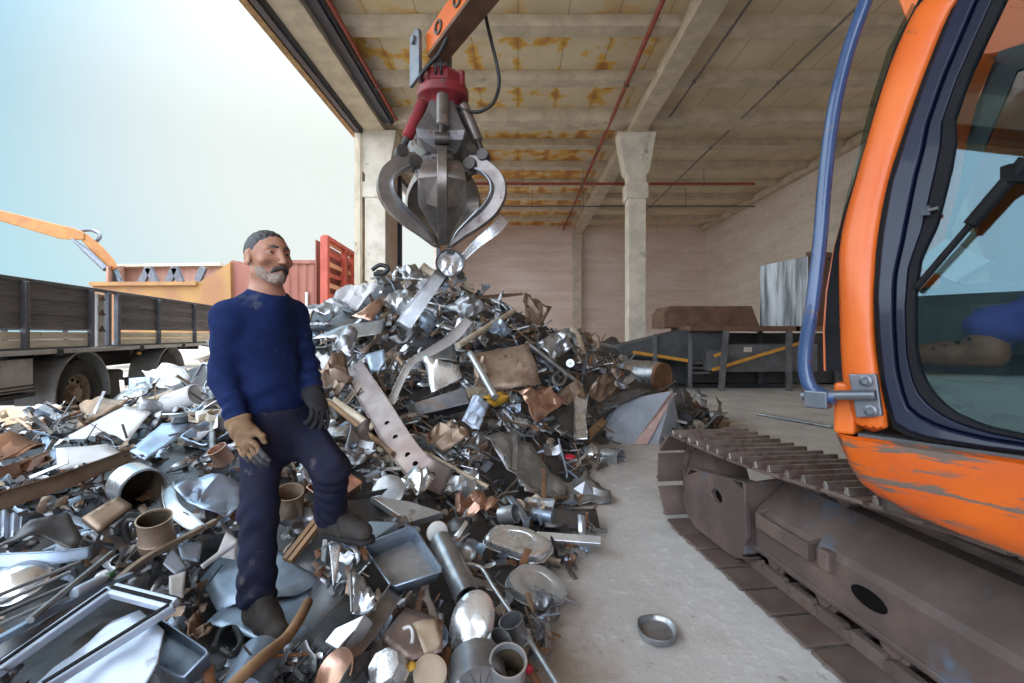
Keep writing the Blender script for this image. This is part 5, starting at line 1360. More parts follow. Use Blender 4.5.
def k_box(r):
    a, c_ = r.uniform(.35, .7), r.uniform(.15, .4); mb = MB(); n = 5
    rings = []
    for x in np.linspace(-.5, .5, n): rings.append([(x, y * a / 2, z * c_ / 2) for y, z in ((-1, -1), (0, -1), (1, -1), (1, 0), (1, 1), (0, 1), (-1, 1), (-1, 0))])
    mb.loft(rings); return crumple(mb, r.uniform(.06, .14), 2.8, r.random() * 50), 0, 25
def k_angle(r):
    w_ = r.uniform(.12, .3); mb = MB(); rows = [[(x, -w_, 0), (x, 0, .0 + .02 * math.sin(x * 4)), (x, .0, .004), (x, w_ * .2, w_ * r.uniform(.75, .9))] for x in np.linspace(-.5, .5, 6)]
    mb.loft(rows, cap=False, closed=False); return crumple(mb, .05, 3, r.random() * 50), .010, 25
KINDS_ = dict(crumpled_sheet=(k_sheet, 10, (.20, .55), 175), bent_strip=(k_strip, 10, (.28, .75), 120), channel_section=(k_channel, 8, (.30, .75), 70), metal_pipe=(k_pipe, 8, (.3, .7), 26),
              metal_rod=(k_rod, 6, (.4, 1.0), 44), dented_can=(k_can, 6, (.12, .24), 45), dented_bowl=(k_bowl, 6, (.14, .32), 28), pressed_tray=(k_tray, 7, (.2, .45), 40), crushed_box=(k_box, 8, (.16, .38), 80), folded_plate=(k_angle, 8, (.22, .5), 90))
WORD = dict(crumpled_sheet='crumpled {} metal sheet', bent_strip='bent {} metal strip', channel_section='{} metal channel section', metal_pipe='bent {} metal pipe', metal_rod='thin {} metal rod', dented_can='dented {} metal can',
            dented_bowl='dented {} metal bowl', pressed_tray='{} pressed metal tray', crushed_box='crushed {} metal box', folded_plate='folded {} metal plate')
def region(p):
    h = H(p.x, p.y)
    if p.x < -3.0 and p.y > 3.3: return 'in the scrap beside the truck'
    if p.y < 2.3 and p.x < -.9: return 'in the low scrap in front of the man'
    if p.y < 3.3 and p.x < -1.35: return 'in the scrap between the man and the truck'
    if h > 1.5: return 'on the heap top below the grapple'
    if p.x > .2 and p.y > 5.6: return 'on the heap side towards the baling machine'
    if p.y > 4.6: return 'halfway up the tall heap behind the man'
    if p.x > -.9 and p.y < 3.2: return 'at the heap foot near the bare floor'
    return 'on the lower heap slope beside the man'
rnd = random.Random(11); protos = {}
def finish_for(p, kind):
    r = rnd.random()
    if p.x < -2.8 and p.y > 3: pool = ['white', 'bright', 'bright', 'cream', 'grey', 'brown', 'bluish']
    elif p.x > 0 and p.y > 5: pool = ['brown', 'brown', 'rusty', 'dark', 'grey', 'grey', 'bright', 'cream']
    elif p.y < 3.2: pool = ['bright', 'bright', 'bluish', 'bluish', 'grey', 'grey', 'brown', 'dark', 'white']
    else: pool = ['bright', 'bright', 'bright', 'grey', 'grey', 'brown', 'dark', 'white', 'bluish', 'cream']
    return rnd.choice(pool)
def scatter():
    for kind, (mk, nv, (s0, s1), cnt) in KINDS_.items():
        for p in samp(rnd, cnt, keep=1):
            for _ in range(12):
                if p.y > 3.6 or not blocked(p, .30 * s1 * .8 * FPX / p.y): break
                p = samp(rnd, 1, keep=1)[0]
            else: continue
            near = blocked(p, 12)
            fin = finish_for(p, kind); key = (kind, fin, rnd.randrange(max(2, nv // 3)))
            if key not in protos:
                mb, sol, ang = mk(rnd); o = mb.build(kind, METALS[fin], solid=sol, smooth=ang, origin=True)
                me_off = o.location.copy(); o.data.transform(Matrix.Translation(me_off)); o.location = (0, 0, 0)
                protos[key] = o; first = True
            else:
                o = protos[key].copy(); C.objects.link(o)
            nrm = Hnorm(p.x, p.y); sz = rnd.uniform(s0, s1) * (.62 + .085 * p.y) * (.6 if near else 1) * (.72 if p.y < 3.2 else 1)
            if kind in ('metal_rod', 'metal_pipe', 'bent_strip', 'channel_section'):
                ax = (nrm + V((rnd.gauss(0, .25), rnd.gauss(0, .25), 0))).normalized(); xh = V((rnd.gauss(0, 1), rnd.gauss(0, 1), rnd.gauss(0, .35)))
            else:
                ax = (nrm + V((rnd.gauss(0, .55), rnd.gauss(-.15, .55), rnd.gauss(0, .3)))).normalized(); xh = V((rnd.gauss(0, 1), rnd.gauss(0, 1), rnd.gauss(0, .5)))
            M = frame(ax, xh, p + nrm * (.03 + sz * .06) - (toward(p) * .12 if near else V())); o.matrix_world = M @ Matrix.Diagonal((sz, sz, sz, 1))
            reg = region(p); fw = {'rusty': 'rusty brown', 'white': 'white painted', 'cream': 'cream stained', 'dark': 'dark grey', 'brown': 'brown stained', 'bright': 'bright silver', 'copper': 'copper coloured'}.get(fin, fin)
            lab = WORD[kind].format(fw) + ' ' + reg
            tag(o, lab, {'crumpled_sheet': 'metal sheet', 'bent_strip': 'metal strip', 'channel_section': 'metal profile', 'metal_pipe': 'pipe', 'metal_rod': 'rod', 'dented_can': 'can', 'dented_bowl': 'bowl', 'pressed_tray': 'tray', 'crushed_box': 'metal box', 'folded_plate': 'metal plate'}[kind],
                lab.replace(WORD[kind].format(fw), WORD[kind].format(fw) + 's'))
# ---------------------------------------------------------------- the scrap pieces one can single out
def toward(p): return (V((0, 0, EYE)) - p).normalized()
def note(pix, m=0):
    xs, ys = [p[0] for p in pix], [p[1] for p in pix]; HPIX.append((min(xs) - m, min(ys) - m, max(xs) + m, max(ys) + m))
def plane_pts(pix, lift, n, D_=None):
    cx, cy = sum(p[0] for p in pix) / len(pix), sum(p[1] for p in pix) / len(pix)
    c0 = at(cx, cy, D_) if D_ else hit(cx, cy, lift)
    if n is None: n = (Hnorm(c0.x, c0.y) * 1.2 + toward(c0) * .5)
    n = V(n).normalized(); o = V((0, 0, EYE)); out = []
    for x, y in pix:
        d = V(((x - VX) / FPX, 1, (VY - y) / FPX)); out.append(o + d * ((c0 - o).dot(n) / d.dot(n)))
    return out, n
def fin(o, label, cat, group=None): return tag(o, label, cat, group)
def poly(name, pix, mat, label, cat='metal sheet', n=None, lift=.12, th=.006, amp=.03, fr=3., cuts=4, seed=1, parent=None, D_=None):
    pts, n = plane_pts(pix, lift, n, D_); note(pix)
    bm = bmesh.new(); f = bm.faces.new([bm.verts.new(p) for p in pts]); bmesh.ops.triangulate(bm, faces=bm.faces)
    bmesh.ops.subdivide_edges(bm, edges=bm.edges, cuts=cuts, use_grid_fill=True)
    off = V((seed * 7.3, seed * 3.1, seed))
    for v in bm.verts:
        q = v.co * fr + off; v.co += n * (noise.noise(q) + .9 * abs(noise.noise(q * 2.3)) + .4 * abs(noise.noise(q * 5.1))) * amp * 2
    mb = MB(); bm.verts.index_update(); mb.v = [tuple(v.co) for v in bm.verts]; mb.f = [tuple(v.index for v in f.verts) for f in bm.faces]; mb.m = [0] * len(mb.f); bm.free()
    o = mb.build(name, mat, parent, solid=th, smooth=28)
    return fin(o, label, cat) if parent is None else o
def boxq(name, pix, depth, mat, label, cat='metal box', n=None, lift=.12, bevel=.004, amp=0., D_=None):
    pts, n = plane_pts(pix, lift, n, D_); note(pix)
    mb = MB(); mb.prism(pts, -n * depth); return fin(mb.build(name, mat, bevel=bevel), label, cat)
def trayq(name, pix, h, mat, label, cat='tray', n=None, lift=.12, inset=.0, flare=.12, matin=None, D_=None):
    pts, n = plane_pts(pix, lift, n, D_); note(pix, 4); c0 = sum(pts, V()) / len(pts)
    t = thing(name, label, cat, c0)
    pg = []
    for i, p in enumerate(pts): pg += [p.lerp(c0, .10).lerp(pts[i - 1].lerp(c0, .10), .07), p.lerp(c0, .10).lerp(pts[(i + 1) % len(pts)].lerp(c0, .10), .07)]
    up = [p + (p - c0) * flare + n * h for p in pg]; lip = [p + (p - c0) * (flare + .06) + n * h for p in pg]
    MB().add(pg, [tuple(range(len(pg)))]).build('tray_floor', matin or mat, t, solid=.005)
    MB().loft([pg, up, lip], cap=False).build('tray_wall', mat, t, solid=.005, smooth=30)
    return t
def ribbon(name, path, mat, label, cat='metal strip', lift=.15, th=.008, lip=0., holes=(), tilt=0., smooth=40, Ds=None):
    """strip along photo points (x, y, width in pixels); lip turns one edge up"""
    P3 = [(at(x, y, Ds[i]) if Ds else hit(x, y, lift if not isinstance(lift, (list, tuple)) else lift[i])) for i, (x, y, w_) in enumerate(path)]
    for x, y, w_ in path: HPIX.append((x - w_ / 2, y - w_ / 2, x + w_ / 2, y + w_ / 2))
    sp = spline(P3, 5); ws = [w_ * p.y / FPX for (x, y, w_), p in zip(path, P3)]; rows = []
    for i, p in enumerate(sp):
        f = i / 5; k = min(int(f), len(ws) - 2); w_ = ws[k] + (ws[k + 1] - ws[k]) * min(1, f - k)
        t = (sp[min(i + 1, len(sp) - 1)] - sp[max(i - 1, 0)]).normalized(); v_ = toward(p); s_ = t.cross(v_).normalized(); nn = s_.cross(t)
        if nn.dot(v_) < 0: nn = -nn
        s2 = s_ * math.cos(tilt) + nn * math.sin(tilt)
        row = [p - s2 * w_ / 2, p + s2 * w_ / 2]
        if lip: row = [row[0] + nn * lip] + row + [row[1] + nn * lip * .6]
        rows.append(row)
    if holes:
        t_ = thing(name, label, cat, P3[0]); MB().loft(rows, cap=False, closed=False).build('plate', mat, t_, solid=th, smooth=smooth)
        for f in holes:
            i = int(f * (len(sp) - 1)); p = sp[i]; M = frame(toward(p), (0, 0, 1), p + toward(p) * (th * .6))
            MB().lathe([(.022, 0), (.02, .001), (0, .001)], 12, M).build('hole', M_HOLE, t_)
        return t_
    return fin(MB().loft(rows, cap=False, closed=False).build(name, mat, solid=th, smooth=smooth), label, cat)
def rod(name, path, rpx, mat, label, cat='rod', lift=.15, wall=0, n=10, Ds=None):
    P3 = [(at(p[0], p[1], Ds[i]) if Ds else hit(p[0], p[1], lift if not isinstance(lift, (list, tuple)) else lift[i])) for i, p in enumerate(path)]
    for p in path: HPIX.append((p[0] - rpx - 2, p[1] - rpx - 2, p[0] + rpx + 2, p[1] + rpx + 2))
    r = rpx * sum(p.y for p in P3) / len(P3) / FPX
    return fin(MB().tube(spline(P3, 6) if len(P3) > 2 else P3, r, n, wall=wall).build(name, mat, smooth=45), label, cat)
def lathe_at(name, px, py, rpx, prof, axis, mat, label, cat, lift=.12, n=28, parts=None, sx=1., xh=(1, 0, 0), dent=0., D_=None):
    p = at(px, py, D_) if D_ else hit(px, py, lift); r = rpx * p.y / FPX; HPIX.append((px - rpx, py - rpx, px + rpx, py + rpx))
    M = frame(axis, xh, p) @ Matrix.Diagonal((r * sx, r, r, 1))
    mb = MB(); mb.lathe(prof, n, M)
    if dent:
        mb.v = [tuple(V(v) + M.to_3x3().col[2].normalized() * noise.noise((V(v) - p) / r * 1.3 + V((px, py, 0))) * dent * r) for v in mb.v]
    o = mb.build(name, mat, smooth=40); return fin(o, label, cat)
CAN = [(0, 0), (.93, 0), (1, .06), (1, 1.9), (1.04, 1.95), (.95, 1.96), (.92, 1.85), (.92, .1), (0, .09)]
DISC = [(0, .10), (.6, .09), (.93, .04), (1, 0), (.98, -.05), (0, -.03)]
DOME = [(0, .55), (.35, .50), (.7, .34), (.92, .12), (1, 0), (1.06, -.02), (1.0, -.06), (.9, .02), (0, .40)]
BOWL = [(0, -.38), (.45, -.36), (.75, -.24), (.92, -.05), (1, .03), (1.05, .0), (1.0, -.04), (.8, -.30), (.45, -.43), (0, -.44)]
UPR = (0, -.25, 1)

# -- foreground, centre
o = lathe_at('oval_cover', 472, 623, 31, [(0, .18), (.4, .17), (.75, .11), (.95, .03), (1, 0), (.97, -.05), (0, .0)], (-.12, -.72, .68), S_CHROME, 'large dented oval lid of polished steel near the floor edge', 'lid', lift=.16, sx=.72, xh=(.95, 0, -.3), dent=.10)
rod('flue_tube', [(441, 541), (468, 598)], 11, S_GREY, 'straight grey steel tube leading to the large oval lid', 'tube', lift=.13, wall=.12, n=20)
t = thing('perforated_disc', 'small round pale cap with two holes at the tube end', 'cap', hit(437, 532, .18)); p = hit(437, 532, .18); M = frame((-.1, -.8, .6), (1, 0, 0), p) @ Matrix.Scale(10.5 * p.y / FPX, 4); note([(427, 522), (447, 542)])
MB().lathe([(0, .25), (.7, .22), (1, .05), (1, -.3), (0, -.3)], 24, M).build('cap_shell', S_WHITE, t, smooth=40)
for k in (-.1, .3): MB().lathe([(.12, .24), (.1, .262), (0, .262)], 10, M @ Matrix.Translation((k, -.35, 0))).build('hole', M_HOLE, t)
trayq('square_tray', [(366, 557), (414, 537), (444, 582), (394, 598)], .07, S_BLUE, 'square bluish tray with raised rim tilted beside the flue tube', lift=.15, n=(-.05, -.35, 1), matin=S_GREY)
boxq('long_flat_box', [(330, 541), (370, 521), (398, 522), (377, 537)], .06, S_BLUE, 'bluish flat box section under the raised boot', lift=.10, n=(0, -.15, 1))
boxq('bright_profile', [(370, 496), (408, 501), (443, 512), (409, 522)], .05, S_BRIGHT, 'short bright box section lying right of the raised boot', lift=.14, n=(.05, -.4, 1))
lathe_at('oval_plate', 388, 491, 17, DISC, (-.1, -.8, .6), S_GREY, 'grey oval end plate behind the short bright box section', 'plate', sx=1.0, lift=.12, dent=.05)
def pan(name, outl, h, mat, label, cat='pan', n=None, lift=.12):
    pts, n = plane_pts(outl, lift, n); note(outl); sp = []
    k = len(pts)
    for i in range(k):
        a, c_, e = pts[i - 1], pts[i], pts[(i + 1) % k]
        for f in (.25, .5, .75): q1 = a.lerp(c_, .5 + f * .5); q2 = c_.lerp(e, f * .5); sp.append(q1.lerp(q2, f))
    c0 = sum(sp, V()) / len(sp)
    rings = [[c0 + (p - c0) * s_ + n * h * z for p in sp] for s_, z in ((1.06, -.9), (1.0, -.9), (1.0, -.3), (.94, .0), (.80, .06), (.60, .02), (.55, -.10), (.3, -.06))]
    mb = MB(); mb.loft(rings, cap=False); mb.f.append(tuple(len(mb.v) - len(sp) + i for i in range(len(sp)))); mb.m.append(0)
    return fin(crumple(mb, .012, 6, 3).build(name, mat, smooth=45, solid=.004), label, cat)
pan('roasting_pan', [(506, 574), (524, 561), (548, 566), (567, 582), (569, 595), (541, 604), (516, 595)], .05, S_BRIGHT, 'upturned bright pan with a dished bottom lying on the floor edge', n=(.15, -.35, 1), lift=.10)
poly('flat_strap', [(466, 574), (508, 588), (510, 597), (468, 585)], S_GREY, 'flat grey strap pointing at the upturned bright pan', 'strap', lift=.06, amp=.004)
t = thing('open_can', 'open silver can standing at the bottom of the floor edge', 'can', hit(505, 675, .15))
p = hit(506, 680, .15); r = 18 * p.y / FPX; M = frame((.06, -.35, .93), (1, 0, 0), p - V((.0, -.03, .05))); note([(486, 638), (526, 690)])
MB().lathe([(0, 0), (r * .95, 0), (r, .01), (r, .13), (r * 1.03, .14), (r * 1.05, .155), (r * .93, .155), (r * .9, .13), (r * .9, .012)], 28, M).build('can_body', S_BRIGHT, t, smooth=35)
MB().lathe([(r * .895, .13), (r * .885, .012), (0, .012)], 28, M).build('can_inside', S_HOLEI, t, smooth=35)
lathe_at('small_cup', 517, 640, 12, CAN, (-.25, -.15, .9), S_GREY, 'small dark cup leaning behind the open silver can', 'cup', lift=.10)
lathe_at('short_pipe', 490, 655, 12, CAN, (.45, -.2, .75), S_GREY, 'short wide grey pipe stub between the oval lid and the open can', 'pipe', lift=.12)
rod('bent_rod', [(463, 564), (480, 567), (494, 588), (514, 617), (528, 638), (562, 692)], 2.3, S_BRIGHT, 'thin bright bent rod running along the floor edge', lift=.15)
rod('red_tipped_lever', [(528, 671), (533, 675), (540, 690)], 4, S_RUST, 'rusty lever stub with a red tip beside the open silver can', 'lever', lift=.05)
lathe_at('red_ball', 529, 669, 4.5, [(0, 1), (.7, .7), (1, 0), (.7, -.7), (0, -1)], (0, -.5, 1), S_REDP, 'small red knob beside the open silver can', 'knob', lift=.08)
rod('bent_brown_pipe', [(308, 602), (298, 621), (285, 639), (258, 661), (230, 688)], 5.5, S_WOOD, 'bent brown pipe in front of the lower boot', 'pipe', lift=[.03, .10, .14, .2, .16], n=14)
poly('blue_grey_sheet', [(207, 623), (236, 598), (281, 586), (334, 582), (347, 592), (288, 652), (258, 640)], S_BLUE, 'large flat blue grey sheet under the lower boot', D_=2.25, n=(.0, -.05, 1), amp=.006)
poly('blue_grey_sheet', [(200, 580), (234, 541), (276, 551), (322, 584), (293, 600), (217, 612)], S_BLUE, 'creased blue grey sheet behind the lower boot', D_=2.45, n=(.05, -.30, 1), amp=.018, seed=4)
rod('canister', [(262, 656), (240, 700)], 22, S_BLUE, 'bluish striped canister lying under the bent brown pipe', 'canister', lift=.05, n=28)
def ridged(name, quad, nr, amp, mat, label, cat, lift=.1, n=None):
    pts, n = plane_pts(quad, lift, n); note(quad); rows = []
    for i in range(nr * 4 + 1):
        u = i / (nr * 4); a, c_ = pts[0].lerp(pts[1], u), pts[3].lerp(pts[2], u); rows.append([a.lerp(c_, w_) + n * amp * math.sin(u * nr * 2 * PI) for w_ in (0, .33, .66, 1)])
    return fin(MB().loft(rows, cap=False, closed=False).build(name, mat, solid=.003, smooth=60), label, cat)
ridged('ribbed_sheet', [(290, 652), (346, 594), (366, 604), (322, 660)][::1], 3, .004, S_GREY, 'finely ribbed grey sheet beside the blue grey sheet', 'metal sheet', lift=.04) if False else ridged('ribbed_sheet', [(346, 594), (368, 606), (318, 664), (290, 652)], 9, .006, S_GREY, 'finely ribbed grey sheet beside the blue grey sheet', 'metal sheet', lift=.04)
boxq('square_duct', [(324, 642), (335, 628), (365, 614), (342, 652)], .07, S_BRIGHT, 'bright hammered square duct end on the ribbed sheet', 'duct', lift=.14, n=(-.35, -.5, .8))
ribbon('open_channel', [(340, 662, 20), (372, 625, 18), (396, 590, 15)], S_GREY, 'open grey channel running up to the square tray', 'metal profile', lift=.11, lip=.04)
poly('foil_piece', [(352, 577), (363, 578), (374, 596), (376, 611), (352, 613)], S_BRIGHT, 'crushed bright foil piece above the square duct', 'foil', lift=.14, amp=.03, fr=9)
rod('thin_upright', [(350, 574), (352, 612)], 1.6, S_GREY, 'thin grey bar standing beside the crushed foil piece', lift=.17)
t = thing('pink_plate', 'pinkish plate with a white pull handle under the square tray', 'plate', hit(410, 640, .1))
poly('plate', [(380, 640), (406, 608), (444, 622), (442, 654), (409, 664)], S_PINK, None, None, lift=.10, amp=.008, parent=t, n=(.0, -.35, 1))
p = [hit(403, 629, .135), hit(410, 627, .155), hit(413, 634, .155), hit(412, 644, .135)]; MB().tube(spline(p, 5), .008, 8).build('handle', S_WHITE, t, smooth=60)
poly('tan_sheet', [(412, 625), (436, 620), (443, 650), (424, 658)], S_CREAM, 'small tan folded sheet on the pinkish plate', lift=.14, amp=.012)
lathe_at('round_canister', 387, 669, 19, [(0, .55), (.55, .55), (.85, .48), (1, .2), (1, -.7), (0, -.7)], (-.25, -.55, .8), S_CHROME, 'rounded bright canister at the bottom below the pinkish plate', 'canister', lift=.14, n=8)
lathe_at('cream_disc', 430, 672, 17, DISC, (.2, -.55, .8), S_CREAM, 'cream stained disc at the bottom below the oval lid', 'disc', lift=.12)
lathe_at('yellow_button', 411, 666, 4.5, DOME, (0, -.6, .8), S_YEL, 'tiny yellow cap beside the cream stained disc', 'cap', lift=.16)
lathe_at('shallow_dish', 334, 673, 22, BOWL, (-.45, -.55, .7), S_COPPER, 'shallow copper toned dish at the bottom beside the brown pipe', 'dish', lift=.14)
poly('black_flap', [(336, 690), (352, 664), (372, 650), (366, 668), (350, 690)], S_BLACK, 'black triangular flap beside the copper toned dish', 'flap', lift=.16, amp=.01)
ribbon('grey_bar', [(452, 664, 16), (462, 690, 18)], S_BROWN, 'brown flat bar with a hole below the oval lid', 'bar', lift=.10, holes=(.4,))
rod('bent_tube', [(466, 655), (465, 670), (457, 690)], 3.5, S_BRIGHT, 'thin bright tube hanging below the oval lid', 'tube', lift=.15)
rod('grey_pipe', [(476, 664), (480, 695)], 9, S_GREY, 'grey pipe beside the open silver can', 'pipe', lift=.10, wall=.15, n=16)
# -- foreground, left
poly('large_white_sheet', [(25, 692), (70, 655), (112, 620), (139, 609), (165, 632), (160, 665), (142, 692)], S_PALE, 'large scuffed pale panel inside the appliance door frame', lift=.2, amp=.02, n=(-.1, -.45, 1), fr=2.)
t = thing('appliance_frame', 'pale appliance door frame with dark grooves lying before the long bluish bar', 'frame', hit(60, 630, .2))
fr_ = [[(-10, 676), (112, 590), (112, 604), (-10, 700)], [(100, 584), (116, 584), (174, 606), (166, 616)], [(20, 690), (120, 610), (126, 616), (34, 694)]]
pts, n_ = plane_pts([(-10, 676), (112, 590), (174, 606), (40, 690)], .2, (-.1, -.4, 1)); note([(-10, 590), (174, 620)]); note([(0, 610), (100, 683)])
for i in range(3):
    a, c_ = pts[i], pts[(i + 1) % 4]; MB().beam(a, c_, .045 if i != 2 else .03, .03, up=n_).build('frame_rail', S_PALE, t, bevel=.005)
    MB().beam(a + n_ * .012 + (c_ - a) * .03, c_ + n_ * .012 - (c_ - a) * .03, .012, .016, up=n_).build('groove', M_GASKET, t)
rod('angle_bar', [(-10, 645), (60, 607), (131, 575)], 4, S_BLUE, 'long bluish bar above the appliance frame', 'bar', lift=.2, n=4)
poly('dark_web', [(-10, 648), (128, 578), (120, 588), (-10, 668)], S_DARK, 'dark strip between the bluish bar and the appliance frame', 'metal strip', lift=.16, amp=.004)
trayq('box_tray', [(164, 628), (216, 664), (190, 690), (140, 658)], .07, S_BLUE, 'deep bluish box tray below the creased blue grey sheet', lift=.13, n=(-.1, -.5, 1), matin=S_BLUE)
t = thing('jug', 'tarnished metal jug with a dark handle among the scrap', 'jug', hit(158, 545, .1))
p = hit(158, 547, .10); r = 15.5 * p.y / FPX; M = frame((.10, -.30, 1), (1, 0, 0), p); note([(125, 508), (178, 552)])
MB().lathe([(0, 0), (r * .9, 0), (r * 1.02, .02), (r * 1.04, .05), (r * .95, .06), (r * .93, .15), (r * 1.0, .165), (r * .9, .165), (r * .86, .06), (0, .03)], 28, M).build('jug_body', S_BROWN, t, smooth=35)
MB().lathe([(r * .855, .155), (r * .84, .04), (0, .035)], 28, M).build('jug_inside', S_HOLEI, t, smooth=35)
MB().tube(spline([M @ V((-r * .95, 0, .14)), M @ V((-r * 1.6, 0, .14)), M @ V((-r * 1.85, 0, .10)), M @ V((-r * 1.7, 0, .02)), M @ V((-r * 1.0, 0, .03))], 6), .011, 10).build('handle', S_BLACK, t, smooth=60)
t = thing('cooking_pot', 'wide steel cooking pot lying on its side with its mouth to the right', 'pot', hit(140, 485, .15))
p = hit(128, 482, .17); r = 20 * p.y / FPX; M = frame((.86, -.45, -.12), (0, 0, 1), p); note([(116, 460), (175, 506)])
MB().lathe([(0, 0), (r * .92, 0), (r, .012), (r, .15), (r * 1.05, .155), (r * 1.06, .165), (r * .95, .165), (r * .94, .02), (0, .015)], 32, M).build('pot_body', S_CHROME, t, smooth=35)
MB().lathe([(r * .935, .16), (r * .92, .022), (0, .02)], 32, M).build('pot_inside', S_HOLEI, t, smooth=35)
poly('curved_sheet', [(172, 490), (205, 478), (241, 481), (241, 508), (228, 522), (204, 518), (188, 506)], S_BLUE, 'pale bluish curved panel between the cooking pot and the man', lift=.12, amp=.045, fr=3.2, seed=8)
ribbon('bright_fold', [(168, 486, 9), (172, 506, 11), (190, 522, 12), (204, 530, 8)], S_BRIGHT, 'bright folded strip along the curved panel', lift=.18, lip=.02)
ribbon('plank_beam', [(-20, 507, 17), (60, 482, 15), (131, 455, 11)], S_BROWN, 'long brown beam lying above the bent dark sheet', 'beam', lift=.20, lip=.05)
ribbon('ribbed_channel', [(-20, 482, 14), (20, 468, 12), (50, 456, 10)], S_COPPER, 'short brown channel beyond the long brown beam', 'metal profile', lift=.17, lip=.03)
poly('white_tray_sheet', [(56, 451), (107, 446), (125, 456), (57, 471)], S_WHITE, 'sunlit white sheet behind the long brown beam', lift=.14, amp=.012)
poly('bent_bracket', [(41, 438), (48, 436), (57, 452), (57, 473), (50, 468)], S_BLUE, 'pale bent bracket at the end of the sunlit white sheet', 'bracket', lift=.2, amp=.01)
poly('white_long_sheet', [(61, 441), (126, 406), (152, 413), (128, 444), (104, 431), (86, 440)], S_WHITE, 'long sunlit white sheet with a torn edge nearer the truck', lift=.16, amp=.015, n=(0, -.35, 1))
lathe_at('chrome_dome', 16, 582, 22, DOME, (.1, -.55, .8), S_CHROME, 'shiny chrome dome above the long bluish bar', 'dome', lift=.14, dent=.12, sx=1.2)
rod('thick_rod', [(30, 620), (112, 553)], 3.2, S_GREY, 'grey rod lying across the thin rods beside the chrome dome', lift=.24)
for k, (a, c_) in enumerate((((-8, 618), (88, 576)), ((-8, 607), (70, 572)), ((-8, 598), (80, 562)), ((-8, 628), (96, 582)))):
    rod('bundle_rod', [a, c_], 1.8, S_BRIGHT if k % 2 else S_GREY, 'thin loose rod of the bundle beside the chrome dome', lift=.18 + .015 * k)['group'] = 'thin rods beside the chrome dome'
ribbon('blue_gutter', [(-12, 562, 14), (50, 558, 12), (92, 552, 9)], S_BLUE, 'bluish gutter piece above the chrome dome', 'metal profile', lift=.2, lip=.03)
poly('flat_brown_box', [(82, 519), (118, 498), (132, 507), (99, 532)], S_BROWN, 'flat brown pan left of the tarnished jug', 'pan', lift=.17, amp=.006, th=.03)
poly('dark_bent_sheet', [(-5, 548), (30, 522), (68, 513), (82, 535), (76, 550), (40, 536)], S_DARK, 'dark bent sheet below the long brown beam', lift=.16, amp=.02)
lathe_at('tin_can', 168, 405, 11, [(0, 0), (.95, 0), (1, .1), (1, 3.2), (.9, 3.3), (.8, 3.0), (0, 3.0)], (.93, -.2, .32), S_WHITE, 'pale battered tin can lying beside the upright pole', 'can', lift=.15)
boxq('square_tin', [(128, 378), (151, 376), (151, 396), (128, 399)], .16, S_BLUE, 'pale blue square tin in front of the truck wheels', 'tin', lift=.22, n=(.15, -.9, .35), bevel=.012)
poly('torn_sack_sheet', [(80, 408), (100, 398), (128, 400), (122, 407), (84, 425)], S_BROWN, 'brown crumpled sheet under the truck wheel', lift=.14, amp=.03)
poly('foil_clump', [(102, 385), (114, 374), (128, 376), (126, 398), (108, 402)], S_BRIGHT, 'bright crumpled foil clump in front of the truck wheel', 'foil', lift=.22, amp=.07, fr=8)
poly('white_shell', [(142, 372), (158, 366), (185, 366), (192, 380), (170, 392), (152, 386)], S_WHITE, 'pale crumpled casing beside the square tin', 'casing', lift=.2, amp=.05, fr=5, seed=3)
trayq('dark_screen', [(186, 394), (204, 362), (216, 366), (200, 402)], .02, S_BRIGHT, 'dark panel with a silver rim leaning by the man', 'panel', lift=.3, n=(-.35, -.8, .45), matin=S_DARK, flare=.02)
rod('upright_pole', [(213, 456), (211, 392)], 2.6, S_GREY, 'upright grey pole beside the tan glove', 'pole', lift=[.25, .30])
poly('pale_cyan_sheet', [(129, 452), (162, 424), (194, 423), (178, 438), (146, 462)], S_BLUE, 'flat pale cyan sheet behind the cooking pot', lift=.13, amp=.01)
poly('cream_slab', [(-10, 406), (30, 415), (20, 425), (-10, 432)], S_CREAM, 'flat cream slab in front of the truck tool box', 'slab', lift=.2, amp=.004, th=.04)
poly('rusty_cloth_sheet', [(-8, 436), (40, 444), (46, 456), (10, 464), (-8, 466)], S_RUST, 'rusty folded sheet in front of the cream slab', lift=.17, amp=.04, fr=4)
lathe_at('brown_pot', 290, 512, 13, CAN, (.15, -.35, .9), S_BROWN, 'brown round pot between the man and his raised boot', 'pot', lift=.05)
lathe_at('small_pipe_end', 226, 462, 9, CAN, (-.3, -.4, .85), S_COPPER, 'small copper toned pipe end below the tan glove', 'pipe', lift=.16)
poly('steel_box_sheet', [(216, 556), (226, 532), (238, 540), (236, 560)], S_WHITE, 'small pale plate behind the lower leg', 'plate', lift=.1, amp=.006)
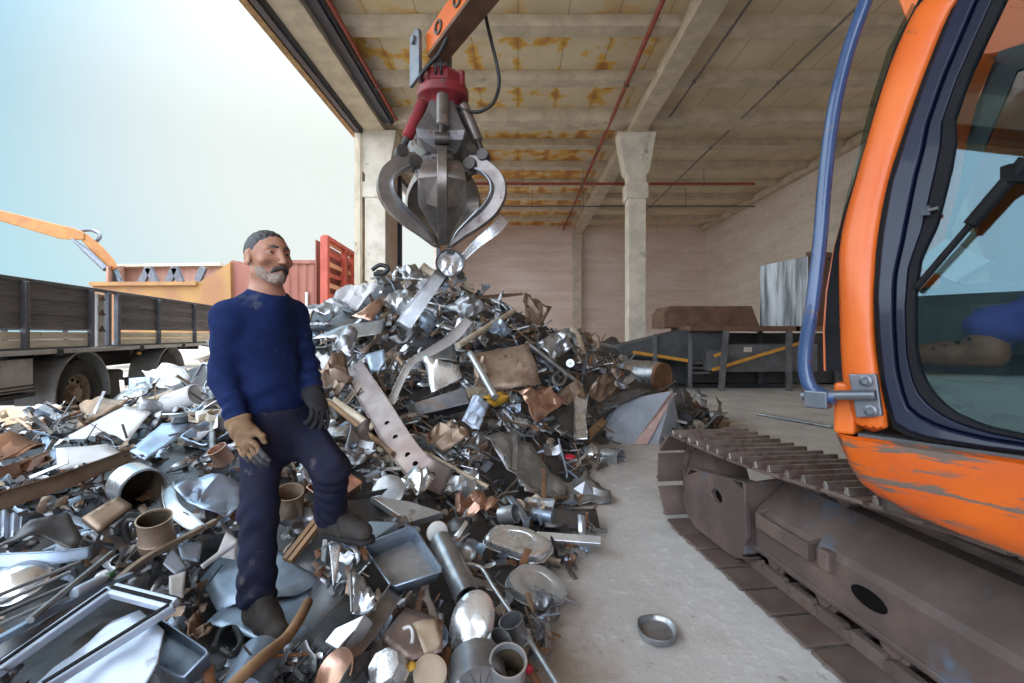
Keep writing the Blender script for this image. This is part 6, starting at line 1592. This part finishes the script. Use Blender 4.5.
# -- middle of the heap
ribbon('perforated_channel', [(352, 366, 20), (378, 408, 24), (400, 444, 26), (420, 468, 27), (448, 482, 26)], S_PINK, 'long pinkish perforated channel sloping down the middle of the heap', 'metal profile', lift=[.45, .46, .40, .34, .26], lip=.07, holes=(.35, .48, .6, .72, .86))
ribbon('curved_white_strip', [(470, 318, 9), (452, 338, 10), (430, 352, 8), (412, 362, 7), (400, 382, 7), (391, 404, 7)], S_WHITE, 'long bright strip curving down the middle of the heap', lift=.5, lip=.03)
poly('shiny_square', [(424, 359), (458, 364), (462, 378), (432, 395)], S_CHROME, 'shiny creased square sheet in the middle of the heap', lift=.55, amp=.035, fr=4, n=(-.05, -.8, .6))
poly('grey_square', [(429, 354), (453, 338), (457, 362), (430, 358)], S_GREY, 'grey square panel behind the shiny creased square', lift=.26, amp=.015)
boxq('dark_trough', [(396, 408), (464, 387), (470, 403), (400, 420)], .16, S_DARK, 'long dark trough below the shiny creased square', 'trough', lift=.35, n=(-.1, -.85, .5), bevel=.01)
ribbon('leaning_channel', [(402, 328, 15), (420, 302, 14), (441, 273, 12)], S_BRIGHT, 'bright channel leaning up to the dish held by the grapple', 'metal profile', Ds=[5.9, 5.95, 6.05], lip=.05)
poly('brown_door_sheet', [(473, 357), (528, 344), (541, 384), (506, 391), (475, 393)], S_BROWN, 'large dented brown door panel high on the heap', 'panel', lift=.4, amp=.05, fr=2.5, n=(.1, -.8, .55))
poly('shiny_dent_sheet', [(495, 352), (528, 344), (538, 374), (512, 362)], S_CHROME, 'shiny dented corner sheet on the brown door panel', lift=.47, amp=.03, n=(.1, -.8, .55))
rod('silver_tube', [(470, 353), (482, 374), (495, 397)], 3.4, S_BRIGHT, 'silver tube leaning on the brown door panel', 'tube', lift=.5)
poly('yellow_scrap', [(482, 398), (503, 392), (508, 402), (488, 410)], S_YEL, 'chipped yellow metal piece below the brown door panel', 'metal piece', lift=.3, amp=.05, fr=8)
rod('brass_rod', [(424, 452), (488, 487)], 2.2, S_CREAM, 'straight tan rod at the end of the perforated channel', lift=.30)
rod('wooden_stick', [(326, 400), (393, 454)], 2.6, S_WOOD, 'thin wooden stick behind the dark glove', 'stick', lift=.3)
ribbon('tan_strip', [(332, 400, 8), (352, 414, 9), (373, 428, 6)], S_CREAM, 'tan torn strip above the wooden stick', lift=.32)
poly('grey_ledge', [(332, 430), (352, 418), (378, 426), (352, 446)], S_BLUE, 'grey folded sheet behind the wooden stick', lift=.12, amp=.01)
poly('large_crumpled_sheet', [(480, 441), (508, 434), (528, 449), (557, 479), (569, 493), (551, 506), (521, 498), (514, 477)], S_GREY, 'large torn grey sheet at the heap foot', lift=.22, amp=.05, fr=3.5)
poly('slit_sheet', [(556, 508), (612, 505), (606, 487), (586, 472), (566, 486)], S_GREY, 'crumpled dull sheet reaching the floor edge', lift=.18, amp=.06, fr=5, seed=6)
boxq('bright_bar', [(537, 531), (601, 536), (601, 544), (538, 539)], .05, S_BRIGHT, 'bright flat bar lying on the floor edge', 'bar', lift=.15, n=(0, -.7, .7))
pan('crushed_pan', [(480, 540), (492, 523), (516, 525), (536, 529), (557, 543), (538, 560), (503, 548)], .05, S_CHROME, 'wide crushed silver pan beside the bright flat bar', lift=.14, n=(0, -.4, 1))
poly('dark_plate', [(540, 508), (596, 510), (600, 530), (545, 528)], S_DARK, 'dark plate behind the bright flat bar', lift=.06, amp=.01)
lathe_at('steel_pot', 604, 457, 10, CAN, (.75, -.65, .05), S_CHROME, 'shiny steel pot lying on the floor with its mouth forward', 'pot', lift=.12)
lathe_at('steel_bowl', 588, 453, 10, DOME, (-.6, -.6, .5), S_CHROME, 'round steel bowl beside the shiny pot on the floor', 'bowl', lift=.15)
lathe_at('red_scrap', 570, 457, 6, [(0, .3), (.8, .2), (1, 0), (0, -.2)], (0, -.3, 1), S_REDP, 'small red plastic piece on the floor beside the steel bowl', 'plastic piece', lift=.06, n=5)
# white tent-like sheet
W3 = lambda x, y, z=None, D_=None: at(x, y, D_)
tp = [at(595, 444, 6.72), at(633, 445, 6.68), at(658, 445, 6.66), at(681, 431, 7.5), at(672, 391, 7.25), at(640, 397, 7.3), at(618, 406, 7.25), V((2.4, 8.3, .05)), V((1.4, 8.1, .15)), V((1.0, 7.4, .1))]
mb = MB(); mb.add(tp, [(0, 1, 5, 6), (1, 4, 5), (1, 2, 3, 4), (3, 7, 4), (4, 7, 8, 5), (5, 8, 6), (6, 8, 9, 0)]); note([(590, 391), (684, 446)])
t = thing('tent_shaped_sheet', 'big pale folded metal sheet standing like a tent on the floor edge', 'metal sheet', V((1.8, 7.2, 0)))
bmx = MB(); bmx.add([p.copy() for p in tp], mb.f); bmx.build('sheet', S_PALE, t, solid=.012, bevel=.01)
pts_ = [tp[1], tp[1].lerp(tp[2], .55), tp[4].lerp(tp[3], .12), tp[4]]
MB().add([p + V((-.012, -.06, .02)) for p in pts_], [(0, 1, 2, 3)]).build('pink_edge', pm('pink stain', (.62, .45, .42), (.5, .33, .3), rough=.5), t, solid=.004)
poly('dark_folded_lid', [(596, 398), (640, 388), (652, 392), (618, 406), (594, 420), (588, 412)], S_DARK, 'dark curved sheet behind the pale tent shaped sheet', lift=.1, amp=.03)
t = thing('rusty_drum', 'pale dented drum with a rusty end lying behind the heap', 'drum', at(650, 378, 8.9)); note([(625, 360), (680, 392)])
a, c_ = at(628, 374, 9.1), at(662, 378, 8.5); r = 15 * 8.8 / FPX
MB().tube([a, a.lerp(c_, .5), a.lerp(c_, .54), c_], [r, r, r * 1.04, r], 26).build('drum_body', S_GREY, t, smooth=35)
M = frame(c_ - a, (0, 0, 1), c_); MB().lathe([(0, .01), (r * .85, .01), (r * .9, .03), (r * 1.01, .03), (r * 1.02, -.03)], 26, M).build('drum_end', S_RUST, t, smooth=35)
ribbon('bright_fold', [(581, 397, 14), (580, 418, 11), (581, 440, 13)], S_CHROME, 'bright upright folded sheet left of the tent shaped sheet', 'metal sheet', lift=.45, lip=.12)
poly('dark_flank', [(556, 412), (573, 402), (577, 440), (560, 436)], S_DARK, 'dark sheet against the bright upright folded sheet', lift=.35, amp=.02)
poly('brown_wedge', [(588, 430), (602, 418), (606, 424), (590, 440)], S_WOOD, 'brown wedge leaning on the tent shaped sheet', 'wedge', lift=.2, amp=.01, th=.04)
poly('triangle_sheet', [(312, 340), (350, 325), (384, 320), (381, 336), (351, 340)], S_BRIGHT, 'bright triangular folded sheet behind the shoulder of the man', lift=.4, amp=.02)
poly('cyan_square', [(366, 356), (384, 349), (387, 369), (371, 373)], S_BLUE, 'small pale cyan square sheet near the top of the perforated channel', lift=.45, amp=.01, n=(-.1, -.8, .6))
poly('tall_shard', [(352, 318), (380, 300), (384, 306), (372, 322)], S_COPPER, 'coppery pointed shard near the heap top', 'metal piece', lift=.4, amp=.02)
trayq('copper_tray', [(308, 494), (348, 479), (364, 490), (332, 512)], .06, S_COPPER, 'copper toned tray behind the raised leg', lift=.10, n=(0, -.5, 1))
poly('foil_ball', [(296, 474), (304, 462), (318, 462), (324, 476), (314, 488), (300, 486)], S_CHROME, 'crumpled shiny foil behind the man between his legs', 'foil', lift=.12, amp=.07, fr=10)
for k, (a, c_) in enumerate((((285, 560), (316, 520)), ((290, 562), (321, 522)))):
    rod('wooden_batten', [a, c_], 3.4, S_WOOD, ('brown slat beside the raised boot nearer the lower leg', 'brown slat touching the toe side of the raised boot')[k], 'slat', lift=.10 + .02 * k, n=4)
poly('bright_wedge', [(329, 544), (341, 543), (338, 570), (333, 587)], S_CHROME, 'bright narrow wedge below the raised boot', 'metal piece', lift=.17, amp=.006)
rod('skyline_rod', [(470, 299), (522, 294)], 2, S_BROWN, 'brown rod sticking out level from the heap top', lift=.4)
rod('skyline_tube', [(458, 346), (486, 328), (514, 311)], 3, S_CREAM, 'tan tube leaning above the brown door panel', 'tube', lift=.6)
rod('level_rod', [(556, 337), (622, 348)], 1.8, S_BRIGHT, 'bright thin rod pointing at the baling machine', lift=.3)
rod('slanting_bar', [(526, 342), (582, 386)], 2.4, S_GREY, 'grey bar slanting down beside the brown door panel', 'bar', lift=.45)
poly('skyline_box', [(520, 300), (532, 297), (548, 312), (542, 328), (524, 326)], S_BROWN, 'brown torn casing on the skyline of the heap', 'casing', D_=7.55, amp=.08, fr=5)
poly('dark_skyline_sheet', [(594, 344), (616, 338), (624, 352), (612, 366), (596, 360)], S_DARK, 'dark bent sheet at the low end of the heap skyline', lift=.3, amp=.06, fr=4)
rod('black_tyre_loop', [(372, 270), (380, 265), (388, 268), (384, 273), (374, 274)], 2.2, S_BLACK, 'black rubber loop on the very top of the heap', 'loop', Ds=[7.2] * 5)
poly('cone_bucket', [(592, 378), (606, 374), (618, 392), (600, 402), (588, 396)], S_BROWN, 'brown dented bucket side near the rusty drum', 'bucket', lift=.35, amp=.06, fr=4)
rod('coil_ring', [(553, 376), (560, 371), (566, 376), (562, 384), (555, 384), (553, 377)], 1.6, S_GREY, 'grey wire ring on the dark side of the heap', 'ring', lift=.4)
# -- more pieces of the foreground
poly('pale_folded_piece', [(163, 563), (173, 548), (188, 567), (176, 574)], S_PALE, 'small pale square flap standing right of the appliance frame', 'metal piece', lift=.14, amp=.006)
poly('pale_folded_piece', [(170, 575), (187, 569), (184, 597), (170, 593)], S_WHITE, 'small upright pale box side below the square flap', 'metal piece', lift=.15, amp=.012)
rod('brown_bar', [(216, 521), (150, 556), (118, 580)], 3.6, S_BROWN, 'long brown bar running down past the tarnished jug', 'bar', lift=.18, n=4)
poly('bluish_plate', [(177, 544), (203, 542), (199, 562), (182, 560)], S_BLUE, 'small bluish plate right of the tarnished jug', 'plate', lift=.12, amp=.006)
ribbon('bright_edge_strip', [(202, 567, 5), (220, 554, 6), (237, 542, 6)], S_WHITE, 'bright narrow strip along the creased blue grey sheet', lift=.2)
poly('brown_torn_box', [(185, 622), (199, 611), (213, 628), (206, 646), (190, 641)], S_BROWN, 'brown torn box piece above the deep bluish box tray', 'metal piece', lift=.14, amp=.05, fr=8)
rod('black_strap', [(214, 650), (220, 632), (234, 628), (241, 642), (232, 655), (222, 650)], 3, S_BLACK, 'black strap looped beside the deep bluish box tray', 'strap', lift=.12)
t = thing('plastic_bottle', 'pale plastic bottle with a green cap beside the thin rods', 'bottle', hit(95, 583, .22))
a, c_ = hit(74, 594, .24), hit(108, 577, .24); r = 6 * a.y / FPX; note([(70, 570), (124, 598)])
MB().tube([a, a.lerp(c_, .08), a.lerp(c_, .7), a.lerp(c_, .9), c_], [r * .8, r, r, r * .5, r * .45], 14).build('bottle_body', S_PALE, t, smooth=60)
MB().tube([c_, c_ + (c_ - a) * .16], r * .6, 12).build('bottle_cap', pm('green cap', (.02, .16, .05), rough=.4), t, smooth=40)
ridged('corrugated_flap', [(-8, 508), (22, 516), (20, 540), (-8, 536)], 3, .012, S_PALE, 'pale zigzag flap below the long brown beam', 'metal piece', lift=.2)
lathe_at('oval_saucer', 466, 552, 10, BOWL, (.1, -.7, .7), S_GREY, 'small grey saucer just right of the flue tube end', 'saucer', lift=.12)
lathe_at('dark_dish', 458, 527, 11, DOME, (-.1, -.6, .8), S_DARK, 'dark round dish above the pale cap', 'dish', lift=.14)
lathe_at('short_tin', 501, 516, 9, CAN, (.85, -.4, .3), S_GREY, 'short tin lying above the wide crushed pan', 'tin', lift=.16)
poly('blue_wedge', [(506, 497), (512, 496), (529, 519), (523, 523)], S_BLUE, 'narrow bluish wedge below the large torn grey sheet', 'wedge', lift=.16, amp=.006)
poly('silver_foil', [(395, 480), (415, 470), (432, 484), (420, 497), (400, 494)], S_CHROME, 'crinkled silver foil under the perforated channel end', 'foil', lift=.2, amp=.05, fr=9)
poly('silver_foil', [(440, 482), (468, 474), (490, 488), (470, 500), (446, 498)], S_BRIGHT, 'crinkled silver sheet at the lower end of the straight tan rod', 'foil', lift=.2, amp=.06, fr=7, seed=5)
poly('crushed_casing', [(452, 503), (478, 498), (496, 509), (476, 520), (456, 516)], S_COPPER, 'crushed brownish casing above the dark round dish', 'casing', lift=.18, amp=.06, fr=8, seed=9)
poly('grey_crushed_sheet', [(346, 434), (366, 428), (376, 455), (358, 470), (344, 456)], S_GREY, 'crushed grey sheet between the raised knee and the perforated channel', lift=.16, amp=.06, fr=7, seed=2)
poly('brown_clump', [(420, 436), (440, 422), (464, 430), (466, 446), (440, 454)], S_BROWN, 'brown crushed clump right of the perforated channel', 'metal piece', lift=.2, amp=.08, fr=6, seed=12)
poly('dark_crushed_plate', [(462, 424), (484, 416), (502, 428), (484, 438)], S_DARK, 'dark crushed plate above the large torn grey sheet', 'plate', lift=.2, amp=.06, fr=6, seed=13)
# -- more big sheets on the upper heap
UP_ = [([(298, 316), (330, 300), (354, 306), (332, 322)], S_BRIGHT, 'bright bent sheet on the low end of the heap beside the face of the man'),
       ([(334, 300), (360, 285), (384, 294), (358, 310)], S_WHITE, 'pale bent sheet under the red slatted container'),
       ([(384, 302), (406, 288), (424, 304), (402, 316)], S_BRIGHT, 'bright torn sheet behind the leaning bright channel'),
       ([(446, 300), (474, 296), (490, 312), (466, 324)], S_GREY, 'grey bent sheet right below the dangling pan'),
       ([(386, 338), (416, 330), (432, 342), (404, 354)], S_DARK, 'dark curled sheet between the leaning channel and the curving strip'),
       ([(318, 376), (344, 360), (354, 382), (330, 396)], S_BROWN, 'brown bent sheet beside the elbow of the man'),
       ([(298, 358), (318, 346), (334, 362), (312, 376)], S_WHITE, 'pale curled sheet touching the sleeve of the man'),
       ([(536, 344), (556, 332), (570, 350), (550, 362)], S_GREY, 'grey curled sheet right of the brown door panel'),
       ([(514, 398), (544, 386), (560, 408), (534, 424)], S_COPPER, 'coppery crushed sheet below the brown door panel'),
       ([(470, 404), (486, 412), (478, 432), (462, 420)], S_PALE, 'bluish crushed sheet right of the long dark trough'),
       ([(396, 272), (414, 266), (428, 276), (408, 284)], S_GREY, 'grey crumpled sheet on the very top of the heap', 7.3),
       ([(482, 330), (500, 322), (512, 334), (494, 344)], S_BLUE, 'bluish crumpled sheet under the tan tube'),
       ([(556, 392), (576, 380), (590, 396), (572, 406)], S_BROWN, 'brown crumpled sheet left of the dented bucket side'),
       ([(340, 336), (358, 342), (352, 362), (332, 352)], S_GREY, 'grey crumpled sheet above the top end of the perforated channel')]
for k, (px_, mt_, lb_, *D0) in enumerate(UP_):
    poly('bent_sheet', px_, mt_, lb_, lift=.45, amp=.11, fr=2.6, seed=20 + k, cuts=5, D_=D0[0] if D0 else None)
# -- held by the grapple
ribbon('held_strip', [(505, 218, 10), (494, 230, 11), (478, 243, 8), (463, 258, 5)], S_CHROME, 'torn shiny strip hanging from a grapple tine', Ds=[5.95, 5.9, 5.9, 5.95], lip=.05)
t = thing('dangling_pan', 'round shiny pan dangling below the grapple', 'pan', at(450, 263, 6.1)); p = at(450, 263, 6.1); r = 14 * 6.1 / FPX; M = frame((.15, -.95, .1), (0, 0, 1), p)
MB().lathe([(0, -.06), (r * .75, -.055), (r * .92, .0), (r, .02), (r * 1.04, .0), (r * .95, -.06), (0, -.08)], 28, M).build('pan_rim', S_DARK, t, smooth=40)
mb = MB(); mb.lathe([(r * .90, -.005), (r * .72, -.05), (r * .4, -.03), (0, -.045)], 28, M); crumple(mb, .03, 9, 2).build('pan_inside', S_CHROME, t, smooth=40)
ribbon('pan_handle', [(446, 276, 7), (438, 286, 6)], S_DARK, 'dark strap below the dangling pan', 'strap', Ds=[6.15, 6.4])
rod('hanging_bar', [(455, 268), (462, 277)], 4, S_DARK, 'dark short bar hanging beside the dangling pan', 'bar', Ds=[6.2, 6.35], n=4)
# -- on the bare floor
t = thing('pot_cover', 'dented steel lid lying alone on the bare concrete floor', 'lid', at(657, 634, 490 * 1.5 / 300.)); p = hit(657, 635); r = 20 * p.y / FPX; M = frame((.05, -.12, 1), (1, 0, 0), p + V((0, 0, .015)))
mb = MB(); mb.lathe([(0, .012), (r * .5, .004), (r * .82, .006), (r * .92, .03), (r * 1.0, .034), (r * 1.03, .026), (r * .95, .0), (0, -.004)], 32, M)
crumple(mb, .014, 6, 5).build('lid_plate', S_GREY, t, smooth=45)
t2 = rod('steel_bar', [(757, 414), (775, 417), (832, 427)], 1.6, S_GREY, 'thin steel bar lying on the floor before the baling machine', 'bar', Ds=[490 * 1.47 / 80, 490 * 1.47 / 83, 490 * 1.47 / 93])
for (x, y, mk, mat, s_, lab, cat) in ((690, 418, k_box, S_DARK, .5, 'dark crushed lump on the floor behind the track', 'lump'), (682, 405, k_sheet, S_DARK, .5, 'dark crumpled sheet beside the pale tent shaped sheet', 'metal sheet'), (703, 407, k_can, S_GREY, .22, 'small grey can on the floor behind the track', 'can'),
                                   (712, 424, k_strip, S_BROWN, .6, 'brown bent strip on the floor behind the track', 'metal strip'), (700, 396, k_pipe, S_GREY, .5, 'short grey pipe on the floor near the rusty drum', 'pipe'), (722, 418, k_sheet, S_BROWN, .25, 'small brown sheet on the floor before the baling machine', 'metal sheet')):
    mb, sol, ang = mk(rnd); p = hit(x, y); M = frame((.1, -.2, 1), (rnd.random(), rnd.random(), 0), p + V((0, 0, .05))) @ Matrix.Scale(s_, 4); mb.v = [tuple(M @ V(v)) for v in mb.v]
    nm = {k_box: 'crushed_lump', k_sheet: 'crumpled_sheet', k_can: 'dented_can', k_strip: 'bent_strip', k_pipe: 'short_pipe'}[mk]
    fin(mb.build(nm, mat, solid=sol * s_, smooth=ang), lab, cat)
scatter()
# ---- fine scrap filling the heap: one uncountable mass
rnd = random.Random(3)
deb = MB(); mats = [S_DARK, S_GREY, S_BROWN, S_BRIGHT, S_RUST, S_BLUE, S_CREAM]
step = .11; xs = np.arange(-6.4, 3.4, step); ys = np.arange(.9, 10.6, step)
HH = Hn(np.stack(np.meshgrid(xs, ys, indexing='ij'), -1)).reshape(len(xs), len(ys))
idx = {}
vs = []; fs = []
for i, x in enumerate(xs):
    for j, y in enumerate(ys):
        h = HH[i, j]
        bump_ = (noise.noise(V((x * 4, y * 4, 0))) * .07 + noise.noise(V((x * 9, y * 9, 5))) * .05) * min(1, h / .15)
        idx[i, j] = len(vs); vs.append((x, y, h - .07 + bump_ - (.05 if h < .01 else 0)))
for i in range(len(xs) - 1):
    for j in range(len(ys) - 1):
        if max(HH[i, j], HH[i + 1, j], HH[i, j + 1], HH[i + 1, j + 1]) > .06: fs.append((idx[i, j], idx[i + 1, j], idx[i + 1, j + 1], idx[i, j + 1]))
deb.add(vs, fs)  # base layer in dark steel stands for shade in the gaps
for p in samp(rnd, 5200):
    blk = blocked(p, -3)
    if blk and (p.y < 3.3 or rnd.random() < .5): continue
    if p.y < 3.3 and rnd.random() < .15: continue
    nrm = Hnorm(p.x, p.y); sz = rnd.uniform(.03, .095) * (.55 + .12 * p.y); k = rnd.random() * (.5 if p.y < 3.6 else 1)
    deb.mi = rnd.choice((0, 0, 0, 1, 1, 2, 2, 3, 5, 0, 4, 1))  # mostly dark colours, painting shade between the pieces
    ax = (nrm + V((rnd.gauss(0, .8), rnd.gauss(0, .8), rnd.gauss(0, .5)))).normalized()
    M = frame(ax, (rnd.gauss(0, 1), rnd.gauss(0, 1), rnd.gauss(0, .4)), p + nrm * (rnd.uniform(-.02, .05) - (.07 if blk else 0)))
    if k < .45:          # folded shard
        l, w_ = sz * rnd.uniform(1.0, 2.8), sz * rnd.uniform(.35, .9); b1, b2, tw = rnd.uniform(-1.2, 1.2), rnd.uniform(-.5, .5), rnd.uniform(-.9, .9); rows = []
        for q in range(6):
            u = q / 5 - .5; ww = w_ * rnd.uniform(.75, 1.15); ca, sa = math.cos(tw * u), math.sin(tw * u); zc = b1 * l * (u * u - .1) + rnd.uniform(-.06, .06) * l
            rows.append([M @ V((l * u + rnd.uniform(-.03, .03) * l, b2 * l * u * u + v_ * ww * ca, zc + v_ * ww * sa + (.15 * ww if v_ == 0 else 0))) for v_ in (-.5, 0, .5)])
        deb.loft(rows, cap=False, closed=False)
    elif k < .75:        # strip
        l = sz * rnd.uniform(1.5, 4); w_ = sz * rnd.uniform(.12, .4)
        deb.beam(M @ V((-l, 0, 0)), M @ V((rnd.uniform(-.2, .2) * l, 0, rnd.uniform(-.15, .15) * l)), w_, .004 + w_ * .15, up=ax)
        deb.beam(M @ V((rnd.uniform(-.2, .2) * l, 0, 0)), M @ V((l, rnd.uniform(-.4, .4) * l, rnd.uniform(-.3, .3) * l)), w_, .004 + w_ * .15, up=ax)
    else:                # wire or tube
        l = sz * rnd.uniform(1.5, 4)
        deb.tube([M @ V((-l, 0, 0)), M @ V((-l * .3, l * rnd.uniform(-.2, .2), l * rnd.uniform(-.2, .2))), M @ V((l * .3, l * rnd.uniform(-.2, .2), 0)), M @ V((l, 0, rnd.uniform(-.3, .3) * l))], sz * rnd.uniform(.05, .16), 6)
tag(deb.build('scrap_debris', mats, origin=False, smooth=35), 'mass of small metal shards, strips and wire filling the scrap heap', 'scrap', kind='stuff')
